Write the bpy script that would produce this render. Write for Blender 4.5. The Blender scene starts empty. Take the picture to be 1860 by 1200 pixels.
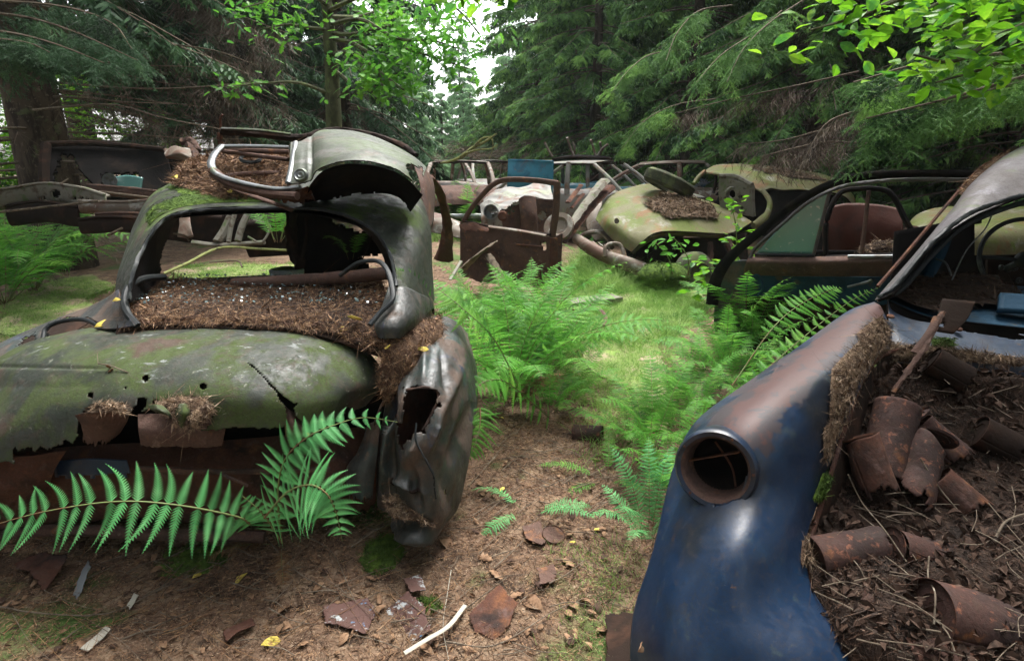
import bpy, bmesh, math, random
import numpy as np
from mathutils import Vector, Matrix, Euler
rng = np.random.default_rng(7)
random.seed(7)
C = bpy.context.scene.collection
# ------------------------------------------------------------------ camera, world, sun, exposure
PITCH = math.radians(16.7); CZ = 1.45; FP = 1033.33
sc = bpy.context.scene
cam_d = bpy.data.cameras.new('camera'); cam = bpy.data.objects.new('camera', cam_d); C.objects.link(cam)
cam.location = (0, 0, CZ); cam.rotation_euler = (math.pi/2 - PITCH, 0, 0)
cam_d.lens = 20; cam_d.sensor_width = 36; cam_d.clip_start = 0.05; cam_d.clip_end = 600
sc.camera = cam
SUN_EL = math.radians(66); SUN_AZ = math.radians(20)      # measured clockwise from +Y
w = bpy.data.worlds.new('World'); sc.world = w; w.use_nodes = True
nt = w.node_tree; nt.nodes.clear()
sky = nt.nodes.new('ShaderNodeTexSky'); sky.sky_type = 'NISHITA'; sky.sun_disc = False
sky.sun_elevation = SUN_EL; sky.sun_rotation = SUN_AZ; sky.air_density = 1.0; sky.dust_density = 4.0; sky.ozone_density = 1.0
hs = nt.nodes.new('ShaderNodeHueSaturation'); hs.inputs['Saturation'].default_value = 0.25
bg = nt.nodes.new('ShaderNodeBackground'); bg.inputs[1].default_value = 0.15
wo = nt.nodes.new('ShaderNodeOutputWorld')
nt.links.new(sky.outputs[0], hs.inputs['Color']); nt.links.new(hs.outputs[0], bg.inputs[0]); nt.links.new(bg.outputs[0], wo.inputs[0])
sd = bpy.data.lights.new('sun', 'SUN'); sd.energy = 1.1; sd.angle = math.radians(20); sd.color = (1.0, 0.97, 0.92)
so = bpy.data.objects.new('sun', sd); C.objects.link(so)
sv = Vector((math.sin(SUN_AZ)*math.cos(SUN_EL), math.cos(SUN_AZ)*math.cos(SUN_EL), math.sin(SUN_EL)))
so.rotation_euler = sv.to_track_quat('Z', 'Y').to_euler()
sc.view_settings.view_transform = 'Standard'; sc.view_settings.look = 'None'; sc.view_settings.gamma = 1
sc.view_settings.exposure = 2.3

# ------------------------------------------------------------------ helpers
def P(px, py, Y):
    dx = (px-930)/FP; v = (py-600)/FP
    dy = math.cos(PITCH) - v*math.sin(PITCH); dz = -math.sin(PITCH) - v*math.cos(PITCH)
    t = Y/dy
    return np.array((dx*t, Y, CZ+dz*t))
def G(px, py, z=0.0):
    dx = (px-930)/FP; v = (py-600)/FP
    dy = math.cos(PITCH) - v*math.sin(PITCH); dz = -math.sin(PITCH) - v*math.cos(PITCH)
    t = (z-CZ)/dz
    return np.array((dx*t, dy*t, z))
def unP(V):
    V = np.asarray(V); y = V[..., 1]; z = V[..., 2]-CZ
    f = y*math.cos(PITCH) - z*math.sin(PITCH); u = y*math.sin(PITCH) + z*math.cos(PITCH)
    return 930 + FP*V[..., 0]/f, 600 - FP*u/f
def cr(A, m):
    A = np.asarray(A, float); n = len(A)
    if n == 2: 
        t = np.linspace(0, 1, m).reshape((-1,)+(1,)*(A.ndim-1)); return A[0]*(1-t)+A[1]*t
    E = np.concatenate([(2*A[0]-A[1])[None], A, (2*A[-1]-A[-2])[None]])
    t = np.linspace(0, n-1-1e-9, m); i = t.astype(int); f = (t-i).reshape((-1,)+(1,)*(A.ndim-1))
    p0, p1, p2, p3 = E[i], E[i+1], E[i+2], E[i+3]
    return 0.5*(2*p1+(p2-p0)*f+(2*p0-5*p1+4*p2-p3)*f*f+(3*p1-p0-3*p2+p3)*f**3)
def surf(grid, nu, nv):
    """grid rows x cols of (px,py,Y) or world points -> (nu,nv,3)"""
    g = np.array([[P(*p) for p in row] for row in grid])
    return np.swapaxes(cr(np.swapaxes(cr(g, nu), 0, 1), nv), 0, 1)
_K = [(np.random.default_rng(k).normal(size=(8, 3)), np.random.default_rng(k+50).uniform(0, 6.28, 8)) for k in range(12)]
def wob(p, f, k=0):
    K, ph = _K[k]; return np.sin((np.asarray(p) @ (K.T*f))+ph).sum(-1)/8**.5*0.7
def fbm(p, f, k=0, o=3):
    s = 0
    for i in range(o): s = s + wob(p, f*2.1**i, (k+i) % 12)*0.5**i
    return s
def gnorm(S):
    a = np.gradient(S, axis=0); b = np.gradient(S, axis=1); n = np.cross(a, b); l = np.linalg.norm(n, axis=-1, keepdims=True)
    return n/np.maximum(l, 1e-9)
def mk_mesh(name, V, F, smooth=True):
    """V (N,3), F (M,k) uniform or list of lists"""
    me = bpy.data.meshes.new(name); V = np.asarray(V, np.float32)
    if isinstance(F, np.ndarray):
        M, k = F.shape
        me.vertices.add(len(V)); me.vertices.foreach_set('co', V.ravel())
        me.loops.add(M*k); me.loops.foreach_set('vertex_index', F.astype(np.int32).ravel())
        me.polygons.add(M); me.polygons.foreach_set('loop_start', np.arange(0, M*k, k, dtype=np.int32))
        me.polygons.foreach_set('loop_total', np.full(M, k, np.int32))
        me.update(calc_edges=True); me.validate()
    else:
        me.from_pydata(V.tolist(), [], F); me.update()
    me.polygons.foreach_set('use_smooth', np.full(len(me.polygons), smooth)); me.update()
    return me
def grid_faces(nu, nv, off=0):
    i, j = np.meshgrid(np.arange(nu-1), np.arange(nv-1), indexing='ij'); a = (i*nv+j).ravel()+off
    return np.stack([a, a+1, a+nv+1, a+nv], 1)
class MB:
    def __init__(s): s.V = []; s.F = []; s.n = 0
    def add(s, V, F):
        V = np.asarray(V, float).reshape(-1, 3)
        s.V.append(V)
        for f in (F.tolist() if isinstance(F, np.ndarray) else F): s.F.append([i+s.n for i in f])
        s.n += len(V); return s
    def box(s, c, size, R=None):
        x, y, z = [q/2 for q in size]
        V = np.array([(-x,-y,-z),(x,-y,-z),(x,y,-z),(-x,y,-z),(-x,-y,z),(x,-y,z),(x,y,z),(-x,y,z)])
        if R is not None: V = V @ np.array(R).T
        return s.add(V+np.array(c), [[0,3,2,1],[4,5,6,7],[0,1,5,4],[1,2,6,5],[2,3,7,6],[3,0,4,7]])
    def bar(s, a, b, wd, th, up=(0,0,1)):
        a = np.array(a, float); b = np.array(b, float); d = b-a; L = np.linalg.norm(d); d /= L
        u = np.array(up, float); sd_ = np.cross(d, u); 
        if np.linalg.norm(sd_) < 1e-3: sd_ = np.cross(d, (1,0,0))
        sd_ /= np.linalg.norm(sd_); u = np.cross(sd_, d)
        return s.box((a+b)/2, (L, wd, th), np.stack([d, sd_, u], 1))
    def tube(s, pts, r, seg=8, m=None, flat=1.0, upv=(0,0,1), caps=True, rough=0.0):
        pts = np.asarray(pts, float); r = np.asarray(r if np.ndim(r) else [r]*len(pts), float)
        if m: pts, r = cr(pts, m), cr(r, m)
        d = np.gradient(pts, axis=0); d /= np.linalg.norm(d, axis=1, keepdims=True)+1e-9
        u = np.array(upv, float); a = np.cross(d, u); l = np.linalg.norm(a, axis=1, keepdims=True)
        a = np.where(l < 1e-2, np.array([1.0, 0, 0]), a/np.maximum(l, 1e-9)); b = np.cross(a, d)
        th = np.linspace(0, 2*np.pi, seg, endpoint=False)
        V = pts[:, None]+r[:, None, None]*(np.cos(th)[None, :, None]*a[:, None]+flat*np.sin(th)[None, :, None]*b[:, None])
        if rough: V = V+rough*rng.normal(size=V.shape)
        n = len(pts); F = []
        for i in range(n-1):
            for j in range(seg): F.append([i*seg+j, i*seg+(j+1) % seg, (i+1)*seg+(j+1) % seg, (i+1)*seg+j])
        if caps: F += [list(range(seg))[::-1], [(n-1)*seg+j for j in range(seg)]]
        return s.add(V, F)
    def lathe(s, c, axis, prof, seg=40, up=(0,0,1), squash=1.0):
        c = np.array(c, float); ax = np.array(axis, float); ax /= np.linalg.norm(ax)
        a = np.cross(ax, up); a /= np.linalg.norm(a); b = np.cross(a, ax)
        th = np.linspace(0, 2*np.pi, seg, endpoint=False); V = []
        for (h, r) in prof:
            V.append(c+ax*h+r*(np.cos(th)[:, None]*a+squash*np.sin(th)[:, None]*b))
        n = len(prof); F = []
        for i in range(n-1):
            for j in range(seg): F.append([i*seg+j, i*seg+(j+1) % seg, (i+1)*seg+(j+1) % seg, (i+1)*seg+j])
        return s.add(np.concatenate(V), F)
    def sheet(s, S, mask=None):
        nu, nv = S.shape[:2]; F = grid_faces(nu, nv)
        if mask is not None: F = F[mask]
        return s.add(S.reshape(-1, 3), F)
def inst(tv, tf, R, T):
    """template verts (k,3), faces (m,4) ; R (N,3,3) ; T (N,3)"""
    V = np.einsum('nij,kj->nki', R, tv)+T[:, None]
    F = tf[None]+(np.arange(len(T))*len(tv))[:, None, None]
    return V.reshape(-1, 3), F.reshape(-1, tf.shape[1])
def frames(d, roll=None, up=(0, 0, 1)):
    d = d/np.linalg.norm(d, axis=1, keepdims=True); u = np.broadcast_to(np.array(up, float), d.shape)
    a = np.cross(u, d); l = np.linalg.norm(a, axis=1, keepdims=True); a = np.where(l < 1e-3, np.array([0, 1.0, 0]), a/np.maximum(l, 1e-6))
    b = np.cross(d, a)
    if roll is not None:
        c, s_ = np.cos(roll)[:, None], np.sin(roll)[:, None]; a, b = a*c+b*s_, b*c-a*s_
    return np.stack([d, a, b], 2)
def tag(o, label=None, cat=None, group=None, kind=None):
    if label: o['label'] = label
    if cat: o['category'] = cat
    if group: o['group'] = group
    if kind: o['kind'] = kind
    return o
def thing(name, label, cat, loc=(0, 0, 0), group=None, kind=None):
    o = bpy.data.objects.new(name, None); C.objects.link(o); o.location = [float(q) for q in loc]; o.empty_display_size = .1
    return tag(o, label, cat, group, kind)
def put(name, me, mats, parent=None, label=None, thick=None, world=True, off=-1, rimmat=None):
    """world=True : vertices are world coords, shifted to the root's place"""
    o = bpy.data.objects.new(name, me); C.objects.link(o)
    for m_ in (mats if isinstance(mats, (list, tuple)) else [mats]): me.materials.append(m_)
    if parent is not None:
        o.parent = parent
        if world:
            r = parent; sh = Vector((0, 0, 0))
            while r is not None: sh = sh+r.location; r = r.parent
            me.transform(Matrix.Translation(-sh))
    if thick:
        md = o.modifiers.new('thick', 'SOLIDIFY'); md.thickness = thick; md.offset = off
        if isinstance(mats, (list, tuple)) and len(mats) > 1: md.material_offset = 1; md.material_offset_rim = 1
    if label: o['label'] = label
    return o
def build(mb, name, mats, parent=None, **k):
    sm = k.pop('smooth', True)
    if k.pop('split', False) and len(mb.V) > 1:
        n = 0
        for i, v in enumerate(mb.V):
            q = MB(); q.V = [v]; q.F = [[a-n for a in f] for f in mb.F if n <= f[0] < n+len(v)]; n += len(v); o = build(q, name, mats, parent, smooth=sm, **k)
        return o
    o = put(name, mk_mesh(name, np.concatenate(mb.V), mb.F, sm), mats, parent, **k)
    if sm:
        try: o.data.set_sharp_from_angle(angle=math.radians(42))
        except Exception: pass
    return o
def sheet(name, S, mats, parent=None, mask=None, thick=.003, **k):
    """smooth panel from a resampled surface, faces pointing so that normal faces the outside (+ = towards grid cross)"""
    nu, nv = S.shape[:2]; F = grid_faces(nu, nv)
    if mask is not None: F = F[mask(S, nu, nv)]
    V0 = S.reshape(-1, 3); q = V0[F]; nn_ = np.cross(q[:, 2]-q[:, 0], q[:, 3]-q[:, 1]); c_ = q.mean(1)
    wd = k.get('world', True); out = k.pop('out', None); ref = (c_-np.asarray(out)) if out is not None else (np.array((0, 0, CZ+(1.2 if c_[:, 2].mean() > 1.0 else .3)))-c_) if wd else (c_-np.array((0, 0, .4)))
    if len(F) and (nn_*ref).sum() < 0: F = F[:, ::-1]
    me = mk_mesh(name, S.reshape(-1, 3), F)
    return put(name, me, mats, parent, thick=thick, **k)
def cen(S):
    c = (S[:-1, :-1]+S[1:, :-1]+S[:-1, 1:]+S[1:, 1:])/4
    return c.reshape(-1, 3)
def noise1(n, k, amp, seed=0):
    """1-D jagged profile, n samples with k knots"""
    r = np.random.default_rng(seed); x = np.linspace(0, 1, n)
    y = np.interp(x, np.linspace(0, 1, k), r.uniform(-1, 1, k))+.45*np.interp(x, np.linspace(0, 1, k*4), r.uniform(-1, 1, k*4))
    return y*amp
def inpoly(px, py, poly):
    inside = np.zeros(px.shape, bool); n = len(poly)
    for i in range(n):
        x1, y1 = poly[i]; x2, y2 = poly[(i+1) % n]
        c = ((y1 > py) != (y2 > py)) & (px < (x2-x1)*(py-y1)/((y2-y1) if y2 != y1 else 1e-9)+x1); inside ^= c
    return inside
def cut(polys=(), circles=(), ragged=0, edge=0, seed=0):
    """mask keeping faces outside hand-drawn holes and with ragged borders (fractions of the grid)"""
    def f(S, nu, nv):
        c = cen(S); px, py = unP(c); keep = np.ones(len(c), bool)
        rg = ragged*fbm(c, 60, 3, 3) if ragged else 0
        for p in polys: keep &= ~inpoly(px+rg, py+rg, p)
        for (x, y, r) in circles: keep &= ((px-x)**2+(py-y)**2) > (r+(rg*0.3 if ragged else 0))**2
        if edge:
            u, v = np.meshgrid(np.arange(nu-1), np.arange(nv-1), indexing='ij')
            jb = edge*(1+noise1(nv-1, 26, 1, seed)); keep &= ~((u > nu-2-jb[None, :]).ravel())
        return keep
    return f

# ------------------------------------------------------------------ materials
def mat(name, base, layers=(), rough=.7, metal=0.0, bump=(), coat=0.0, trans=0.0, spec=.18, fine=None, wear=None, grit=0):
    """layers: (colour, scale, lo, hi, up, rough) ; up 0..1 keeps it to faces that look up"""
    m = bpy.data.materials.new(name); m.use_nodes = True; t = m.node_tree; N, L = t.nodes, t.links
    b = N['Principled BSDF']; b.inputs['Metallic'].default_value = metal
    if 'Specular IOR Level' in b.inputs: b.inputs['Specular IOR Level'].default_value = spec
    if coat and 'Coat Weight' in b.inputs: b.inputs['Coat Weight'].default_value = coat; b.inputs['Coat Roughness'].default_value = .12
    tc = N.new('ShaderNodeTexCoord'); geo = N.new('ShaderNodeNewGeometry'); oi = N.new('ShaderNodeObjectInfo')
    def noise(scale, det=8, ro=.62, off=0, dist=.4, stretch=None):
        n = N.new('ShaderNodeTexNoise'); n.inputs['Scale'].default_value = scale; n.inputs['Detail'].default_value = det
        n.inputs['Roughness'].default_value = ro; n.inputs['Distortion'].default_value = dist
        mp = N.new('ShaderNodeMapping'); mp.inputs['Location'].default_value = (off, off*.7, off*1.3)
        if stretch: mp.inputs['Scale'].default_value = stretch
        L.new(tc.outputs['Object'], mp.inputs['Vector']); L.new(mp.outputs[0], n.inputs['Vector']); return n.outputs['Fac']
    def mix(f, a, b_):
        x = N.new('ShaderNodeMix'); x.data_type = 'RGBA'
        L.new(f, x.inputs[0]) if hasattr(f, 'links') else setattr(x.inputs[0], 'default_value', f)
        for s_, v in ((x.inputs[6], a), (x.inputs[7], b_)):
            if hasattr(v, 'links'): L.new(v, s_)
            else: s_.default_value = (*v, 1)
        return x.outputs[2]
    def ramp(f, lo, hi):
        r = N.new('ShaderNodeMapRange'); r.interpolation_type = 'SMOOTHSTEP'; r.inputs[1].default_value = lo; r.inputs[2].default_value = hi
        L.new(f, r.inputs[0]); return r.outputs[0]
    def mul(a, b_, op='MULTIPLY'):
        x = N.new('ShaderNodeMath'); x.operation = op
        for s_, v in ((x.inputs[0], a), (x.inputs[1], b_)):
            if hasattr(v, 'links'): L.new(v, s_)
            else: s_.default_value = v
        return x.outputs[0]
    col = base; rv = rough
    if fine:   # (colour, scale, amount) per-piece speckle
        col = mix(mul(ramp(noise(fine[1], 2), .3, .7), fine[2]), base, fine[0])
    for i, ly in enumerate(layers):
        c, s_, lo, hi = ly[:4]; up = ly[4] if len(ly) > 4 else 0; lr = ly[5] if len(ly) > 5 else None; st = ly[6] if len(ly) > 6 else None
        f = ramp(noise(s_, off=3.7*i+hash_(name), stretch=st), lo, hi)
        if up:
            sx = N.new('ShaderNodeSeparateXYZ'); L.new(geo.outputs['Normal'], sx.inputs[0]); f = mul(f, ramp(sx.outputs[2], up[0], up[1]))
        col = mix(f, col, c)
        if lr is not None:
            x = N.new('ShaderNodeMix'); L.new(f, x.inputs[0])
            if hasattr(rv, 'links'): L.new(rv, x.inputs[2])
            else: x.inputs[2].default_value = rv
            x.inputs[3].default_value = lr; rv = x.outputs[0]
    if grit:   # fine dirt, pits and scratches
        f = mul(ramp(noise(150, 5, .75, 11), .42, .62), .55*grit); col = mix(f, col, (.022, .017, .013))
        f = mul(ramp(noise(55, 9, .8, 23), .56, .66), .5*grit); col = mix(f, col, (.085, .07, .052))
        f = mul(ramp(noise(16, 10, .8, 31, 1.5), .52, .60), .6*grit); col = mix(f, col, (.05, .035, .025))
        x = N.new('ShaderNodeMath'); x.operation = 'ADD'; x.use_clamp = True; L.new(rv, x.inputs[0]) if hasattr(rv, 'links') else setattr(x.inputs[0], 'default_value', rv)
        L.new(mul(ramp(noise(28, 8, .75, 41), .4, .65), .3*grit), x.inputs[1]); rv = x.outputs[0]
    if wear:   # paint rubbed through where the panel's 'wear' attribute says
        at = N.new('ShaderNodeAttribute'); at.attribute_name = 'wear'
        for j, (c, th_) in enumerate(wear):
            s_ = mul(at.outputs['Fac'], mul(mul(noise(7+9*j, 10, .7, 5+j), .5, 'SUBTRACT'), 2.6), 'ADD'); f = ramp(s_, th_, th_+.16); col = mix(f, col, c)
            x = N.new('ShaderNodeMix'); L.new(f, x.inputs[0]); L.new(rv, x.inputs[2]) if hasattr(rv, 'links') else setattr(x.inputs[2], 'default_value', rv); x.inputs[3].default_value = .62; rv = x.outputs[0]
    if hasattr(col, 'links'): L.new(col, b.inputs['Base Color'])
    else: b.inputs['Base Color'].default_value = (*col, 1)
    if hasattr(rv, 'links'): L.new(rv, b.inputs['Roughness'])
    else: b.inputs['Roughness'].default_value = rv
    prev = None
    for (s_, st) in bump:
        bp = N.new('ShaderNodeBump'); bp.inputs['Strength'].default_value = st; bp.inputs['Distance'].default_value = .3/s_
        L.new(noise(s_, 6), bp.inputs['Height'])
        if prev: L.new(prev, bp.inputs['Normal'])
        prev = bp.outputs[0]
    if prev: L.new(prev, b.inputs['Normal'])
    if trans:   # thin leaves let light through
        tr = N.new('ShaderNodeBsdfTranslucent'); ms = N.new('ShaderNodeMixShader'); ms.inputs[0].default_value = trans
        if hasattr(col, 'links'): L.new(col, tr.inputs[0])
        else: tr.inputs[0].default_value = (*col, 1)
        L.new(b.outputs[0], ms.inputs[1]); L.new(tr.outputs[0], ms.inputs[2]); L.new(ms.outputs[0], N['Material Output'].inputs[0])
    return m
def hash_(s): return sum(ord(c)*(i+1) for i, c in enumerate(s)) % 97
RUST = (.085, .038, .026); RUST2 = (.18, .075, .035); RUSTP = (.11, .065, .055); SOIL = (.10, .062, .038)
M = {}
M['rust'] = mat('rust', RUST, [(RUST2, 9, .52, .7), ((.03, .02, .018), 5, .5, .68), (RUSTP, 22, .55, .7)], .85, bump=[(140, .4), (40, .35), (9, .3)], grit=.6)
M['rust_brown'] = mat('rust_brown', (.10, .058, .045), [((.055, .035, .03), 6, .48, .66), ((.19, .09, .045), 13, .56, .7), ((.16, .11, .09), 25, .58, .7)], .8, bump=[(140, .4), (50, .3), (7, .3)], grit=.6)
M['rust_dark'] = mat('rust_dark', (.020, .013, .010), [((.05, .026, .017), 7, .5, .7), ((.012, .01, .01), 3, .5, .7)], .88, bump=[(30, .4)], spec=.08)
M['rust_can'] = mat('rust_can', (.062, .032, .026), [((.17, .07, .028), 11, .60, .70), ((.035, .022, .020), 6, .42, .6), ((.18, .075, .045), 40, .55, .66)], .7, bump=[(160, .5), (60, .4), (12, .25)], grit=.7)
M['black'] = mat('black', (.009, .008, .008), [((.022, .016, .013), 6, .5, .7)], .85, bump=[(20, .3)], spec=.06)
M['lid'] = mat('lid_paint', (.016, .024, .014), [((.030, .036, .028), 3.2, .5, .62), ((.040, .062, .012), 5, .42, .58, None, .8), ((.19, .21, .20), 12, .6, .68, (.75, .97), .55, (1, 2.6, 1)), ((.06, .038, .026), 6, .56, .68, None, .8), ((.15, .16, .12), 40, .62, .70, None, .8)], .46, bump=[(160, .25), (45, .2), (5, .12)], spec=.38, grit=.9)
M['green'] = mat('green_paint', (.018, .026, .017), [((.055, .095, .015), 3.4, .46, .6, (.35, .8), .85), ((.085, .098, .078), 8, .57, .68, None, .4, (1, 1, .35)), ((.06, .04, .03), 6, .58, .68), ((.02, .025, .022), 14, .6, .7)], .5, bump=[(160, .25), (50, .2), (6, .15)], spec=.3, grit=.9)
M['door_green'] = mat('door_green_paint', (.040, .052, .032), [((.045, .072, .018), 4, .43, .58), ((.11, .11, .095), 10, .55, .68, None, .35, (.4, 1, 1)), ((.10, .07, .05), 7, .6, .7)], .45, bump=[(150, .2), (50, .12)], spec=.32, grit=.9)
M['fender'] = mat('fender_paint', (.022, .027, .024), [((.015, .035, .032), 4, .5, .6), ((.085, .055, .038), 6, .46, .6, None, .75), ((.03, .04, .07), 7, .58, .66, None, .35), ((.10, .065, .04), 30, .6, .7)], .42, bump=[(160, .25), (50, .2), (9, .25)], spec=.6, grit=.9)
M['navy'] = mat('navy_paint', (.003, .019, .052), [((.006, .032, .075), 5, .5, .7), ((.005, .010, .018), 3, .48, .66), ((.10, .05, .03), 55, .68, .74, None, .7), ((.03, .05, .06), 14, .6, .75, None, .4), ((.22, .17, .13), 120, .70, .75)], .34, bump=[(80, .08), (14, .06)], coat=0, spec=.5, grit=.5, wear=[((.026, .018, .021), .40), ((.058, .023, .019), .72)])
M['navy_worn'] = mat('navy_paint_worn', (.095, .085, .095), [((.15, .075, .06), 4.5, .47, .62, None, .6), ((.02, .045, .08), 9, .56, .66, None, .35), ((.05, .06, .085), 4, .5, .65), ((.12, .08, .05), 50, .62, .7)], .42, bump=[(70, .12)], spec=.5)
M['roof_grey'] = mat('grey_roof_paint', (.085, .076, .082), [((.07, .06, .06), 4, .45, .6, None, .6, (1, .5, 1)), ((.06, .08, .03), 6, .56, .66), ((.15, .14, .16), 10, .58, .7)], .5, bump=[(150, .2), (60, .15)], grit=.7, spec=.4)
M['cowl'] = mat('blue_grey_paint', (.022, .042, .075), [((.05, .068, .098), 4, .48, .66), ((.03, .05, .09), 7, .5, .7), ((.08, .055, .04), 22, .6, .68)], .42, bump=[(150, .15), (70, .1)], spec=.45, grit=.7)
M['yellow_green'] = mat('mossy_yellow_paint', (.13, .125, .06), [((.10, .13, .025), 2.3, .44, .6), ((.24, .235, .19), 4, .55, .7), ((.17, .09, .035), 3.5, .52, .66), ((.12, .17, .04), 10, .58, .7), ((.12, .085, .05), 20, .6, .68)], .65, bump=[(50, .3), (5, .15)], grit=.5)
M['blue'] = mat('blue_panel_paint', (.035, .16, .23), [((.07, .10, .13), 3, .55, .66), ((.02, .10, .16), 5, .5, .65), ((.16, .12, .1), 20, .66, .72)], .45, bump=[(60, .1)])
M['teal'] = mat('teal_paint', (.09, .22, .26), [((.36, .40, .40), 2, .48, .6), ((.14, .1, .06), 5, .58, .68), ((.05, .19, .29), 3, .55, .65)], .5, bump=[(40, .1)])
M['white'] = mat('weathered_white_paint', (.17, .165, .15), [((.14, .085, .06), 5, .5, .62), ((.22, .25, .17), 4, .53, .66), ((.08, .05, .04), 12, .6, .68)], .5, bump=[(40, .15)])
M['tan'] = mat('tan_paint', (.15, .12, .092), [((.12, .07, .05), 4, .48, .6), ((.32, .31, .27), 6, .55, .66)], .6, bump=[(40, .2)])
M['chrome'] = mat('dull_chrome', (.17, .18, .185), [((.10, .09, .08), 12, .5, .68), ((.09, .11, .07), 8, .52, .66)], .42, metal=.6, bump=[(50, .1)])
M['rubber'] = mat('rubber_seal', (.018, .021, .022), [((.05, .055, .05), 12, .52, .7)], .5, bump=[(60, .2)])
M['tyre'] = mat('mossy_tyre_rubber', (.045, .05, .03), [((.10, .12, .05), 5, .48, .62), ((.10, .08, .05), 16, .55, .68)], .85, bump=[(50, .4)])
M['glass'] = mat('broken_glass', (.10, .24, .22), [((.35, .45, .42), 30, .6, .7)], .18, spec=.9, coat=.4)
M['lining'] = mat('blue_door_lining', (.013, .045, .08), [((.01, .03, .05), 6, .48, .62), ((.06, .05, .04), 9, .6, .7)], .7, bump=[(30, .3), (120, .2)])
M['leather'] = mat('red_brown_leather', (.06, .018, .011), [((.03, .015, .012), 4, .45, .65)], .6, bump=[(30, .3)])
M['concrete'] = mat('corroded_casting', (.17, .16, .13), [((.09, .07, .05), 12, .5, .65), ((.10, .14, .06), 8, .55, .66)], .9, bump=[(40, .5)])
M['litter'] = mat('needle_litter_bed', (.085, .052, .034), [((.15, .095, .06), 30, .48, .62), ((.035, .022, .016), 14, .52, .66), ((.20, .14, .10), 90, .58, .7)], .95, bump=[(150, .9), (40, .7), (12, .4)])
M['litter_dark'] = mat('damp_litter_bed', (.03, .019, .014), [((.055, .036, .026), 30, .5, .66), ((.016, .012, .01), 12, .5, .64), ((.09, .065, .05), 110, .62, .7)], .9, bump=[(120, .9), (30, .8)])  # litter colour darkened to carry the shade of the engine bay
M['litter_tan'] = mat('pale_litter_bed', (.17, .115, .075), [((.26, .19, .13), 40, .5, .64), ((.08, .05, .035), 20, .52, .66)], .95, bump=[(150, .9), (40, .6)])
M['needle'] = mat('dry_needles', (.26, .155, .085), [((.10, .055, .035), 45, .44, .54), ((.42, .31, .20), 70, .57, .66)], .8)
M['needle_grey'] = mat('grey_brown_needles', (.24, .165, .105), [((.07, .045, .03), 45, .45, .55), ((.36, .28, .20), 60, .55, .64)], .8)
M['needle_dark'] = mat('dark_needles', (.07, .04, .026), [((.03, .02, .015), 45, .45, .55), ((.19, .14, .10), 60, .6, .68)], .8)
M['shards'] = mat('glass_crumbs', (.12, .17, .165), [((.06, .09, .09), 50, .45, .6)], .12, spec=1)
M['moss'] = mat('green_moss', (.055, .095, .018), [((.10, .16, .025), 25, .48, .62), ((.03, .055, .012), 14, .5, .65)], .95, bump=[(130, 1), (40, .6)])
M['twig'] = mat('dead_twig_bark', (.14, .11, .08), [((.06, .045, .032), 20, .5, .64), ((.26, .23, .18), 30, .58, .7)], .9)
M['lichen'] = mat('lichen_branch_bark', (.22, .24, .09), [((.10, .10, .05), 12, .5, .62)], .9)
M['bark'] = mat('spruce_bark', (.075, .055, .04), [((.035, .026, .02), 9, .46, .6, None, None, (1, 1, .3)), ((.09, .10, .05), 5, .58, .68), ((.14, .11, .085), 20, .57, .68)], .95, bump=[(25, .8), (70, .5)])
M['bark_smooth'] = mat('oak_bark', (.10, .105, .06), [((.05, .05, .03), 8, .48, .62, None, None, (1, 1, .3)), ((.14, .17, .07), 6, .55, .68)], .9, bump=[(30, .6)])
M['spruce'] = mat('spruce_needles', (.12, .25, .07), [((.24, .44, .10), 1.7, .48, .62), ((.035, .085, .032), 2.6, .47, .60), ((.26, .45, .10), 12, .6, .68)], .6, trans=.35)
M['spruce_far'] = mat('blue_spruce_needles', (.22, .38, .19), [((.32, .50, .24), 1.5, .5, .66), ((.14, .25, .13), 2.4, .5, .64)], .6, trans=.35)  # paler, greyer needles: the haze of distance is put into the colour
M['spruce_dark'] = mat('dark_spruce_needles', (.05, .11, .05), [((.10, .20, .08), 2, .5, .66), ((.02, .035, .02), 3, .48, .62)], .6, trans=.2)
M['dead'] = mat('dead_spruce_twigs', (.13, .10, .078), [((.24, .20, .15), 3, .5, .66), ((.03, .024, .02), 2, .5, .62)], .9)
M['fern'] = mat('fern_green', (.09, .28, .035), [((.19, .42, .06), 4, .5, .64), ((.045, .15, .03), 7, .5, .64), ((.30, .28, .06), 22, .66, .72)], .5, trans=.45)
M['fern_pale'] = mat('fern_blue_green', (.09, .32, .10), [((.16, .43, .16), 12, .48, .64), ((.06, .22, .07), 7, .52, .66), ((.30, .30, .08), 30, .66, .72)], .5, trans=.3)
M['fern_dead'] = mat('dead_fern_brown', (.16, .085, .04), [((.28, .18, .09), 12, .5, .64)], .85)
M['stalk'] = mat('fern_stalk', (.13, .17, .06), [((.14, .08, .04), 8, .5, .62)], .6)
M['grass'] = mat('grass_blades', (.19, .34, .07), [((.36, .50, .17), 3, .48, .62), ((.06, .17, .03), 9, .5, .64)], .6, trans=.4)
M['leafy'] = mat('broad_leaf_green', (.09, .27, .03), [((.17, .40, .04), 1.6, .5, .64), ((.04, .14, .03), 3, .5, .64)], .45, trans=.5)
M['leafy_bright'] = mat('bright_leaf_green', (.13, .34, .015), [((.24, .46, .03), 6, .5, .6), ((.05, .17, .03), 9, .5, .6)], .4, trans=.5)
M['leaf_yellow'] = mat('fallen_leaf_yellow', (.60, .48, .10), [((.35, .22, .07), 30, .52, .66)], .6, trans=.15)
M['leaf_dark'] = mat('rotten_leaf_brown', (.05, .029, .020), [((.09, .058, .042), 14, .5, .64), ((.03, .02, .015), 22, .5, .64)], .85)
M['leaf_brown'] = mat('fallen_leaf_tan', (.24, .145, .085), [((.13, .07, .04), 8, .45, .6), ((.36, .27, .19), 14, .58, .68)], .8, trans=.1)
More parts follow.
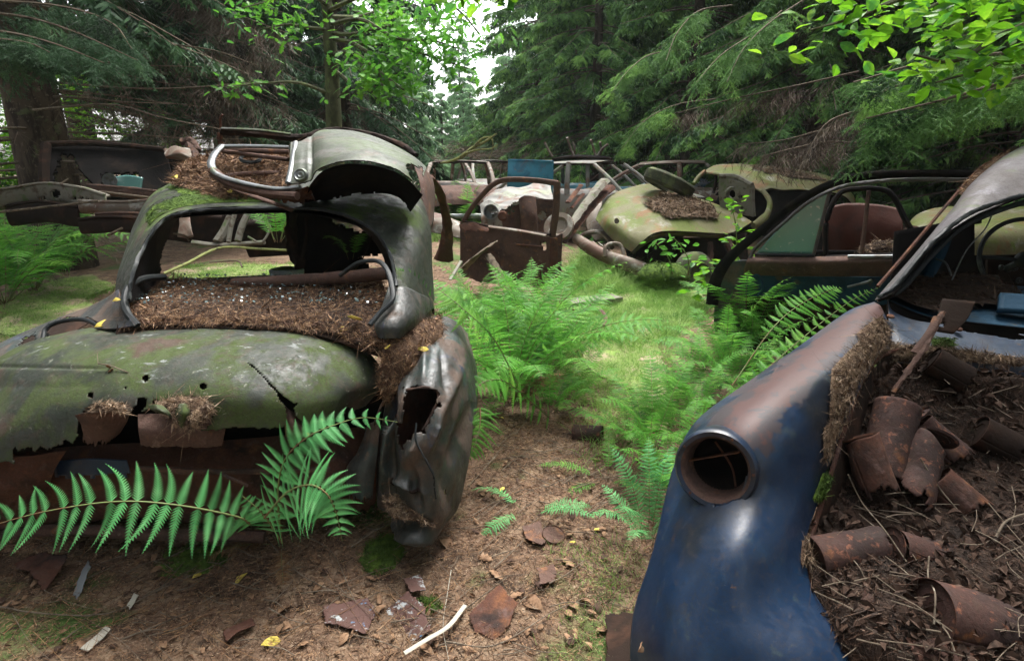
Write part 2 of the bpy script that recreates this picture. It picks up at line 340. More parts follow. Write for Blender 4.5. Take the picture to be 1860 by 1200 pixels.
M['ground'] = mat('forest_floor', (.135, .085, .055), [((.21, .145, .095), 5, .46, .62), ((.05, .033, .022), 8, .5, .66), ((.26, .19, .13), 60, .55, .68), ((.06, .10, .025), 1.1, .54, .64), ((.035, .024, .017), 40, .55, .66)], .95, bump=[(160, .9), (45, .8), (9, .4)])
M['meadow'] = mat('grassy_earth', (.15, .20, .06), [((.30, .23, .16), 2.2, .48, .60), ((.21, .29, .08), 6, .52, .66), ((.08, .10, .04), 20, .52, .66)], .95, bump=[(90, .9), (20, .5)])
M['paint_flake'] = mat('flaking_painted_rust', (.085, .045, .037), [((.32, .34, .34), 18, .56, .62), ((.09, .18, .30), 24, .62, .68), ((.06, .035, .03), 30, .6, .7)], .7, bump=[(60, .4)])
M['white_strip'] = mat('old_white_plastic', (.36, .34, .28), [((.35, .30, .22), 9, .55, .68)], .55, bump=[(40, .2)])
M['red_can'] = mat('red_can_print', (.42, .03, .03), [((.5, .5, .5), 26, .55, .58), ((.10, .05, .04), 18, .6, .66)], .4, metal=.2, bump=[(30, .4)])
# ------------------------------------------------------------------ ground, paths
def gh(x, y):
    """height of the forest floor"""
    p = np.stack([np.asarray(x, float), np.asarray(y, float), 0*np.asarray(x, float)], -1)
    near = np.clip((14-np.abs(p[..., 1]))/14, .3, 1)
    return .035*fbm(p, .9, 2, 3)*near+.012*wob(p, 5, 4)
def ground_grid():
    s = np.sinh(np.linspace(-5.2, 5.2, 420))/math.sinh(5.2)*260
    X, Y = np.meshgrid(s, s+3, indexing='ij')
    Z = gh(X, Y)+np.where(np.hypot(X, Y) < 6, .006*fbm(np.stack([X, Y, 0*X], -1), 22, 1, 2), 0)
    return np.stack([X, Y, Z], -1)
tag(sheet('ground', ground_grid(), M['ground'], thick=None), kind='structure')
def drape(poly_px, n=90, m=90, lift=.006, name='path', material=None, rag=.25):
    a = np.array([G(*p)[:2] for p in poly_px]); lo, hi = a.min(0)-.1, a.max(0)+.1
    X, Y = np.meshgrid(np.linspace(lo[0], hi[0], n), np.linspace(lo[1], hi[1], m), indexing='ij')
    S = np.stack([X, Y, gh(X, Y)+lift], -1); c = cen(S); d = rag*np.stack([wob(c, 3, 5), wob(c, 3, 6)], -1)
    k = inpoly(c[:, 0]+d[:, 0], c[:, 1]+d[:, 1], a)
    # follow the displaced floor, lifted clear of it
    S[..., 2] += .012
    return tag(put(name, mk_mesh(name, S.reshape(-1, 3), grid_faces(n, m)[k]), material), kind='structure')
CLEAR = [(1010, 500), (1060, 470), (1200, 490), (1290, 540), (1230, 600), (1190, 680), (1180, 780), (1100, 720), (1080, 600)]
drape(CLEAR, name='grassy_path', material=M['meadow'])
drape([(0, 560), (0, 640), (60, 600), (150, 570), (215, 520), (150, 500), (60, 530)], name='mossy_ground', material=M['meadow'])
drape([(300, 520), (520, 520), (540, 480), (400, 484), (310, 492)], name='mossy_ground', material=M['meadow'])

# ------------------------------------------------------------------ ribbons, needles, leaves
def blades(P0, D, L, W, bend, up=(0, 0, 1), seg=3):
    """curved pointed blades: base P0, direction D, length L, width W, sag"""
    n = len(P0); s = np.linspace(0, 1, seg+1)
    D = D/np.linalg.norm(D, axis=1, keepdims=True); sd_ = np.cross(D, rng.normal(size=(n, 3))); sd_ /= np.linalg.norm(sd_, axis=1, keepdims=True)+1e-9
    B = bend if np.ndim(bend) == 2 else np.stack([np.zeros(n), np.zeros(n), -np.ones(n)], 1)*np.asarray(bend).reshape(-1, 1)
    V = np.zeros((n, seg+1, 2, 3))
    for i, q in enumerate(s):
        c = P0+D*(L*q)[:, None]+B*((L*q*q)[:, None]); ww = (W*(1-.85*q))[:, None]*.5
        V[:, i, 0] = c-sd_*ww; V[:, i, 1] = c+sd_*ww
    F = np.array([[2*i, 2*i+1, 2*i+3, 2*i+2] for i in range(seg)])
    F = F[None]+(np.arange(n)*(2*(seg+1)))[:, None, None]
    return V.reshape(-1, 3), F.reshape(-1, 4)
def needle_mesh(pts, nrm, L=(.012, .032), W=.0014, tilt=.35, curve=.25):
    n = len(pts); d = rng.normal(size=(n, 3)); d -= nrm*(d*nrm).sum(1)[:, None]; d /= np.linalg.norm(d, axis=1, keepdims=True)
    d += nrm*rng.uniform(-.1, tilt, n)[:, None]
    l = rng.uniform(L[0], L[1], n)
    return blades(pts+nrm*rng.uniform(.001, .008, n)[:, None], d, l, np.full(n, W)*rng.uniform(.7, 1.5, n), rng.normal(size=(n, 3))*curve, seg=2)
LEAF = np.array([(0, 0), (.22, .16), (.5, .26), (.78, .18), (1, 0), (.78, -.18), (.5, -.26), (.22, -.16), (.5, 0)])
def leaf_tmpl(cup=.12, bend=.15):
    v = np.array([(x, y, cup*abs(y)*2+bend*(x-.5)**2*-1+bend*.25) for x, y in LEAF])
    return v, np.array([[0, 8, 2, 1], [8, 4, 3, 2], [0, 7, 6, 8], [8, 6, 5, 4]])
OAK = [(0, 0), (.12, .05), (.2, .16), (.3, .09), (.42, .24), (.53, .12), (.68, .25), (.76, .12), (.9, .12), (1, 0)]
def oak_tmpl():
    up_ = [(x, y, .12*y) for x, y in OAK]; dn = [(x, -y, .12*y) for x, y in OAK]; mid = [(x, 0, 0) for x, y in OAK]
    V = np.array(up_+dn+mid); n = len(OAK)
    F = [[20+i, 20+i+1, i+1, i] for i in range(n-1)]+[[20+i+1, 20+i, 10+i, 10+i+1] for i in range(n-1)]
    V[:, 2] -= .18*V[:, 0]**2
    return V, np.array(F)

# ------------------------------------------------------------------ ferns
def frond(path, width, npair=22, K=12, up=(0, 0, 1), lean=.35, sag=.25, wf=None, stalk=.18, r=.0035, jit=.06, fat=1.0, seed=0):
    """path: world points of the midrib ; width: longest leaflet ; returns blade arrays and stalk builder"""
    rg = np.random.default_rng(seed)
    n = 60; p = cr(np.asarray(path, float), n); t = np.gradient(p, axis=0); t /= np.linalg.norm(t, axis=1, keepdims=True)
    L = np.linalg.norm(np.diff(p, axis=0), axis=1).sum(); U = np.array(up, float)
    V = []; F = []; cnt = 0
    wf = wf or (lambda s: min(1, .45+1.6*s)*(1-s**2.2)**.9+.03)
    sp = L*(1-stalk)/npair
    for i in range(npair):
        s = i/(npair-.2); q = stalk+(1-stalk)*s; k = min(n-1, int(q*(n-1))); c = p[k]; tt = t[k]
        sd_ = np.cross(U, tt); sd_ /= np.linalg.norm(sd_)+1e-9; nn = np.cross(tt, sd_)
        for sg in (-1, 1):
            l = width*wf(s)*(1+jit*rg.normal()); le = (lean(s) if callable(lean) else lean)+1.6*jit*rg.normal()
            d = sd_*sg*math.cos(le)+tt*math.sin(le)+nn*.12*rg.normal(); d /= np.linalg.norm(d)
            w_ = np.cross(nn, d); w_ /= np.linalg.norm(w_)
            bw = min(sp*.56*fat, l*.3)
            sgm = sag*(1+.3*rg.normal()); cur = .16*rg.normal()
            qs = np.linspace(0, 1, K+1)
            mid = c+d*(l*qs)[:, None]-np.array((0, 0, 1.))*(sgm*l*qs**2)[:, None]+tt*((.18+cur)*l*qs**2)[:, None]
            for ss in (-1, 1):
                for j in range(K):
                    q0, q1 = qs[j], qs[j+1]; wd = bw*(1-((q0+q1)/2)**1.6)*.95+.0006; fw = d*(wd*.45)
                    a, b = mid[j], mid[j+1]; o = w_*ss*wd-nn*wd*.25
                    aa = a+(b-a)*.9
                    V += [a, b, a+(b-a)*.98+o+fw*1.2, a+(b-a)*.5+o*.5+fw*.5]; F.append([cnt, cnt+1, cnt+2, cnt+3] if ss*sg > 0 else [cnt+3, cnt+2, cnt+1, cnt]); cnt += 4
    st = MB().tube(p, np.linspace(r, r*.25, n), 5)
    return np.array(V), np.array(F), st
def frond_objs(root, args, kw, mats=('fern', 'stalk')):
    V, F, st = frond(*args, **kw)
    o = put('frond', mk_mesh('frond', V, F, False), M[mats[0]], root)
    build(st, 'stalk', M[mats[1]], o)
    return o
def arch(L, el, curl, n=9, side=0.0):
    """a frond's midrib in its own x-z plane, leaving the root at elevation el and bending over"""
    pts = [(0, 0, 0)]; a = el
    for i in range(n): 
        pts.append((pts[-1][0]+math.cos(a)*L/n, side*(i/n)**2*L*.15, pts[-1][2]+math.sin(a)*L/n)); a -= curl/n*(.4+1.2*i/n)
    return pts
PROTO = []
for i, (el, cu, wd, np_) in enumerate([(1.25, 1.5, .17, 24), (1.0, 1.3, .19, 22), (1.35, 1.2, .15, 26), (.8, 1.1, .18, 22), (1.1, 2.0, .17, 24)]):
    V, F, st = frond(arch(1, el, cu, side=(-1)**i*.8), wd, npair=np_, K=9, seed=i, sag=.3)
    PROTO.append((V, F, np.concatenate(st.V), st.F))
PM = {}
def proto_mesh(i, mt):
    if (i, mt) not in PM:
        V, F, sv_, sf = PROTO[i]; me = mk_mesh('frond', V, F, False); me.materials.append(M[mt])
        ms = mk_mesh('stalk', sv_, sf); ms.materials.append(M['stalk']); PM[(i, mt)] = (me, ms)
    return PM[(i, mt)]
def fern(x, y, z, size, n, label, mt='fern', group=None, name='fern', spread=6.283, az0=0, wide=1.0, tilt=0):
    r = thing(name, label, 'fern', (x, y, z), group)
    for k in range(n):
        i = random.randrange(len(PROTO)); me, ms = proto_mesh(i, mt)
        o = bpy.data.objects.new('frond', me); C.objects.link(o); o.parent = r
        a = az0+spread*(k+random.uniform(-.35, .35))/n; s = size*random.uniform(.7, 1.1)
        o.rotation_euler = (random.uniform(-.25, .25), random.uniform(-.25, .2)+tilt, a); o.scale = (s*wide, s, s)
        o.location = (.03*math.cos(a), .03*math.sin(a), 0)
        q = bpy.data.objects.new('stalk', ms); C.objects.link(q); q.parent = o
    return r

# ------------------------------------------------------------------ spruces
def sprig_tmpl(seed, fine=False, thin=False, nsub=5):
    """length 1 along +x, hanging side shoots"""
    r = np.random.default_rng(seed); V = []; F = []; c = 0
    def rib(a, d, l, w_, sag=.1, tip=.3):
        nonlocal c
        d = d/np.linalg.norm(d); n_ = r.normal(size=3); s_ = np.cross(d, n_); s_ /= np.linalg.norm(s_)
        m_ = a+d*l*.5-np.array((0, 0, sag*l*.25)); e = a+d*l-np.array((0, 0, sag*l))
        V.extend([a-s_*w_*.4, a+s_*w_*.4, m_+s_*w_*.5, m_-s_*w_*.5, e+s_*w_*tip*.5, e-s_*w_*tip*.5]); F.extend([[c, c+1, c+2, c+3], [c+3, c+2, c+4, c+5]]); c += 6
    W_ = .012 if thin else .085
    shoots = [(np.zeros(3), np.array((1, 0, 0.)), 1.0)]
    for i in range(nsub):
        for sg in (-1, 1):
            s = (i+.6)/nsub*.9; l = .46*(1-s*.55)*r.uniform(.75, 1.2)
            shoots.append((np.array((s, 0, -.1*s*s)), np.array((.75, sg*.7, r.uniform(-.5, .1))), l))
    for a, d, l in shoots:
        if fine:
            d = d/np.linalg.norm(d); rib(a, d, l, .012, .12, 1)
            for q in np.linspace(.03, 1, max(5, int(34*l))):
                for k in range(3):
                    nd = r.normal(size=3); nd -= d*(nd@d); nd /= np.linalg.norm(nd)
                    rib(a+d*l*q-np.array((0, 0, .12*l*q*q)), nd+d*.9, .05, .0095, 0, .5)
        else: rib(a, d, l, W_, .12, .35)
    return np.array(V), np.array(F)
SPR = [sprig_tmpl(i) for i in range(3)]; THIN = [sprig_tmpl(i+9, thin=True, nsub=4) for i in range(3)]; FINE = [sprig_tmpl(i+20, fine=True, nsub=4) for i in range(2)]
def branch_path(base, az, L, droop, lift=.1, n=10):
    s = np.linspace(0, 1, n); d = np.array((math.cos(az), math.sin(az), 0)); kx = np.array((-d[1], d[0], 0))*random.uniform(-.12, .12)
    return base+d*(L*s)[:, None]+kx*(L*s*s)[:, None]+np.array((0, 0, 1.))*(L*(lift*s-droop*s**1.7+.12*np.maximum(0, s-.7)))[:, None]
def sprigs(path, n, l0, T, s0=.2, hang=.5, spreadout=1.0, rg=rng):
    s = rg.uniform(s0, 1, n)**.85; k = s*(len(path)-1.001); i = k.astype(int); f = (k-i)[:, None]; p = path[i]*(1-f)+path[i+1]*f
    t = path[i+1]-path[i]; t /= np.linalg.norm(t, axis=1, keepdims=True)
    sd_ = np.cross(t, (0, 0, 1)); sd_ /= np.linalg.norm(sd_, axis=1, keepdims=True)+1e-9
    d = t*rg.uniform(.3, 1, n)[:, None]+sd_*(rg.choice([-1, 1], n)*rg.uniform(.2, 1, n)*spreadout)[:, None]+np.array((0, 0, -1.))*(hang*rg.uniform(.1, 1.6, n))[:, None]
    l = l0*rg.uniform(.6, 1.25, n)*(1.05-.45*s); R = frames(d, rg.uniform(-.5, .5, n))*l[:, None, None]
    return inst(T[0], T[1], R, p)
def merge(parts):
    V = []; F = []; n = 0
    for v, f in parts: V.append(v); F.append(f+n); n += len(v)
    return np.concatenate(V), np.concatenate(F)
def spruce(label, h, R, seed, green='spruce', z_live=.5, dead_to=2.5, r0=.17, per=6, dens=24, dz=.42, hang=.6, dead_n=14, lean=0, loc=(0, 0, 0), group=None, dead=True):
    global rng
    random.seed(seed); rg = np.random.default_rng(seed)
    root = thing('spruce_tree', label, 'tree', loc, group)
    tr = MB(); pts = [(0, 0, -.1), (.02, 0, h*.25), (lean*.5, .03, h*.5), (lean, 0, h)]
    tr.tube(pts, [r0*1.25, r0*.9, r0*.6, .02], 14, m=30); build(tr, 'trunk', M['bark'], root, world=False)
    live = []; dd = []; bm = MB(); z = .45; 
    while z < h-.3:
        L0 = R*(1-(z/h)**1.3)+.25
        for k in range(per):
            az = random.uniform(0, 6.283); L = L0*random.uniform(.75, 1.15); base = np.array((lean*z/h, 0, z+random.uniform(-.15, .15)))
            if z > z_live:
                pa = branch_path(base, az, L, random.uniform(.35, .6)*(1.1-.5*z/h), .12)
                live.append(sprigs(pa, int(dens*(.5+L/R)), .55, SPR[random.randrange(3)], .28, hang, rg=rg)); bm.tube(pa, np.linspace(.022, .006, 10), 4, caps=False)
                if dead and z < dead_to+2: dd.append(sprigs(pa[:8], dead_n, .6, THIN[random.randrange(3)], .1, 1.1, rg=rg))
            elif dead:
                pa = branch_path(base, az, L*.8, random.uniform(.1, .35), .05); bm.tube(pa, np.linspace(.018, .003, 10), 4, caps=False)
                dd.append(sprigs(pa, dead_n, .5, THIN[random.randrange(3)], .15, .8, rg=rg))
        z += dz*(1+.05*z)
    V, F = merge(live); put('crown', mk_mesh('crown', V, F, False), M[green], root, world=False)
    build(bm, 'limbs', M['twig'], root, world=False)
    if dd: V, F = merge(dd); put('dead_twigs', mk_mesh('dead_twigs', V, F, False), M['dead'], root, world=False)
    return root
def dup(root, loc, rz, s=1.0, label=None, group=None, mats=None):
    r = root.copy(); C.objects.link(r); r.location = loc; r.rotation_euler = (0, 0, rz); r.scale = (s, s, s)
    if label: r['label'] = label
    if group: r['group'] = group
    for ch in list(root.children):
        c = ch.copy(); C.objects.link(c); c.parent = r
        for g in list(ch.children): d = g.copy(); C.objects.link(d); d.parent = c
    return r
# right wall of the clearing: green drooping spruces; left wall: darker, bare below
PA = spruce('green drooping spruce behind the far cars right of the clearing, its skirts touching the roofs', 15, 2.9, 11, 'spruce', .2, 1.2, loc=(2.6, 19, 0), group='spruces right of the clearing', dens=44, per=8, hang=.8)
PB = spruce('tall spruce with bare brown lower twigs behind the yellow-green wreck', 15, 3.1, 12, 'spruce', .8, 3.2, loc=(6.3, 12.6, 0), group='spruces right of the clearing', dead_n=26, dens=44, per=8, hang=.8)
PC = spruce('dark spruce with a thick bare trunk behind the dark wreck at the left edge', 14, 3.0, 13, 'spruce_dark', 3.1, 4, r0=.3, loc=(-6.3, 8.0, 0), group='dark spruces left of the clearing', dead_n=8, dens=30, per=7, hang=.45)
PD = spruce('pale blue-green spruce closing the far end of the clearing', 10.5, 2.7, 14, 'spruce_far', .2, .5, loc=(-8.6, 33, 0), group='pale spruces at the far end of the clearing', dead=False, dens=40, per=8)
right_named = [  # x, y, proto, scale, label
    (4.6, 15.6, PA, .95, 'green spruce with layered skirts above the upturned roof on the blue estate'),
    (2.5, 24.0, PA, .9, 'slim green spruce right of the bright sky gap'),
    (8.6, 9.9, PB, 1.0, 'spruce with a curtain of dead twigs above the dark blue open door')]
for x, y, p_, s_, l_ in right_named: dup(p_, (x, y, 0), random.uniform(0, 6), s_, l_, 'spruces right of the clearing')
for x, y in [(7.6, 17), (10.5, 13), (5.0, 22.5), (11.5, 8.0), (9.0, 20), (13.5, 11), (12.0, 16), (14.5, 7), (10.5, 5.2), (13.5, 3.5), (16, 14), (7.5, 26), (12.5, 22), (3.8, 29)]:
    dup(PB if x > 9 else PA, (x, y, 0), random.uniform(0, 6), random.uniform(.9, 1.1), 'spruce in the rows of dark green trees behind the right edge of the clearing', 'spruces in the rows behind')
for x, y, s_, l_ in [(-6.2, 13.2, .9, 'dark spruce with a slim trunk beside the bright window of sky at the left'), (-5.2, 10.9, .7, 'dark slender-trunked spruce just left of the upturned door')]:
    dup(PC, (x, y, 0), random.uniform(0, 6), s_, l_, 'dark spruces left of the clearing')
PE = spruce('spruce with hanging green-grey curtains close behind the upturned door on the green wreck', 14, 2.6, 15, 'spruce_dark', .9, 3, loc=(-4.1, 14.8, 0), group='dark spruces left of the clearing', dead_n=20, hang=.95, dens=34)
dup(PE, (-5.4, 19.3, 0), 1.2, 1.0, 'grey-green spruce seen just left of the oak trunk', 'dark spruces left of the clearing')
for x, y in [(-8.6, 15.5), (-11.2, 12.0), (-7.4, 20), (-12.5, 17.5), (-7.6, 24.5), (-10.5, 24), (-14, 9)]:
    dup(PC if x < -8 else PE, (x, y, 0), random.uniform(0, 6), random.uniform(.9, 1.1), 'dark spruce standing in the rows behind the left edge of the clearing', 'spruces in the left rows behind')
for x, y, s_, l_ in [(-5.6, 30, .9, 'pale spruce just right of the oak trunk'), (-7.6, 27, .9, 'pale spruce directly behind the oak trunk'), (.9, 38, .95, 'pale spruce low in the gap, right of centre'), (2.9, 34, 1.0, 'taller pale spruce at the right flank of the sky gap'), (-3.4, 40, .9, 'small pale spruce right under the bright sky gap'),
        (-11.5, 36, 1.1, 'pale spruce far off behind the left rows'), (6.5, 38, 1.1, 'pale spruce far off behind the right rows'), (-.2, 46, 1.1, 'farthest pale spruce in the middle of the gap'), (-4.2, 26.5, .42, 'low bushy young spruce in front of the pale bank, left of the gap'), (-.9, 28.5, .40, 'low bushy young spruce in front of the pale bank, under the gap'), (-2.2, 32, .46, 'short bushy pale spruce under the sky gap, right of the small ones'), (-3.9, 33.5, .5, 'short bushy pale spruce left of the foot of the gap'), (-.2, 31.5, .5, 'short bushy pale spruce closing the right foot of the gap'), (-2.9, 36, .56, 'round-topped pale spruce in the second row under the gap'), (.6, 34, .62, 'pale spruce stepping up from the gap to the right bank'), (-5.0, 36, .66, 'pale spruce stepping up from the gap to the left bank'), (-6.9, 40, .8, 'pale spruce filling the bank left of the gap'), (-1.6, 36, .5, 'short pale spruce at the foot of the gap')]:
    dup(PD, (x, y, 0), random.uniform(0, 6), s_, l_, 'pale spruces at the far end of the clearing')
for i, (x, y) in enumerate([(1.25, 27.5), (3.4, 26.5), (6.8, 20.5), (8.8, 15.2), (5.9, 27), (11.8, 19), (13.2, 14), (9.7, 24), (15, 18), (4.2, 33), (8.5, 30)]):
    dup([PA, PB][i % 2], (x, y, 0), random.uniform(0, 6), random.uniform(1.0, 1.25), 'spruce in the rows of dark green trees behind the right edge of the clearing', 'spruces in the rows behind')
PH = spruce('unseen tall bare-stemmed spruce added to shade the wrecks from above', 15, 3.6, 21, 'spruce_dark', 4.2, 2, r0=.25, loc=(-5.6, 3.9, 0), group='spruces outside the view', dead=False, dens=40, per=8, hang=.5)  # unseen high-crowned spruces added to darken the left foreground and right bay
for x, y in [(6.3, 1.6), (-5.4, .4), (5.2, -1.6), (-4.6, -2.6), (9.0, 3.4), (1.2, -5.6), (-1.8, -5)]:
    dup(PH, (x, y, 0), random.uniform(0, 6), random.uniform(.9, 1.05), 'unseen tall spruce added to shade the edges of the clearing', 'spruces outside the view')
# trees behind the photographer, lighting the place as a clearing in a wood
for x, y in [(-7, -4), (-9.5, 1.5), (7.5, -3.5), (9.5, .5), (0, -9), (-4, -8), (4.5, -8)]:
    dup(PA, (x, y, 0), random.uniform(0, 6), random.uniform(.85, 1.0), 'spruce of the wood around the clearing, beyond the edges of the view', 'spruces outside the view')
# ------------------------------------------------------------------ branches reaching in, broad-leaved trees
def custom_branches(root, specs, green, T=FINE, l0=.3, nper=60, hang=.6, name='crown', s0=.1, spreadout=1.0):
    live = []; bm = MB()
    for sp_ in specs:
        pa = cr(np.array([P(*q) for q in sp_]), 14); bm.tube(pa, np.linspace(.014, .004, 14), 5, caps=False)
        for T_ in T: live.append(sprigs(pa, nper//len(T), l0, T_, s0, hang, spreadout))
    V, F = merge(live); put(name, mk_mesh(name, V, F, False), M[green], root)
    build(bm, 'limbs', M['twig'], root)
near = thing('spruce_tree', 'spruce rooted beyond the right edge, its blurred green bough hanging in over the navy car', 'tree', (5.3, 3.6, 0))
build(MB().tube([(5.3, 3.6, -.1), (5.3, 3.6, 3), (5.25, 3.6, 7), (5.3, 3.6, 11)], [.22, .19, .13, .03], 14, m=24), 'trunk', M['bark'], near)
live = []
for i in range(70): live.append(sprigs(branch_path(np.array((5.3, 3.6, random.uniform(3.4, 10.5))), random.uniform(0, 6.28), 3.0, .35, .15), 44, .55, SPR[i % 3], .2, .6))
V, F = merge(live); put('upper_crown', mk_mesh('upper_crown', V, F, False), M['spruce_dark'], near)
custom_branches(near, [[(2150, 60, 3.5), (1900, 90, 3.3), (1700, 110, 3.2), (1550, 150, 3.1)], [(2150, 90, 3.5), (1900, 130, 3.2), (1720, 180, 3.1), (1575, 215, 3.0)],
    [(2150, 90, 3.4), (1900, 140, 3.2), (1700, 195, 3.1), (1570, 262, 3.0)], [(2000, 110, 3.8), (1850, 145, 3.6), (1740, 180, 3.5), (1610, 215, 3.4)],
    [(2000, 90, 4.0), (1800, 130, 3.8), (1650, 150, 3.6), (1580, 180, 3.5)]], 'spruce', l0=.3, nper=74, hang=.6, s0=.2, spreadout=.7)
custom_branches(PC, [[(-80, 20, 5.6), (40, 30, 5.4), (140, 60, 5.3), (250, 110, 5.2)], [(-80, 50, 5.2), (20, 60, 5.1), (100, 80, 5.0), (190, 115, 5.0)], [(-60, 0, 5.9), (100, 10, 5.7), (200, 40, 5.6), (240, 90, 5.5)],
    [(-90, 70, 5.0), (-20, 70, 4.9), (50, 78, 4.9), (90, 95, 4.9)]], 'spruce_dark', l0=.42, nper=64, hang=.8, name='low_boughs')
custom_branches(PB, [[(1420, 20, 9.5), (1370, 60, 8.8), (1310, 100, 8.2), (1265, 150, 7.8)], [(1460, 0, 9.5), (1400, 40, 8.6), (1350, 90, 8.2), (1320, 150, 7.9)], [(1330, 10, 10), (1270, 20, 9.4), (1230, 60, 9), (1210, 110, 8.6)],
    [(1240, 90, 11), (1180, 100, 10.4), (1140, 130, 10), (1110, 170, 9.7)], [(1300, 180, 11), (1230, 190, 10.2), (1170, 220, 9.8), (1130, 270, 9.5)]], 'spruce', l0=.5, nper=60, hang=.6, name='low_boughs')
def dead_curtain(root, specs, n=60, l0=.5, name='hanging_dead_twigs'):
    dd = []; bm = MB()
    for sp_ in specs:
        pa = cr(np.array([P(*q) for q in sp_]), 14); bm.tube(pa, np.linspace(.016, .005, 14), 5, caps=False); dd.append(sprigs(pa, n, l0, THIN[random.randrange(3)], .05, 1.8, .5))
    V, F = merge(dd); bm.sheet; put(name, mk_mesh(name, V, F, False), M['dead'], root); build(bm, 'dead_limbs', M['twig'], root)
dead_curtain(PB, [[(1560, 130, 9), (1450, 155, 8.8), (1330, 180, 8.6), (1230, 205, 8.4)], [(1600, 215, 9), (1500, 235, 8.6), (1420, 255, 8.4), (1340, 262, 8.2)], [(1560, 260, 8.4), (1500, 258, 8.2), (1440, 270, 8.1), (1380, 285, 8.0)],
    [(1620, 180, 8), (1560, 200, 7.8), (1500, 225, 7.6), (1460, 290, 7.5)]], 110, .55)
dead_curtain(PC, [[(60, 200, 7.6), (200, 190, 7.4), (300, 215, 7.2), (430, 240, 7)], [(100, 150, 7.8), (230, 160, 7.6), (330, 160, 7.5), (460, 150, 7.4)], [(130, 90, 8), (260, 80, 7.8), (380, 90, 7.7), (470, 120, 7.6)]], 60, .5)
dead_curtain(PE, [[(250, 40, 10), (330, 60, 9.8), (420, 70, 9.6), (500, 110, 9.5)], [(280, -20, 10), (370, 0, 9.8), (440, 30, 9.6), (520, 60, 9.5)], [(270, 130, 10), (340, 140, 9.6), (420, 150, 9.4), (520, 190, 9.3)]], 130, .8)

def leaf_cloud(paths, n, size, spread, T, flat=.5, droopy=.3, s0=.08):
    P0 = []; 
    for pa in paths:
        k = rng.uniform(s0, 1, n)**.8*(len(pa)-1.001); i = k.astype(int); f = (k-i)[:, None]; P0.append(pa[i]*(1-f)+pa[i+1]*f+rng.normal(size=(n, 3))*np.array([spread, spread, spread*.55]))
    P0 = np.concatenate(P0); m = len(P0); d = rng.normal(size=(m, 3)); d[:, 2] = d[:, 2]*.35-droopy
    return inst(T[0], T[1], frames(d, rng.normal(size=m)*flat)*(size*rng.uniform(.65, 1.2, m))[:, None, None], P0)
oak = thing('oak_tree', 'small oak with a thin mossy trunk and bright lobed leaves behind the green wreck', 'tree', P(607, 430, 7.5)*np.array((1, 1, 0)))
tb = P(607, 430, 7.5); t0 = [P(612, 400, 7.5)*np.array((1, 1, 0))-np.array((0, 0, .1)), P(607, 230, 7.5), P(603, 130, 7.5), P(597, 50, 7.5), P(590, -60, 7.5), P(600, -250, 7.5)]
build(MB().tube(t0, [.13, .1, .085, .075, .06, .03], 12, m=30), 'trunk', M['bark_smooth'], oak)
ob = [[(597, 60, 7.5), (640, 62, 7.3), (690, 50, 7.1), (760, 40, 6.9), (840, 30, 6.7)], [(600, 70, 7.5), (650, 78, 7.2), (720, 85, 6.9), (790, 105, 6.6), (850, 125, 6.5)],
      [(604, 125, 7.5), (633, 150, 7.3), (625, 165, 7.2), (613, 180, 7.2)], [(598, 55, 7.5), (560, 50, 7.2), (520, 45, 7.0), (470, 55, 6.9)], [(602, 100, 7.5), (640, 95, 7.0), (690, 130, 6.5), (735, 165, 6.2)],
      [(596, 20, 7.5), (640, 0, 7), (720, -20, 6.6), (820, 10, 6.2), (870, 60, 6.0)], [(596, 10, 7.5), (560, -10, 7), (500, 0, 6.7), (440, 15, 6.5)], [(603, 172, 7.5), (540, 150, 7.3), (470, 152, 7), (390, 160, 6.6)], [(598, 30, 7.6), (650, 30, 8), (700, 20, 8.4), (740, 60, 8.6)],
      [(600, 45, 7.5), (655, 35, 7.0), (720, 70, 6.6), (790, 75, 6.4), (835, 90, 6.3)], [(640, 78, 7.2), (680, 105, 6.9), (690, 140, 6.7), (700, 165, 6.6)]]
paths = [cr(np.array([P(*q) for q in b_]), 14) for b_ in ob]
bm = MB()
for i, p_ in enumerate(paths): bm.tube(p_, np.linspace(.026, .006, 14), 6, caps=False)
top = [cr(np.array([P(595, -60-120*i, 7.5), P(595, -60-120*i, 7.5)+np.array((math.cos(a), math.sin(a), .5))*1.1, P(595, -60-120*i, 7.5)+np.array((math.cos(a), math.sin(a), .6))*2.2]), 14) for i, a in enumerate([.5, 2.2, 3.9, 5.4, 1.2, 3.0])]
for p_ in top: bm.tube(p_, np.linspace(.03, .006, 14), 6, caps=False)
build(bm, 'limbs', M['bark_smooth'], oak)
OT = oak_tmpl()
V, F = merge([leaf_cloud([paths[i] for i in (0, 1, 4, 5, 8, 9, 10)], 200, .12, .2, OT, s0=.28), leaf_cloud([paths[3], paths[6]], 90, .11, .16, OT, s0=.3), leaf_cloud([paths[7][7:]], 40, .12, .12, OT), leaf_cloud(top, 110, .13, .35, OT, s0=.3)])
put('crown', mk_mesh('crown', V, F, False), M['leafy'], oak)
LT = leaf_tmpl()
be = thing('beech_tree', 'beech rooted beyond the right edge, its bright blurred leaves filling the top right corner', 'tree', (3.6, 1.7, 0))
build(MB().tube([(3.6, 1.7, -.1), (3.6, 1.7, 2), (3.5, 1.75, 4), (3.3, 1.8, 7)], [.16, .13, .1, .03], 12, m=24), 'trunk', M['bark_smooth'], be)
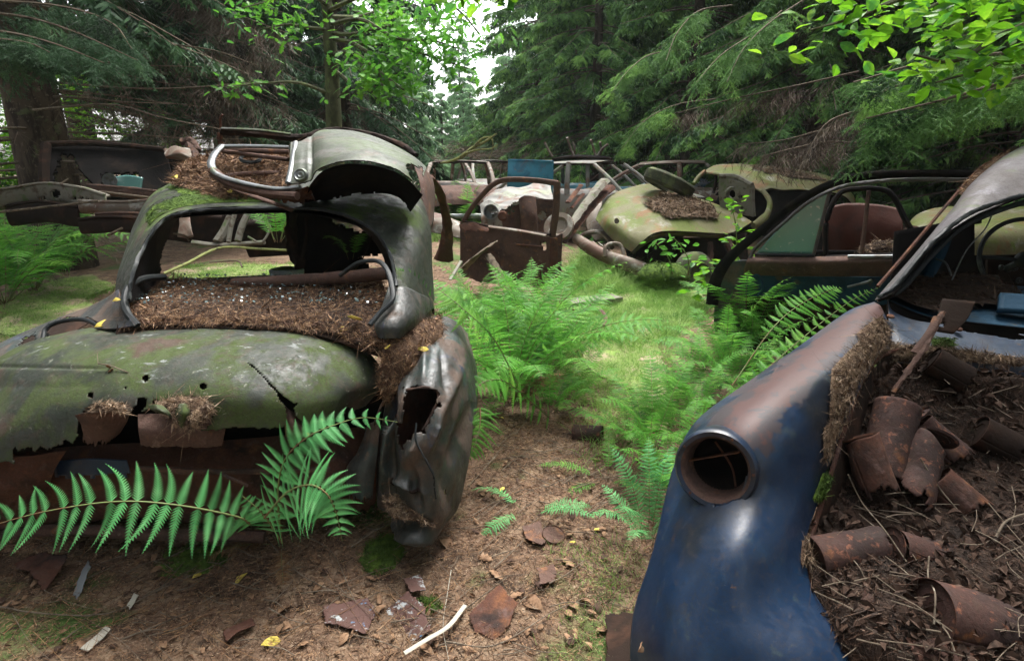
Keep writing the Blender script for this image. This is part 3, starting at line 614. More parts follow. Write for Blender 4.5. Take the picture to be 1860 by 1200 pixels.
bb = [[(2150, -60, 2.2), (1850, 50, 2.0), (1740, 110, 1.95), (1660, 100, 1.9)], [(2100, -150, 2.2), (1800, -20, 2.0), (1650, -5, 1.9), (1560, 30, 1.85), (1470, 55, 1.8)], [(2100, -120, 2.3), (1900, 0, 2.2), (1800, 20, 2.1), (1720, 30, 2.1)],
      [(2000, -100, 2.3), (1850, -40, 2.3), (1740, -10, 2.3), (1600, 60, 2.2)], [(2150, 0, 2.2), (1900, 70, 2.1), (1800, 120, 2.1), (1700, 150, 2.05)]]
paths = [cr(np.array([P(*q) for q in b_]), 14) for b_ in bb]
p5 = cr(np.array([(3.5, 1.8, 3.6), (1.8, 2.2, 3.5), P(1000, -130, 2.6), P(940, -30, 2.6), P(900, 5, 2.55)]), 14); p6 = cr(np.array([P(1000, -130, 2.6), P(920, -60, 2.5), P(860, -20, 2.5), P(830, -5, 2.5)]), 14)
bm = MB()
for p_ in paths+[p5, p6]: bm.tube(p_, np.linspace(.014, .003, 14), 6, caps=False)
build(bm, 'limbs', M['bark_smooth'], be)
V, F = merge([leaf_cloud(paths, 120, .064, .085, LT, .9, .15), leaf_cloud([p5[9:], p6[7:]], 24, .075, .04, LT, .7, .4)])
put('crown', mk_mesh('crown', V, F, False), M['leafy_bright'], be)
# leafy bushes glowing in the gap at the far left
for i, (x, y, l_) in enumerate([(-8.3, 9.6, 'sunlit broad-leaved bush at the left edge beside the thick spruce trunk'), (-7.9, 12.6, 'broad-leaved bush between the left trunks, its leaves against the bright gap')]):
    b = thing('bush', l_, 'bush', (x, y, 0)); ps = [np.array([(x, y, 0), (x+math.cos(a)*.3, y+math.sin(a)*.3, 1.1), (x+math.cos(a)*1.0, y+math.sin(a)*1.0, 2.6+.5*math.sin(3*a))]) for a in np.linspace(0, 6, 9)]
    ps = [cr(q, 12) for q in ps]; bm = MB()
    for q in ps: bm.tube(q, np.linspace(.025, .005, 12), 5)
    build(bm, 'stems', M['twig'], b); V, F = leaf_cloud(ps, 420, .11, .34, LT); put('crown', mk_mesh('crown', V, F, False), M['leafy_bright'], b)
# fallen lichen-covered branch far back
lb = thing('dead_branch', 'yellow-green lichen-covered dead branch leaning over the pale far cars', 'branch', P(850, 290, 12)); bm = MB()
for q, r_ in [([(838, 285, 12.5), (860, 268, 12.2), (880, 258, 12), (902, 243, 11.8)], .045), ([(860, 268, 12.2), (872, 255, 12), (880, 250, 11.9), (897, 248, 11.7)], .03), ([(880, 258, 12), (893, 252, 12), (895, 270, 12), (888, 290, 12)], .02), ([(848, 278, 12.3), (868, 272, 12), (892, 270, 11.7), (905, 262, 11.6)], .025), ([(838, 285, 12.5), (820, 292, 12.6), (800, 296, 12.6)], .04)]:
    bm.tube([P(*k) for k in q], [r_, r_*.8, r_*.6, r_*.3][:len(q)], 6, m=14)
build(bm, 'limbs', M['lichen'], lb)
# stacked dead brushwood behind the far cars
dd = []
for i in range(12):
    a = P(random.uniform(760, 960), random.uniform(268, 300), random.uniform(20, 23)); pa = np.array([a+np.array((q*.9, 0, .25*math.sin(q*2+i))) for q in np.linspace(-1.5, 1.5, 10)]); dd.append(sprigs(pa, 40, .9, THIN[i % 3], .0, -.3, 1.3))
V, F = merge(dd); tag(put('brushwood', mk_mesh('brushwood', V, F, False), M['twig']), 'tangle of dry pale brushwood in front of the far spruces', 'brushwood', kind='stuff')

# ------------------------------------------------------------------ grass and ground litter
def in_region(poly, n, z=0):
    a = np.array([G(*p)[:2] for p in poly]); lo, hi = a.min(0), a.max(0); out = []
    q = rng.uniform(lo, hi, (n*4, 2)); q = q[inpoly(q[:, 0], q[:, 1], a)][:n]; return np.concatenate([q, gh(q[:, 0], q[:, 1])[:, None]], 1)
def tufts(pts, per, L, W, name, label, material='grass', sp=.05):
    m = len(pts); p = np.repeat(pts, per, 0)+np.concatenate([rng.normal(size=(m*per, 2))*sp, np.zeros((m*per, 1))], 1); n = len(p)
    d = np.concatenate([rng.normal(size=(n, 2))*.45, np.ones((n, 1))], 1); sc_ = np.repeat(rng.uniform(.5, 1.3, m), per)
    b = np.concatenate([rng.normal(size=(n, 2))*.35, -rng.uniform(.1, .6, (n, 1))], 1)
    V, F = blades(p, d, L*sc_*rng.uniform(.5, 1.2, n), np.full(n, W), b, seg=3)
    return tag(put(name, mk_mesh(name, V, F, False), M[material]), label, 'grass', kind='stuff')
tufts(in_region([(1020, 510), (1060, 480), (1200, 500), (1290, 560), (1220, 620), (1150, 640), (1050, 620)], 900), 26, .17, .005, 'grass', 'bright short grass covering the sunny path between the wrecks')
tufts(in_region([(1030, 520), (1060, 475), (1180, 510), (1200, 525), (1100, 535)], 190), 36, .34, .006, 'long_grass', 'long arching grass along the rusty bumper of the yellow-green wreck', sp=.07)
tufts(in_region([(1000, 620), (1230, 610), (1200, 800), (1080, 860), (1050, 760)], 460), 14, .13, .0035, 'grass', 'thin grass and seedlings between the ferns on the path')
tufts(in_region([(1020, 1020), (1150, 980), (1120, 1200), (1010, 1200), (1060, 1100)], 55), 12, .07, .0022, 'grass', 'sparse grass tufts beside the navy wing at the bottom')
tufts(in_region([(0, 545), (0, 650), (100, 590), (215, 520), (120, 510)], 420), 16, .08, .004, 'grass', 'mossy grass on the ground beyond the left wing')
tufts(in_region([(300, 520), (520, 520), (540, 478), (330, 486)], 300), 18, .1, .005, 'grass', 'bright grass strip seen through the rear window of the green wreck')
tufts(in_region([(740, 440), (1010, 440), (1010, 396), (740, 396)], 500), 16, .5, .012, 'grass', 'tall weeds around the far pale cars')
def near_ground(n, x0, x1, y0, y1):
    q = rng.uniform((x0, y0), (x1, y1), (n, 2)); z = gh(q[:, 0], q[:, 1])+np.where(np.hypot(q[:, 0], q[:, 1]) < 6, .006*fbm(np.stack([q[:, 0], q[:, 1], 0*q[:, 0]], -1), 22, 1, 2), 0)
    return np.stack([q[:, 0], q[:, 1], z], -1)
pt = near_ground(70000, -2.0, 1.3, 1.1, 3.0); V, F = needle_mesh(pt, np.tile((0, 0, 1.), (len(pt), 1)), L=(.014, .042), W=.0021, tilt=.5)
tag(put('pine_needles', mk_mesh('pine_needles', V, F, False), M['needle']), 'carpet of dry brown spruce needles over the foreground floor', 'needle litter', kind='stuff')
pt = near_ground(26000, -4, 3, 2.8, 8.5); V, F = needle_mesh(pt, np.tile((0, 0, 1.), (len(pt), 1)), L=(.03, .07), W=.004)
tag(put('pine_needles', mk_mesh('pine_needles', V, F, False), M['needle']), 'brown needle litter over the ground between the wrecks', 'needle litter', kind='stuff')
pt = near_ground(26000, -2.2, 1.3, 1.1, 3.4)[:16000]; V, F = needle_mesh(pt, np.tile((0, 0, 1.), (len(pt), 1)), L=(.015, .05), W=.0022, tilt=.5)
tag(put('bark_crumbs', mk_mesh('bark_crumbs', V, F, False), M['needle_dark']), 'dark crumbs of bark and rotten litter among the needles', 'litter', kind='stuff')
pt = near_ground(700, -2, 1.3, 1.15, 3.2); n = len(pt); d = rng.normal(size=(n, 3)); d[:, 2] *= .25
V, F = inst(*leaf_tmpl(.5, .9), frames(d, rng.normal(size=n)*.7)*(rng.uniform(.012, .03, n)[:, None]*np.array((1, .6, 1)))[:, None, :], pt+np.array((0, 0, .004)))
tag(put('leaf_scraps', mk_mesh('leaf_scraps', V, F, False), M['leaf_brown']), 'small torn scraps of dry leaf scattered in the needle litter', 'leaf scraps', kind='stuff')
for i, (reg, n, lb_) in enumerate([([(655, 1000), (690, 968), (730, 1010), (722, 1040), (680, 1030)], 4500, 'bright green moss cushion beside the crumpled wing'), ([(280, 1010), (380, 985), (400, 1030), (330, 1050)], 2600, 'dark moss patch under the long foreground fern frond'), ([(740, 1090), (800, 1085), (800, 1115), (750, 1120)], 900, 'little moss tuft beside the flaking painted scrap')]):
    a = np.array([G(*p)[:2] for p in reg]); c0 = a.mean(0); rad = np.ptp(a, 0)/2; S = []
    for u in np.linspace(0, 1, 14): S.append([(c0[0]+rad[0]*u*math.cos(th), c0[1]+rad[1]*u*math.sin(th), gh(c0[0], c0[1])+(.03 if i == 0 else .014)*(1-u*u)+.006*math.sin(7*th+9*u)) for th in np.linspace(0, 2*np.pi, 40)])
    S = np.array(S); S[..., 2] += .008*fbm(S, 30, i, 3)*(1-np.linspace(0, 1, 14)[:, None]); mp = S.reshape(-1, 3)[rng.integers(0, S[..., 0].size, n)]+rng.normal(size=(n, 3))*(.006, .006, .002)
    V, F = blades(mp, np.concatenate([rng.normal(size=(n, 2))*.8, np.ones((n, 1))], 1), rng.uniform(.006, .016, n), np.full(n, .0022), rng.normal(size=(n, 3))*.3, seg=2)
    gv, gf = S.reshape(-1, 3), grid_faces(14, 40); V, F = merge([(gv, gf[:, ::-1]), (V, F)])
    tag(put('moss_cushion', mk_mesh('moss_cushion', V, F, False), M['moss']), lb_, 'moss', kind='stuff')
# fallen leaves: individuals
def leaf_obj(px, py, size, mt, rz, label, group=None, lift=.012, pt=None, kind='leaf', tilt=None):
    V, F = (leaf_tmpl(.35, random.uniform(-.5, .6)) if kind == 'leaf' else oak_tmpl()); V = V.copy(); V[:, 2] += .1*np.sin(V[:, 0]*9+rz)*abs(V[:, 1])*2; V -= V.mean(0)
    o = put('fallen_leaf', mk_mesh('fallen_leaf', V*size, F), M[mt], thick=.0008, off=0); g = pt if pt is not None else G(px, py)
    o.location = (g[0], g[1], g[2]+(gh(g[0], g[1]) if pt is None else 0)+lift); o.rotation_euler = tilt or (random.uniform(-.4, .4), random.uniform(-.4, .4), rz)
    return tag(o, label, 'leaf', group)
YL = [(438, 1062, .075, -2.1, 'largest pale yellow fallen leaf left of the bottom centre'), (495, 1175, .08, .7, 'yellow fallen leaf at the bottom edge'), (360, 1050, .05, 1.1, 'small yellow leaf beside the fern frond'), (912, 903, .045, .9, 'yellow leaf by the withered fern frond'), (910, 770, .05, -.5, 'yellow leaf under the big middle fern'), (1085, 972, .05, .5, 'curled ochre leaf right of the rusty discs'), (1040, 995, .035, .1, 'thin yellow leaf sliver by the rusty discs')]
for x, y, s_, rz, lb_ in YL: leaf_obj(x, y, s_*.8, 'leaf_yellow', rz, lb_)
TL = [(810, 995, .1, 'large crumpled tan leaf at the foot of the crumpled wing'), (880, 1022, .09, 'long ochre leaf below the crumpled wing'), (900, 1050, .08, 'broad tan leaf right of the moss'), (930, 1090, .1, 'pale broad leaf over the rusty plate'), (965, 1100, .11, 'torn pale leaf right of the rusty plate'), (745, 1065, .09, 'round tan leaf above the painted scrap'), (1040, 1105, .06, 'small orange-brown leaf right of the bottom centre'), (790, 880, .06, 'pale leaf standing beside the crumpled wing'), (1030, 1030, .08, 'cream torn leaf above the sparse grass')]
for x, y, s_, lb_ in TL: leaf_obj(x, y, s_*.9, 'leaf_brown', random.uniform(0, 6), lb_, kind=random.choice(['leaf', 'oak']))
for i in range(130):
    x, y = random.uniform(0, 1130), random.uniform(985, 1195)
    if i > 95: x, y = random.uniform(860, 1130), random.uniform(820, 1000)
    leaf_obj(x, y, random.uniform(.022, .055), random.choice(['leaf_brown', 'leaf_brown', 'leaf_dark']), random.uniform(0, 6), 'small dry brown leaf lying on the needle floor', 'small brown fallen leaves', kind=random.choice(['leaf', 'leaf', 'oak']))
# twigs
def twig(px_pts, r=.002, z=.012, mt='twig', label=None, group=None, name='twig'):
    p = np.array([G(*q) for q in px_pts]); p[:, 2] += gh(p[:, 0], p[:, 1])+z+.006*rng.uniform(0, 1, len(p)); o = build(MB().tube(p, np.linspace(r, r*.45, len(p)), 6, m=16), name, M[mt]); return tag(o, label, 'twig', group)
twig([(0, 1120), (80, 1132), (200, 1125), (300, 1075), (420, 1020), (470, 985)], .0028, label='long grey twig crossing the floor under the left fern frond')
twig([(225, 1180), (290, 1150), (355, 1122)], .003, label='short orange-brown stick at the lower left')
twig([(485, 985), (540, 1050), (600, 1080), (680, 1110)], .0026, label='bent pale stalk running down from the right foreground fern')
twig([(520, 965), (600, 1010), (640, 1090), (650, 1100)], .002, label='thin brown stalk beside the bent pale one under the right foreground fern')
twig([(810, 1170), (900, 1178), (1000, 1120), (1060, 1095)], .0026, label='curved brown twig under the rusty plate')
twig([(820, 1045), (812, 1090), (805, 1140), (815, 1200)], .0012, mt='white_strip', label='thin white string hanging over the white strip')
twig([(640, 1020), (700, 980), (770, 955), (800, 960)], .002, z=.05, label='pale twig leaning on the moss cushion')
twig([(740, 895), (790, 985), (800, 960), (1090, 930)], .0016, label='fine twig trailing right from the crumpled wing')
for i in range(170):
    x, y = random.uniform(0, 1150), random.uniform(960, 1195); a = random.uniform(-.7, .7)-.2; L = random.uniform(25, 110)
    if i > 95: x, y = random.uniform(850, 1130), random.uniform(800, 960)
    twig([(x, y), (x+L*.5*math.cos(a), y+L*.5*math.sin(a)+random.uniform(-8, 8)), (x+L*math.cos(a), y+L*math.sin(a))], random.uniform(.001, .0026), label='thin dry twig lying among the needles', group='dry twigs on the floor')
for i in range(60):
    x, y = random.uniform(0, 760), random.uniform(980, 1195); a = random.choice([random.uniform(-.9, -.2), random.uniform(.3, 1.2)]); L = random.uniform(60, 190)
    twig([(x, y), (x+L*.5*math.cos(a)+random.uniform(-8, 8), y+L*.5*math.sin(a)+random.uniform(-8, 8)), (x+L*math.cos(a), y+L*math.sin(a))], random.uniform(.0008, .0016), z=.02, mt=random.choice(['needle', 'twig', 'fern_dead']), label='long dry straw-coloured stalk lying on the needle floor', group='dry stalks on the floor', name='dry_stalk')
# rusty scraps on the floor
def scrap(poly, mt, label, z=.015, th=.002, tilt=(0, 0), name='rusty_scrap', cat='scrap', bend=.012, rag=8):
    xs = np.array(poly, float); n = 46; a = np.array([G(*p)[:2] for p in poly]); lo, hi = a.min(0)-.02, a.max(0)+.02; X, Y = np.meshgrid(np.linspace(lo[0], hi[0], n), np.linspace(lo[1], hi[1], n), indexing='ij')
    c = np.array(((lo+hi)/2)); Z = gh(c[0], c[1])+z+bend*fbm(np.stack([X, Y, 0*X], -1), 12, int(xs[0, 0]) % 9, 2)+tilt[0]*(X-c[0])+tilt[1]*(Y-c[1]); S = np.stack([X, Y, Z], -1); k = cen(S); rr = .001*rag*np.stack([wob(k, 70, 2), wob(k, 70, 3)], -1)*.6
    me = mk_mesh(name, S.reshape(-1, 3), grid_faces(n, n)[inpoly(k[:, 0]+rr[:, 0], k[:, 1]+rr[:, 1], a)]); return tag(put(name, me, M[mt], thick=th), label, cat)
scrap([(590, 1110), (670, 1095), (680, 1125), (665, 1160), (590, 1140)], 'paint_flake', 'rusty sheet with a reddish flaking edge, left of the painted scrap')
scrap([(700, 1110), (740, 1090), (770, 1110), (785, 1150), (740, 1160), (712, 1140)], 'paint_flake', 'folded scrap with white and blue paint flakes', tilt=(.15, .3))
scrap([(735, 1065), (765, 1060), (775, 1090), (745, 1095)], 'paint_flake', 'small pale painted flake above the folded scrap', z=.03)
scrap([(855, 1125), (905, 1085), (940, 1110), (925, 1140), (900, 1165), (860, 1150)], 'rust', 'jagged dark rusty plate at the bottom centre', tilt=(.1, .2))
scrap([(975, 1045), (1005, 1035), (1010, 1065), (980, 1075)], 'rust_brown', 'small rusty square of sheet above the sparse grass')
scrap([(950, 970), (980, 960), (992, 990), (985, 1003), (955, 995)], 'rust_brown', 'thin rusty fragment left of the rusty lid')
scrap([(30, 1045), (90, 1030), (130, 1040), (115, 1060), (85, 1090), (60, 1060)], 'rust', 'torn dark rusty sheet lying at the far lower left', tilt=(.1, .3), z=.03)
scrap([(410, 1160), (460, 1130), (465, 1150), (415, 1180)], 'rust', 'narrow rusty offcut left of the bottom yellow leaf')
scrap([(1100, 1135), (1150, 1130), (1160, 1230), (1100, 1230)], 'rust_dark', 'flat rusty sheet tucked under the navy wing', z=.03)
scrap([(135, 1090), (170, 1050), (175, 1058), (140, 1098)], 'chrome', 'dark strip of trim with a bright edge at the lower left', tilt=(0, .5), z=.03)
for pl, l_ in [([(232, 1110), (248, 1090), (254, 1095), (238, 1116)], 'white paint flake above the dry leaf at the lower left'), ([(150, 1195), (195, 1150), (205, 1158), (165, 1200)], 'long white flake at the lower left edge')]: scrap(pl, 'white_strip', l_, name='paint_flake', rag=5)
dsk = tag(build(MB().lathe(G(1005, 982)+np.array((0, 0, .03)), (.15, -.2, 1), [(-.03, .001), (-.03, .044), (.0, .046), (.004, .045), (.0, .042), (-.003, .001)], 40), 'can_lid', M['rust_brown'], thick=None), 'round rusty can end sunk in the needles beside the path', 'can lid')
st = [(735, 1200), (775, 1175), (815, 1150), (845, 1112)]
p = np.array([G(*q)+np.array((0, 0, .03)) for q in st]); tag(build(MB().tube(p, .008, 8, m=20, flat=.4), 'white_strip', M['white_strip']), 'curved white plastic strip lying at the bottom centre', 'trim strip')
def can(c, ax, r, L, mt, label, dent=.0, ragged=0, name='tin_can', seed=0, closed=1, group=None):
    seg, nz = 56, 26; ax = np.array(ax, float); ax /= np.linalg.norm(ax); a = np.cross(ax, (0, 0, 1)); a /= np.linalg.norm(a); b = np.cross(a, ax)
    th = np.linspace(0, 2*np.pi, seg+1); z = np.linspace(-.5, .5, nz); S = []
    for q in z:
        rr = r*(1+.02*(abs(q) > .47)+.008*np.sin(q*60)*(abs(q) < .3)); S.append(np.array(c)+ax*q*L+rr*(np.cos(th)[:, None]*a+np.sin(th)[:, None]*b))
    S = np.array(S); n = (S-np.array(c)); S = S-n*(np.clip(dent*fbm(S, 9/r*.05, seed % 9, 2), -.1, .5))[..., None]; S[:, -1] = S[:, 0]
    root = thing(name, label, 'tin can', c, group)
    def mk(S_, nu, nv):
        u, v = np.meshgrid(np.arange(nu-1), np.arange(nv-1), indexing='ij'); return ~((u > nu-2-(ragged*nz*(1+noise1(nv-1, 14, 1, seed)))[None, :]).ravel()) if ragged else np.ones((nu-1)*(nv-1), bool)
    sheet('can_wall', S, [M[mt], M['rust']], root, mask=mk, thick=.0012, out=c)
    if closed: build(MB().lathe(np.array(c)-ax*L*.485, ax, [(0, .001), (0, r*.6), (-.003, r*.62), (0, r*.93), (-.006, r)], 40), 'can_end', M[mt], root)
    return root
can(G(1068, 806)+np.array((0, 0, .055)), (1, -.35, .1), .052, .15, 'rust_can', 'red-brown rusty can lying beside the path fern', dent=.05, seed=3)
tag(build(MB().tube([G(1040, 585)+np.array((0, 0, .12)), G(1075, 578)+np.array((0, 0, .13)), G(1098, 595)+np.array((0, 0, .12)), G(1095, 612)+np.array((0, 0, .1))], .018, 8, m=20, flat=.5), 'rusty_hoop', M['rust_brown']), 'bent rusty hoop half hidden in the middle fern', 'hoop')
cb = thing('engine_block', 'corroded cylinder head lying in the path grass', 'engine part', G(1075, 560)); mb = MB(); c = G(1075, 558)+np.array((0, 0, .07)); R_ = np.array(Matrix.Rotation(.45, 3, 'Z'))
mb.box(c, (.62, .2, .05), R_); build(mb, 'casting', M['concrete'], cb, smooth=False); mb = MB()
for k in range(5): mb.lathe(c+R_@np.array((-.24+.12*k, .03, .027)), (0, 0, 1), [(0, .025), (.008, .035), (.012, .042), (0, .05)], 16); mb.lathe(c+R_@np.array((-.2+.1*k, -.06, .027)), (0, 0, 1), [(0, .008), (.01, .014), (0, .022)], 10)
build(mb, 'ports', M['rust_brown'], cb)
# ------------------------------------------------------------------ litter heaps lying on the wrecks
def mound(name, label, S, h, n, mt=('litter', 'needle'), poly=None, L=(.015, .04), W=.0018, seed=1, freq=6, edge=.25, tilt=.6, parent=None, keep=None, rag=10, flakes=.05):
    tilt *= .3; nu, nv = S.shape[:2]; N = gnorm(S); N = N*np.sign(N[..., 2:3]+1e-9)
    u, v = np.meshgrid(np.linspace(0, 1, nu), np.linspace(0, 1, nv), indexing='ij')
    if poly is not None:
        px, py = unP(S); rr = rag*fbm(S, 14, seed, 3); ins = inpoly(px+rr, py+rr*.7, poly).astype(float)
        f = ins.copy()
        for _ in range(max(3, nu//14)): f[1:-1, 1:-1] = (f[1:-1, 1:-1]*2+f[:-2, 1:-1]+f[2:, 1:-1]+f[1:-1, :-2]+f[1:-1, 2:])/6
        fall = np.clip(f*1.6-.3, 0, 1); k = (ins[:-1, :-1] > 0).ravel()
    else:
        fall = np.clip(np.minimum(np.minimum(u, 1-u), np.minimum(v, 1-v))/edge, 0, 1)**.6; k = np.ones((nu-1)*(nv-1), bool)
    S2 = S+N*(h*fall*(.75+.45*fbm(S, freq, seed, 4)))[..., None]+N*.002
    bv, bf = S2.reshape(-1, 3), grid_faces(nu, nv)[k]
    idx = bf[rng.integers(0, len(bf), n)]; w_ = rng.dirichlet((1, 1, 1, 1), n); pts = (bv[idx]*w_[..., None]).sum(1); nn = N.reshape(-1, 3)[idx[:, 0]]
    nV, nF = needle_mesh(pts, nn, L, W, tilt)
    m_ = max(4, int(n*flakes)); fi = bf[rng.integers(0, len(bf), m_)]; fp = (bv[fi]*rng.dirichlet((1, 1, 1, 1), m_)[..., None]).sum(1)+N.reshape(-1, 3)[fi[:, 0]]*W*1.5
    fV, fF = needle_mesh(fp, N.reshape(-1, 3)[fi[:, 0]], (L[0]*.5, L[1]*.7), W*4.5, .5, .9)
    lV, lF = needle_mesh(fp[:m_//3], N.reshape(-1, 3)[fi[:m_//3, 0]], (L[1]*1.2, L[1]*3.2), W*1.1, .35, .4); nV, nF = merge([(nV, nF), (fV, fF), (lV, lF)])
    V, F = merge([(bv, bf), (nV, nF)]); me = mk_mesh(name, V, F); me.polygons.foreach_set('material_index', np.r_[np.zeros(len(bf), np.int32), np.ones(len(nF), np.int32)])
    return tag(put(name, me, [M[mt[0]], M[mt[1]]], parent), label, 'needle litter', kind='stuff')
def bumpS(S, amp, f, k=0, o=3): return S+gnorm(S)*(amp*fbm(S, f, k, o))[..., None]
def tubeP(mb, pts, r, seg=8, m=24, flat=1.0, **k): return mb.tube([P(*q) for q in pts], r, seg, m=m, flat=flat, **k)

# ================================================================== GREEN WRECK (left foreground)
A = thing('wrecked_car', 'green-black wrecked saloon seen from behind, its torn trunk lid down and rear window empty', 'car', P(380, 900, 2.3)*np.array((1, 1, 0)))
lid = surf([[(-110, 740, 1.95), (-55, 690, 2.0), (40, 624, 2.08), (170, 594, 2.12), (300, 584, 2.14), (420, 584, 2.14), (545, 596, 2.13), (640, 622, 2.1), (684, 655, 2.08), (698, 690, 2.05)],
            [(-130, 755, 1.88), (-60, 722, 1.9), (40, 655, 1.92), (170, 620, 1.96), (300, 610, 1.98), (420, 611, 1.98), (545, 622, 1.98), (635, 650, 2.0), (680, 682, 2.02), (698, 697, 2.03)],
            [(-140, 790, 1.76), (-60, 768, 1.77), (40, 700, 1.78), (170, 666, 1.8), (300, 656, 1.8), (420, 658, 1.8), (545, 668, 1.83), (630, 688, 1.9), (672, 702, 1.97), (690, 708, 2.01)],
            [(-140, 840, 1.69), (-60, 815, 1.68), (40, 762, 1.68), (170, 728, 1.68), (300, 715, 1.68), (420, 716, 1.68), (540, 722, 1.73), (612, 725, 1.82), (650, 726, 1.93), (678, 722, 1.99)],
            [(-140, 890, 1.66), (-60, 862, 1.64), (40, 838, 1.63), (160, 808, 1.62), (290, 788, 1.62), (420, 786, 1.64), (530, 778, 1.69), (592, 768, 1.78), (632, 752, 1.9), (664, 738, 1.97)]], 130, 330)
lid = bumpS(lid, .0035, 7, 2)
u_, v_ = np.meshgrid(np.linspace(0, 1, 130), np.linspace(0, 1, 330), indexing='ij')
lp, lq = unP(lid); cre = np.exp(-((lq-(665+.02*lp))/3.0)**2)*np.clip((215-lp)/60, 0, 1)
lid = lid+gnorm(lid)*(-.006*cre-.010*np.clip((lq-670)/30, 0, 1)*np.clip((215-lp)/60, 0, 1))[..., None]
tear = [(452, 661), (460, 664), (482, 686), (507, 712), (528, 728), (541, 728), (533, 740), (533, 751), (560, 775), (590, 800), (505, 800), (520, 765), (516, 738), (500, 712), (478, 684)]
notch = [(140, 758), (160, 741), (200, 736), (232, 752), (246, 738), (262, 748), (280, 730), (330, 740), (372, 746), (402, 758), (382, 770), (362, 778), (350, 800), (330, 850), (140, 850)]
left_rag = [(25, 822), (60, 812), (100, 812), (118, 802), (150, 805), (150, 860), (25, 860)]
sheet('trunk_lid', lid[:, ::-1], [M['lid'], M['rust_dark']], A, mask=cut([tear, notch, left_rag, [(618, 752), (625, 737), (644, 743), (640, 770), (612, 770)]], [(165, 718, 5), (265, 687, 5.5), (369, 702, 5.5), (257, 731, 9), (257, 738, 7), (229, 703, 1.6)], ragged=5, edge=3, seed=3), thick=.003)
# rust panels showing in the notch
s1 = surf([[(250, 752, 1.66), (300, 752, 1.64), (360, 758, 1.66), (412, 762, 1.7)], [(252, 780, 1.62), (300, 785, 1.6), (355, 788, 1.62), (408, 785, 1.68)], [(256, 812, 1.62), (300, 813, 1.61), (350, 815, 1.62), (402, 812, 1.68)]], 50, 80)
sheet('latch_panel', bumpS(s1, .004, 12, 3)[:, ::-1], [M['rust_brown'], M['rust_dark']], A, mask=cut([], ragged=5, edge=1.5, seed=5), thick=.003)
s1 = surf([[(138, 752, 1.62), (165, 747, 1.58), (200, 745, 1.6), (232, 750, 1.66)], [(150, 770, 1.63), (175, 768, 1.61), (205, 764, 1.63), (232, 760, 1.68)], [(150, 808, 1.66), (172, 812, 1.65), (195, 808, 1.67), (208, 795, 1.7)]], 50, 60)
sheet('latch_panel', bumpS(s1, .007, 14, 4)[:, ::-1], [M['rust_brown'], M['rust_dark']], A, mask=cut([], ragged=4, edge=3, seed=6), thick=.003)
s1 = surf([[(510, 730, 1.76), (528, 745, 1.74), (538, 750, 1.76)], [(516, 765, 1.72), (532, 770, 1.7), (552, 775, 1.73)], [(518, 792, 1.72), (538, 800, 1.71), (560, 795, 1.74)]], 30, 26)
sheet('torn_flap', s1[:, ::-1], [M['rust_brown'], M['rust_dark']], A, thick=.003)
fl = surf([[(268, 736, 1.63), (282, 734, 1.6), (296, 736, 1.61)], [(276, 745, 1.6), (292, 746, 1.57), (308, 748, 1.59)], [(298, 752, 1.6), (308, 756, 1.585), (314, 762, 1.6)]], 16, 16); sheet('torn_flap', fl[:, ::-1], [M['lid'], M['rust_dark']], A, thick=.002)
fl = surf([[(318, 736, 1.62), (334, 732, 1.6), (348, 738, 1.62)], [(318, 752, 1.59), (334, 752, 1.565), (348, 752, 1.6)], [(322, 768, 1.59), (331, 778, 1.58), (338, 766, 1.6)]], 16, 16); sheet('torn_flap', fl[:, ::-1], [M['lid'], M['rust_dark']], A, thick=.002)
# roof shell with the broad rear pillars
roof = surf([[(232, 548, 2.12), (238, 498, 2.2), (268, 430, 2.38), (304, 392, 2.5), (365, 380, 2.56), (480, 376, 2.58), (592, 380, 2.58), (668, 408, 2.5), (708, 455, 2.38), (722, 520, 2.2), (716, 585, 2.08)],
             [(222, 545, 2.16), (230, 495, 2.26), (258, 425, 2.45), (292, 386, 2.6), (358, 366, 2.68), (480, 360, 2.7), (605, 366, 2.7), (692, 392, 2.6), (734, 445, 2.46), (747, 515, 2.28), (745, 590, 2.14)],
             [(212, 538, 2.26), (222, 488, 2.4), (248, 418, 2.62), (282, 366, 2.82), (350, 338, 2.95), (480, 328, 3.0), (630, 334, 3.0), (728, 365, 2.84), (764, 425, 2.62), (772, 505, 2.44), (772, 575, 2.28)],
             [(208, 532, 2.42), (218, 480, 2.6), (244, 412, 2.84), (277, 352, 3.1), (345, 322, 3.35), (480, 312, 3.45), (640, 316, 3.45), (742, 342, 3.16), (778, 400, 2.9), (786, 490, 2.66), (790, 560, 2.46)],
             [(212, 545, 2.5), (224, 490, 2.7), (252, 425, 2.95), (288, 360, 3.25), (355, 322, 3.7), (480, 310, 3.85), (640, 314, 3.85), (744, 346, 3.3), (780, 410, 3.02), (788, 500, 2.76), (792, 575, 2.54)]], 60, 260)
sheet('roof', bumpS(roof, .004, 5, 5), [M['green'], M['black']], A, mask=cut([], ragged=2, edge=2, seed=8), thick=.012)
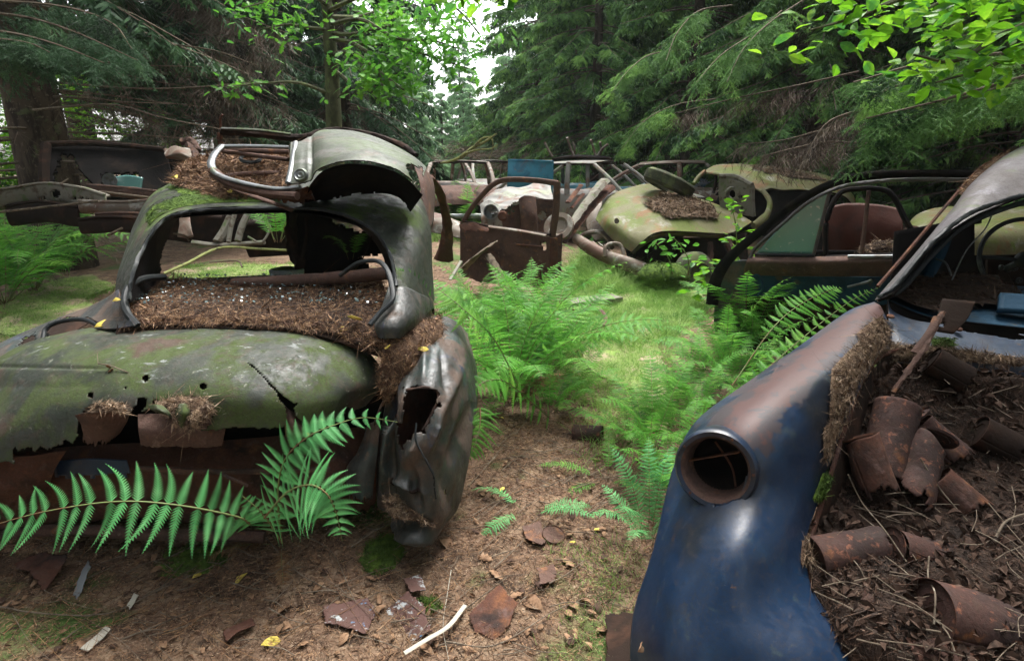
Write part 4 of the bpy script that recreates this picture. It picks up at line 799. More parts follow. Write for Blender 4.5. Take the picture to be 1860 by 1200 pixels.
# inner side of the left pillar and of the right pillar, dark
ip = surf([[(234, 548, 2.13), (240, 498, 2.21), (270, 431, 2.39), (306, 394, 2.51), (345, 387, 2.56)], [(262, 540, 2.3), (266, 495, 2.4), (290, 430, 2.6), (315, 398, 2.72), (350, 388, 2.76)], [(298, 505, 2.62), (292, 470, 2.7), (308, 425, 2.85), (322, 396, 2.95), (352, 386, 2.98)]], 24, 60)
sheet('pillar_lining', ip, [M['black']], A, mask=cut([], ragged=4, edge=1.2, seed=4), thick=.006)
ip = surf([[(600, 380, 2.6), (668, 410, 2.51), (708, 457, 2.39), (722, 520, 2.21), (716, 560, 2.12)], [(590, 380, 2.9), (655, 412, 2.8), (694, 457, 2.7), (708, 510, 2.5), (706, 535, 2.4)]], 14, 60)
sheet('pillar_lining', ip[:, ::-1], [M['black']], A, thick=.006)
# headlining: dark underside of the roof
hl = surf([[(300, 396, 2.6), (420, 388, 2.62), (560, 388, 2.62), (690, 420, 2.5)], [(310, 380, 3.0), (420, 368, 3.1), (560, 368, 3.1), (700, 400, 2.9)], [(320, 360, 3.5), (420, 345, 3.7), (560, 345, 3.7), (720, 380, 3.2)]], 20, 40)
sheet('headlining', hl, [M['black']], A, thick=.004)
# black gasket round the opening
gk = MB(); tubeP(gk, [(250, 592, 2.04), (232, 570, 2.07), (226, 545, 2.12), (236, 520, 2.2), (262, 506, 2.3), (298, 503, 2.42)], .014, 8, 40); build(gk, 'window_seal', M['rubber'], A)
gk = MB(); tubeP(gk, [(618, 500, 2.35), (650, 478, 2.32), (685, 474, 2.28), (703, 490, 2.2), (712, 520, 2.12), (712, 545, 2.06), (690, 568, 2.02), (672, 590, 1.98)], .011, 8, 50, flat=.8); build(gk, 'window_seal', M['rubber'], A)
gk = MB(); tubeP(gk, [(234, 545, 2.1), (242, 495, 2.18), (272, 430, 2.36), (308, 394, 2.48), (366, 382, 2.54), (480, 378, 2.56), (592, 382, 2.56), (666, 410, 2.48), (706, 457, 2.36), (720, 520, 2.18)], .007, 6, 80, rough=.0015); build(gk, 'window_seal', M['rubber'], A)
# parcel shelf
sh = surf([[(205, 640, 1.98), (300, 600, 2.05), (420, 596, 2.06), (560, 605, 2.06), (700, 650, 2.02), (760, 655, 2.05)], [(215, 580, 2.08), (300, 572, 2.14), (420, 570, 2.15), (560, 574, 2.15), (690, 595, 2.1), (745, 610, 2.12)], [(228, 545, 2.3), (320, 532, 2.4), (440, 530, 2.42), (560, 530, 2.42), (660, 535, 2.35), (705, 540, 2.3)], [(250, 518, 2.5), (330, 512, 2.62), (440, 512, 2.65), (560, 512, 2.65), (650, 508, 2.6), (690, 505, 2.55)]], 60, 100)
sheet('parcel_shelf', sh, [M['rust_dark']], A, thick=.01)
mound('needle_litter', 'thick brown needles with glass crumbs filling the rear window sill of the green wreck', sh, .014, 15000, mt=('litter_dark', 'needle'), L=(.014, .045), W=.0015, edge=.08, poly=[(222, 600), (236, 520), (300, 508), (440, 506), (640, 500), (712, 520), (712, 560), (770, 590), (760, 650), (690, 645), (600, 605), (300, 592)], seed=4, rag=4)
# glass crumbs
px = rng.uniform(240, 690, 700); t_ = rng.uniform(0, 1, 700)**1.5; pts = np.array([P(x, 515+55*t, 2.6-.5*t)+np.array((0, 0, .045)) for x, t in zip(px, t_)]); d = rng.normal(size=(700, 3)); tv = np.array([(-.5, -.5, 0), (.5, -.4, 0), (.4, .5, .1), (-.4, .45, 0)])
V, F = inst(tv, np.array([[0, 1, 2, 3]]), frames(d)*rng.uniform(.004, .011, 700)[:, None, None], pts); tag(put('glass_crumbs', mk_mesh('glass_crumbs', V, F, False), M['shards']), 'crumbs of shattered rear window glass lying on the needles', 'broken glass', kind='stuff')
# bar and odds behind the shelf
bb_ = MB(); tubeP(bb_, [(425, 516, 2.5), (540, 510, 2.45), (640, 502, 2.4), (706, 496, 2.35)], .028, 12, 20, rough=.001); build(bb_, 'cross_bar', M['rust_brown'], A)
bb_ = MB(); tubeP(bb_, [(380, 512, 3.0), (450, 508, 3.0), (540, 505, 3.0)], .022, 8, 12); build(bb_, 'seat_rail', M['green'], A)
# right side: seat frame and dark bulkhead seen through the window, dash bits
bk = surf([[(528, 380, 3.3), (600, 378, 3.3), (680, 385, 3.2), (760, 400, 3.1)], [(538, 440, 3.35), (600, 440, 3.35), (690, 440, 3.25), (765, 440, 3.1)], [(545, 520, 3.3), (600, 525, 3.3), (700, 520, 3.2), (770, 520, 3.0)]], 40, 60)
sheet('seat_back', bumpS(bk, .02, 5, 2), [M['black']], A, mask=cut([[(660, 470), (700, 455), (722, 470), (722, 500), (680, 500)], [(606, 392), (680, 398), (700, 420), (640, 420), (604, 405)]], ragged=5, edge=3), thick=.01)
bb_ = MB(); tubeP(bb_, [(612, 400, 3.5), (650, 404, 3.5), (700, 415, 3.4), (714, 424, 3.4)], .014, 8, 12); tubeP(bb_, [(600, 392, 3.6), (660, 398, 3.6), (700, 405, 3.5)], .01, 8, 12); bb_.lathe(P(619, 413, 3.38), (0, -1, .1), [(0, .004), (0, .012), (.006, .016), (0, .022), (-.02, .024)], 18); build(bb_, 'dash_rail', M['chrome'], A, split=True)
bb_ = MB(); tubeP(bb_, [(530, 385, 3.0), (528, 420, 3.0), (534, 460, 2.95), (545, 480, 2.9)], .03, 8, 12, rough=.004); tubeP(bb_, [(556, 395, 2.9), (556, 430, 2.88), (548, 470, 2.85)], .008, 6, 12); tubeP(bb_, [(650, 392, 2.7), (676, 415, 2.66), (668, 450, 2.64), (655, 476, 2.6)], .003, 5, 14); build(bb_, 'torn_lining', M['rust_dark'], A, split=True)
# pot-like moss-grown headlamp shell left lying in the cabin
hb = thing('headlamp_bowl', 'pale blue-green mossy bowl standing just inside the rear window of the green wreck', 'bowl', P(522, 500, 3.05)); build(MB().lathe(P(522, 505, 3.05), (0, .1, 1), [(-.05, .001), (-.05, .06), (0, .085), (.045, .09), (.05, .085), (.048, .001)], 28), 'shell', M['teal'], hb); build(MB().lathe(P(522, 505, 3.05)+np.array((0, 0, .05)), (0, .1, 1), [(0, .084), (.008, .06), (.014, .03), (.016, .001)], 28), 'moss_cap', M['moss'], hb)
# body sides: left quarter, right quarter
lq_ = surf([[(215, 525, 2.2), (222, 545, 2.12), (232, 570, 2.06), (246, 592, 2.02)], [(170, 552, 2.3), (180, 565, 2.2), (190, 580, 2.12), (200, 598, 2.06)], [(110, 575, 2.35), (118, 582, 2.28), (126, 588, 2.2), (134, 596, 2.16)], [(50, 600, 2.38), (56, 608, 2.3), (62, 612, 2.24), (68, 618, 2.2)], [(-40, 642, 2.35), (-40, 655, 2.25), (-38, 672, 2.15), (-34, 690, 2.08)], [(-120, 690, 2.3), (-120, 715, 2.2), (-115, 735, 2.1), (-110, 750, 2.02)]], 90, 40)
sheet('left_quarter_panel', bumpS(lq_, .006, 6, 4), [M['fender'], M['rust_dark']], A, mask=cut([[(84, 608), (88, 588), (112, 578), (160, 576), (184, 590), (150, 600), (96, 606)], [(20, 640), (44, 612), (66, 606), (60, 625), (30, 642)]], ragged=3, edge=1), thick=.004)
tubeA = MB(); tubeP(tubeA, [(78, 616, 2.18), (84, 596, 2.22), (110, 584, 2.24), (150, 580, 2.2), (182, 592, 2.12)], .009, 8, 24); build(tubeA, 'gutter_edge', M['rubber'], A)
rq = surf([[(705, 520, 2.2), (735, 520, 2.22), (765, 535, 2.3), (782, 545, 2.45), (788, 560, 2.6)], [(692, 560, 2.1), (722, 558, 2.06), (755, 565, 2.12), (775, 575, 2.3), (785, 590, 2.5)], [(680, 590, 2.02), (705, 590, 1.98), (738, 590, 2.02), (758, 592, 2.15), (768, 600, 2.3)], [(688, 614, 2.0), (704, 618, 1.97), (724, 616, 1.99), (738, 606, 2.1), (744, 602, 2.2)]], 50, 50)
sheet('right_quarter_panel', bumpS(rq, .004, 7, 6)[:, ::-1], [M['fender'], M['black']], A, mask=cut([], ragged=2, edge=1, seed=7), thick=.004)
# gutter between lid and right wing, full of litter
gt = surf([[(700, 600, 2.1), (730, 600, 2.15), (770, 590, 2.3), (800, 580, 2.5)], [(694, 640, 2.0), (725, 640, 2.02), (765, 625, 2.15), (800, 600, 2.35)], [(692, 690, 1.96), (712, 690, 1.96), (740, 670, 2.02), (762, 655, 2.1)], [(700, 730, 1.96), (708, 730, 1.94), (722, 710, 1.95), (736, 696, 1.98)]], 50, 50)
sheet('wing_gutter', gt[:, ::-1], [M['rust_dark']], A, thick=.004)
mound('needle_litter', 'rusty brown needles and leaves heaped in the gutter beside the crumpled wing', gt+np.array((0, 0, .006)), .035, 4200, L=(.012, .035), W=.0016, edge=.1, seed=5)
# crumpled right wing
fg = [[(760, 592, 2.5), (785, 574, 2.5), (812, 576, 2.5), (835, 590, 2.55), (850, 606, 2.75)], [(738, 660, 2.15), (766, 636, 2.1), (802, 632, 2.12), (838, 645, 2.2), (862, 668, 2.45)],
      [(706, 706, 2.02), (744, 696, 1.9), (792, 698, 1.88), (832, 715, 1.98), (864, 740, 2.25)], [(690, 775, 1.97), (729, 775, 1.82), (782, 775, 1.8), (822, 790, 1.88), (857, 800, 2.12)],
      [(681, 840, 1.95), (718, 845, 1.8), (770, 850, 1.76), (813, 860, 1.82), (848, 865, 2.02)], [(686, 912, 1.91), (722, 915, 1.78), (765, 920, 1.74), (802, 925, 1.78), (832, 925, 1.95)],
      [(712, 958, 1.86), (738, 974, 1.77), (765, 993, 1.73), (788, 985, 1.76), (807, 952, 1.86)]]
fe = surf(fg, 200, 110); fx, fy = unP(fe); fo = fe.copy()
def fold(S, p0, p1, wd, amp, a=0, b=1):
    x, y = unP(S); p0 = np.array(p0, float); p1 = np.array(p1, float); d = p1-p0; L = np.hypot(*d); d /= L; t = ((x-p0[0])*d[0]+(y-p0[1])*d[1])/L; e = (x-p0[0])*-d[1]+(y-p0[1])*d[0]
    g = np.exp(-(e/wd)**2)*np.clip(1.2-abs(t-.5)*2, 0, 1); N = gnorm(S); N = N*np.sign((N*np.array((0, -1, .3))).sum(-1, keepdims=True)); return S+N*(amp*g)[..., None]
for a_ in [((735, 690), (690, 940), 10, .045), ((712, 720), (705, 930), 9, -.06), ((760, 790), (740, 850), 12, .035), ((800, 740), (775, 830), 10, .045), ((690, 930), (790, 960), 9, -.06), ((700, 960), (780, 985), 10, .045), ((780, 580), (767, 696), 7, .02), ((800, 830), (820, 930), 12, -.015), ((722, 800), (740, 690), 6, .02), ((840, 660), (800, 760), 8, .02), ((850, 740), (812, 870), 9, -.03), ((700, 860), (770, 900), 8, .03), ((745, 850), (765, 930), 6, -.03), ((800, 640), (815, 720), 5, -.015)]: fe = fold(fe, *a_)
fe = bumpS(fe, .007, 7, 1)
sheet('crumpled_wing', fe[:, ::-1], [M['fender'], M['rust_dark']], A, mask=cut([[(736, 706), (770, 700), (795, 708), (796, 730), (784, 755), (768, 782), (748, 795), (729, 816), (722, 800), (724, 768), (732, 735)], [(806, 897), (812, 890), (812, 899)]], ragged=4, edge=1.5, seed=2), thick=.004)
gk = MB(); tubeP(gk, [(738, 708, 1.87), (770, 703, 1.86), (794, 710, 1.88), (794, 730, 1.86), (782, 756, 1.84), (768, 780, 1.82)], .0045, 6, 30, rough=.0008); build(gk, 'lamp_rim', M['rust_brown'], A)
gk = MB(); tubeP(gk, [(756, 768, 1.8), (756, 800, 1.77), (775, 838, 1.74), (788, 865, 1.73), (789, 885, 1.73), (792, 905, 1.73)], .0035, 6, 40, rough=.0005); build(gk, 'trim_wire', M['rubber'], A)
iw = surf([[(730, 700, 2.05), (770, 700, 2.08), (810, 720, 2.1)], [(720, 780, 2.0), (760, 780, 2.02), (800, 790, 2.0)], [(720, 850, 1.95), (755, 850, 1.95), (790, 860, 1.93)]], 20, 20); sheet('inner_wing', bumpS(iw, .02, 10, 3)[:, ::-1], [M['rust']], A, thick=.003)
mound('needle_litter', 'crisp brown leaves caught in the fold at the foot of the crumpled wing', surf([[(700, 905, 1.77), (712, 900, 1.78), (730, 912, 1.78)], [(705, 925, 1.75), (735, 925, 1.755), (770, 940, 1.74)], [(715, 940, 1.74), (750, 945, 1.735), (792, 955, 1.74)]], 30, 30), .012, 700, mt=('litter', 'needle_grey'), L=(.012, .03), W=.002, seed=2)
# hanging plate and dark cavity
hp = surf([[(668, 770, 2.0), (680, 765, 1.96), (690, 762, 1.94)], [(650, 820, 1.96), (668, 815, 1.92), (686, 818, 1.92)], [(628, 855, 1.92), (655, 862, 1.88), (680, 868, 1.9)], [(634, 905, 1.9), (655, 915, 1.86), (676, 908, 1.88)]], 40, 30)
sheet('hanging_plate', bumpS(hp, .004, 12, 2)[:, ::-1], [M['fender'], M['rust_dark']], A, mask=cut([], ragged=4, edge=1.5, seed=12), thick=.003)
gk = MB(); tubeP(gk, [(694, 738, 1.96), (700, 720, 1.98), (712, 690, 1.98), (722, 670, 2.0)], .006, 6, 20); tubeP(gk, [(680, 770, 1.95), (690, 742, 1.95), (706, 712, 1.96)], .01, 6, 20, flat=.4); build(gk, 'wing_bracket', M['rust_brown'], A, split=True)
bd = surf([[(-160, 900, 1.8), (0, 830, 1.85), (200, 805, 1.9), (400, 800, 1.95), (600, 780, 2.05), (700, 770, 2.15)], [(-160, 930, 1.78), (0, 880, 1.8), (200, 870, 1.82), (400, 868, 1.84), (600, 865, 1.92), (690, 850, 2.05)], [(-160, 990, 1.84), (0, 965, 1.86), (200, 960, 1.88), (400, 955, 1.9), (600, 945, 1.96), (680, 930, 2.05)]], 60, 160)
sheet('rear_panel', bumpS(bd, .012, 5, 3)[:, ::-1], [M['rust']], A, mask=cut([], ragged=5, edge=3, seed=9), thick=.004)
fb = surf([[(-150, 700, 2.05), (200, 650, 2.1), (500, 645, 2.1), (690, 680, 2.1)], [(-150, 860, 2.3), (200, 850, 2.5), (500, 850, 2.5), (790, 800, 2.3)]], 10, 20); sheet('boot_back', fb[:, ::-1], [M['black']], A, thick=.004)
np_ = surf([[(95, 838, 1.8), (160, 832, 1.79), (230, 835, 1.8)], [(100, 872, 1.78), (160, 872, 1.77), (240, 870, 1.78)]], 14, 20); sheet('blue_painted_remnant', bumpS(np_, .004, 9, 1)[:, ::-1], [M['navy']], A, mask=cut([], ragged=6, edge=2), thick=.003)
bp = MB(); bp.tube([P(-100, 990, 1.84), P(80, 962, 1.83), P(250, 968, 1.82), (P(400, 972, 1.83)), P(480, 975, 1.85)], .022, 8, m=20, flat=1.0, rough=.001); build(bp, 'bumper_bar', M['rust_brown'], A)
bp = MB(); tubeP(bp, [(250, 850, 1.75), (400, 856, 1.76), (600, 852, 1.84)], .010, 6, 16, rough=.001); tubeP(bp, [(380, 852, 1.7), (420, 868, 1.68), (450, 882, 1.68)], .005, 6, 10); build(bp, 'sill_edge', M['rust_brown'], A, split=True)
bd2 = surf([[(-140, 840, 1.74), (-40, 830, 1.72), (60, 828, 1.72), (120, 822, 1.76)], [(-140, 900, 1.72), (-40, 890, 1.7), (40, 880, 1.72), (95, 860, 1.76)], [(-140, 960, 1.74), (-60, 940, 1.74), (30, 930, 1.76), (80, 900, 1.8)]], 40, 60); sheet('crumpled_valance', bumpS(bd2, .016, 7, 8)[:, ::-1], [M['rust']], A, mask=cut([], ragged=8, edge=4, seed=5), thick=.004)
# side of the body running back to the dark post
pp = MB(); tubeP(pp, [(768, 318, 3.6), (783, 326, 3.9), (800, 352, 4.1), (810, 392, 4.2), (812, 430, 4.25), (806, 470, 4.3)], [.03, .03, .035, .032, .045, .08], 9, 26, rough=.003, flat=.7); build(pp, 'side_pillar', M['rust'], A)
pp = surf([[(752, 300, 3.3), (770, 305, 3.4), (786, 322, 3.6)], [(762, 330, 3.15), (776, 335, 3.2), (790, 350, 3.5)], [(778, 420, 2.95), (784, 415, 3.1), (788, 400, 3.4)]], 20, 20); sheet('door_shut', pp[:, ::-1], [M['rust_brown']], A, thick=.004)
mound('moss', 'bright moss skin over the left of the green roof beside the rear pillar', roof[8:42, 60:150]+np.array((0, 0, .001)), .003, 3200, mt=('moss', 'moss'), L=(.005, .013), W=.0016, seed=6, poly=[(282, 372), (318, 338), (400, 346), (470, 366), (520, 374), (500, 381), (300, 390), (268, 410)], rag=12, flakes=0)
le = np.array([P(-118, 745, 2.05), P(-130, 757, 1.88), P(-140, 790, 1.76), P(-140, 842, 1.69), P(-140, 892, 1.66)]); lw_ = []
for q in le: lw_.append([q+np.array((.03, 0, .004)), q+np.array((-.10, .02, .01)), q+np.array((-.26, .05, -.06)), q+np.array((-.33, .10, -.25)), np.array((q[0]-.34, q[1]+.14, .12))])
lw_ = np.array([[a for a in r_] for r_ in [[P(-118, 745, 2.05)+np.array((.03, .9, .12)), P(-118, 745, 2.05)+np.array((-.1, .9, .12)), P(-118, 745, 2.05)+np.array((-.28, .9, .02)), P(-118, 745, 2.05)+np.array((-.36, .9, -.25)), np.array((le[0][0]-.36, le[0][1]+.95, .12))]]+lw_]); lw_ = np.swapaxes(cr(np.swapaxes(cr(lw_, 60), 0, 1), 40), 0, 1)
sheet('left_wing', bumpS(lw_, .01, 4, 3), [M['fender'], M['rust_dark']], A, mask=cut([], ragged=3, edge=2), thick=.004)
# --- litter, things lying on it
mound('needle_litter', 'needle heap on the green roof left of the upturned door', surf([[(312, 335, 2.96), (345, 345, 2.86), (400, 372, 2.68), (440, 380, 2.66)], [(330, 310, 3.2), (380, 318, 3.1), (440, 340, 2.9), (540, 360, 2.75)], [(350, 303, 3.5), (400, 303, 3.45), (480, 305, 3.4), (560, 310, 3.35)]], 60, 80), .05, 7000, L=(.02, .05), W=.0025, seed=7, edge=.3)
mound('bird_nest_litter', 'clump of pale dry needles like a nest on the lower edge of the trunk lid', surf([[(280, 735, 1.66), (320, 722, 1.66), (360, 725, 1.66), (384, 742, 1.66)], [(300, 752, 1.62), (330, 745, 1.61), (360, 750, 1.61), (380, 755, 1.63)], [(330, 770, 1.6), (342, 775, 1.59), (352, 778, 1.59), (358, 776, 1.6)]], 40, 40), .016, 1700, mt=('litter', 'needle_grey'), L=(.015, .035), W=.0014, seed=3, tilt=.9)
mound('bird_nest_litter', 'small clump of dry needles left of the round hole in the trunk lid', surf([[(172, 742, 1.62), (195, 735, 1.62), (225, 742, 1.64)], [(165, 752, 1.59), (195, 750, 1.59), (225, 754, 1.62)]], 24, 24), .010, 600, mt=('litter', 'needle_grey'), L=(.012, .03), W=.0014, seed=5, tilt=.9)
for x, y, Y, s_, l_ in [(648, 580, 2.1, .06, 'yellow leaf standing in the needles of the rear window sill'), (195, 590, 2.12, .065, 'long yellow leaf on the left corner of the trunk lid'), (322, 325, 2.9, .06, 'yellow leaf at the left end of the green roof'), (706, 632, 1.98, .05, 'yellow leaf in the gutter of the crumpled wing'), (625, 601, 2.09, .05, 'thin ochre leaf at the right end of the trunk lid'), (422, 351, 2.7, .05, 'tan leaf on the roof needles under the upturned door'), (770, 636, 2.06, .05, 'pale leaf on the needles above the crumpled wing'), (218, 548, 2.1, .035, 'small yellow leaf beside the left rear pillar')]:
    leaf_obj(0, 0, s_, 'leaf_yellow', random.uniform(0, 6), l_, pt=P(x, y, Y)+np.array((0, -.02, .012)), lift=0, tilt=(random.uniform(.2, .9), random.uniform(-.4, .4), random.uniform(0, 6)))
ol = MB(); tubeP(ol, [(178, 660, 1.79), (200, 664, 1.78), (232, 676, 1.755)], .002, 5, 12); tubeP(ol, [(178, 660, 1.79), (177, 645, 1.82), (178, 638, 1.83)], .001, 5, 6)
tw = thing('oak_twig', 'tiny twig with curled brown leaves lying across the trunk lid', 'twig', P(200, 664, 1.78)); build(ol, 'stem', M['twig'], tw)
for x, y in [(192, 662), (206, 668), (212, 672)]:
    V, F = oak_tmpl(); V = V*.03; V = V@np.array(Euler((random.uniform(-1, 1), .6, random.uniform(0, 6))).to_matrix()).T+P(x, y, 1.77); put('leaf', mk_mesh('leaf', V, F), M['leaf_brown'], tw, thick=.0008)
cn = build(MB().lathe(P(515, 598, 2.1), (.8, .2, .3), [(-.02, .001), (-.012, .009), (0, .012), (.012, .008), (.02, .001)], 12), 'pine_cone', M['leaf_brown']); tag(cn, 'small pale cone on the top edge of the trunk lid', 'cone')

# ================================================================== DOOR LYING ON THE ROOF
D = thing('car_door', 'pale green rear door lying upturned on the roof of the green wreck', 'car door', P(560, 300, 2.9))
pn = surf([[(528, 258, 2.75), (545, 256, 2.78), (562, 248, 2.85), (590, 236, 3.0), (650, 240, 3.1), (700, 256, 3.05), (750, 284, 2.95), (775, 305, 2.85)],
           [(526, 285, 2.62), (543, 282, 2.62), (560, 276, 2.65), (590, 256, 2.72), (650, 258, 2.75), (700, 272, 2.75), (745, 296, 2.7), (770, 318, 2.68)],
           [(524, 310, 2.52), (542, 308, 2.52), (559, 304, 2.53), (585, 282, 2.55), (640, 274, 2.55), (695, 284, 2.55), (738, 304, 2.55), (768, 332, 2.56)],
           [(520, 335, 2.45), (541, 334, 2.45), (560, 330, 2.45), (582, 306, 2.45), (636, 292, 2.44), (692, 298, 2.44), (736, 318, 2.45), (768, 350, 2.5)]], 90, 190)
pn = bumpS(pn, .0025, 8, 5); xx, yy = unP(pn); pn = fold(pn, (566, 245), (563, 335), 3.5, -.012)
sheet('door_skin', pn[:, ::-1], [M['door_green'], M['rust_dark']], D, mask=cut([[(737, 300), (745, 294), (752, 300), (768, 302), (772, 318), (768, 340), (762, 350), (738, 340), (744, 318)]], ragged=5, edge=.8, seed=11), thick=.004)
fr = MB(); tubeP(fr, [(403, 265, 2.75), (388, 282, 2.68), (384, 300, 2.62), (398, 318, 2.56), (440, 332, 2.5), (500, 343, 2.46), (545, 340, 2.45)], .017, 10, 50, flat=.55); tubeP(fr, [(400, 266, 2.75), (460, 266, 2.78), (525, 268, 2.8)], .013, 8, 20, flat=.7); build(fr, 'window_frame', M['chrome'], D)
fr = MB(); tubeP(fr, [(386, 310, 2.6), (420, 334, 2.53), (480, 350, 2.47), (540, 356, 2.43)], .022, 8, 30, flat=.8); tubeP(fr, [(402, 272, 2.8), (460, 274, 2.83), (525, 276, 2.85)], .012, 8, 20); tubeP(fr, [(405, 275, 2.8), (460, 282, 2.75), (524, 290, 2.7)], .010, 8, 20); tubeP(fr, [(400, 322, 2.7), (450, 316, 2.72), (515, 315, 2.75)], .012, 8, 16); build(fr, 'inner_frame', M['rust_brown'], D, split=True)
fr = MB(); tubeP(fr, [(537, 258, 2.76), (530, 300, 2.56), (523, 332, 2.45)], .012, 8, 20, flat=.6); build(fr, 'window_divider', M['chrome'], D)
fr = MB(); fr.lathe(P(546, 318, 2.46), (0, -1, .5), [(0, .001), (.006, .010), (.004, .018), (.008, .024), (.002, .030), (-.004, .032)], 24); build(fr, 'lock', M['chrome'], D)
ha = surf([[(562, 336, 2.45), (586, 310, 2.45), (636, 296, 2.44), (692, 302, 2.44), (736, 322, 2.46), (768, 354, 2.5)], [(556, 352, 2.55), (586, 334, 2.58), (640, 318, 2.6), (692, 320, 2.6), (732, 336, 2.6), (756, 372, 2.6)], [(545, 372, 2.66), (586, 366, 2.72), (640, 356, 2.76), (690, 352, 2.76), (726, 360, 2.74), (746, 385, 2.7)]], 24, 90)
sheet('arch_shade_flange', bumpS(ha, .004, 8, 3)[:, ::-1], [M['black']], D, mask=cut([], ragged=1.5, edge=.8, seed=3), thick=.003)  # flange blackened and drawn lower to stand for the shade under the arch
ha = surf([[(505, 340, 2.46), (530, 348, 2.45), (560, 338, 2.47)], [(500, 356, 2.5), (530, 362, 2.5), (568, 352, 2.55)], [(505, 372, 2.58), (535, 375, 2.6), (575, 370, 2.66)]], 24, 24); sheet('torn_edge', bumpS(ha, .006, 14, 3)[:, ::-1], [M['rust']], D, mask=cut([], ragged=5, edge=4, seed=2), thick=.003)
# second frame under it: window surround of another door, further back
D2 = thing('car_door', 'dark mossy window frame lying behind the pale green door on the roof', 'car door', P(560, 245, 3.3))
fr = MB(); tubeP(fr, [(400, 240, 3.1), (460, 243, 3.15), (530, 250, 3.2), (560, 248, 3.2), (580, 240, 3.25), (620, 236, 3.3), (680, 246, 3.25), (730, 264, 3.1), (756, 282, 3.0)], [.022, .022, .024, .022, .02, .018, .018, .018, .014], 8, 70, flat=.8, rough=.0012); build(fr, 'upper_edge', M['rust_dark'], D2)
fr = MB(); tubeP(fr, [(402, 234, 3.08), (470, 237, 3.12), (528, 244, 3.16)], .013, 8, 30, flat=.6); build(fr, 'frame_rail', M['green'], D2); fr = MB(); tubeP(fr, [(401, 233, 3.08), (400, 216, 3.08), (404, 208, 3.08)], .006, 6, 10); tubeP(fr, [(400, 242, 3.1), (400, 258, 3.1), (408, 266, 3.1)], .014, 8, 10); build(fr, 'hinge_end', M['rust'], D2, split=True)
fr = MB(); tubeP(fr, [(385, 318, 2.64), (430, 345, 2.56), (500, 370, 2.5), (530, 382, 2.48)], .014, 8, 30, flat=.6); build(fr, 'fallen_rail', M['rust_brown'], D2)
dbk = surf([[(400, 275, 3.0), (460, 277, 3.02), (528, 280, 3.02)], [(400, 300, 2.85), (460, 300, 2.87), (528, 300, 2.85)], [(420, 335, 2.66), (470, 338, 2.66), (528, 342, 2.6)]], 40, 60); mound('needle_litter', 'needles filling the upturned door inside its window frame', dbk, .018, 4500, L=(.018, .045), W=.0022, seed=9, edge=.08)
fr = MB(); th = np.linspace(0, 6.28, 20); fr.tube([P(455+18*math.cos(a), 288+7*math.sin(a), 2.8-.06*math.sin(a)) for a in th], .009, 6, m=40); tag(build(fr, 'rubber_ring', M['rubber']), 'small black ring lying in the needles inside the upturned door', 'ring')
# ================================================================== NAVY WRECK (right foreground)
B = thing('wrecked_car', 'navy blue wrecked car with an empty headlight ring and no bonnet, seen from the front', 'car', P(1500, 900, 1.6)*np.array((1, 1, 0)))
wg = [[(1588, 548, 2.2), (1600, 556, 2.12), (1612, 580, 2.03), (1620, 600, 1.98), (1622, 634, 1.92)],
      [(1538, 566, 2.1), (1560, 578, 1.95), (1580, 600, 1.84), (1592, 622, 1.8), (1600, 640, 1.82)],
      [(1440, 636, 1.9), (1470, 650, 1.7), (1505, 672, 1.6), (1540, 694, 1.6), (1562, 706, 1.64)],
      [(1345, 702, 1.74), (1385, 722, 1.5), (1440, 758, 1.42), (1495, 788, 1.46), (1528, 796, 1.52)],
      [(1262, 766, 1.62), (1320, 788, 1.4), (1390, 830, 1.33), (1462, 862, 1.38), (1503, 872, 1.44)],
      [(1222, 850, 1.52), (1285, 880, 1.38), (1370, 905, 1.29), (1440, 920, 1.31), (1480, 930, 1.38)],
      [(1185, 1000, 1.36), (1250, 1000, 1.25), (1335, 1000, 1.18), (1415, 988, 1.22), (1466, 985, 1.3)],
      [(1151, 1110, 1.29), (1220, 1110, 1.16), (1320, 1110, 1.1), (1410, 1092, 1.13), (1480, 1078, 1.18)],
      [(1144, 1205, 1.22), (1220, 1215, 1.08), (1330, 1215, 1.03), (1470, 1198, 1.03), (1572, 1172, 1.075)],
      [(1146, 1330, 1.16), (1230, 1340, 1.02), (1340, 1340, .98), (1520, 1320, .96), (1720, 1262, .99)]]
wS = surf(wg, 300, 120)
HC = P(1300, 851, 1.36); HA = np.array((-.50, -.80, .20)); HA /= np.linalg.norm(HA)
# push a smooth barrel round the lamp and cut its bore
fwing = sheet('front_wing', bumpS(wS, .0015, 5, 2)[:, ::-1], [M['navy'], M['rust_dark']], B, mask=cut([[(1250, 800), (1300, 785), (1345, 805), (1362, 850), (1345, 905), (1300, 918), (1255, 900), (1236, 850)], [(1240, 1400), (1250, 1290), (1300, 1240), (1400, 1300), (1420, 1400)]], [(1180, 1300, 26)], ragged=1.5, edge=1), thick=.004)
# worn red-brown crown of the wing: its own skin, following the wing 2 mm above it
wu, wv = np.meshgrid(np.linspace(0, 9, 300), np.linspace(0, 4, 120), indexing='ij'); wv_ = wu*0
wear = np.clip(1.15-np.abs(wv-(.95+.05*wu))/1.0, 0, 1)*np.clip((4.75-wu)/.9, 0, 1)+.18*np.clip((4.2-wu), 0, 1); wear = np.clip(wear, 0, 1)
at_ = fwing.data.attributes.new('wear', 'FLOAT', 'POINT'); at_.data.foreach_set('value', wear[:, ::-1].astype(np.float32).ravel())
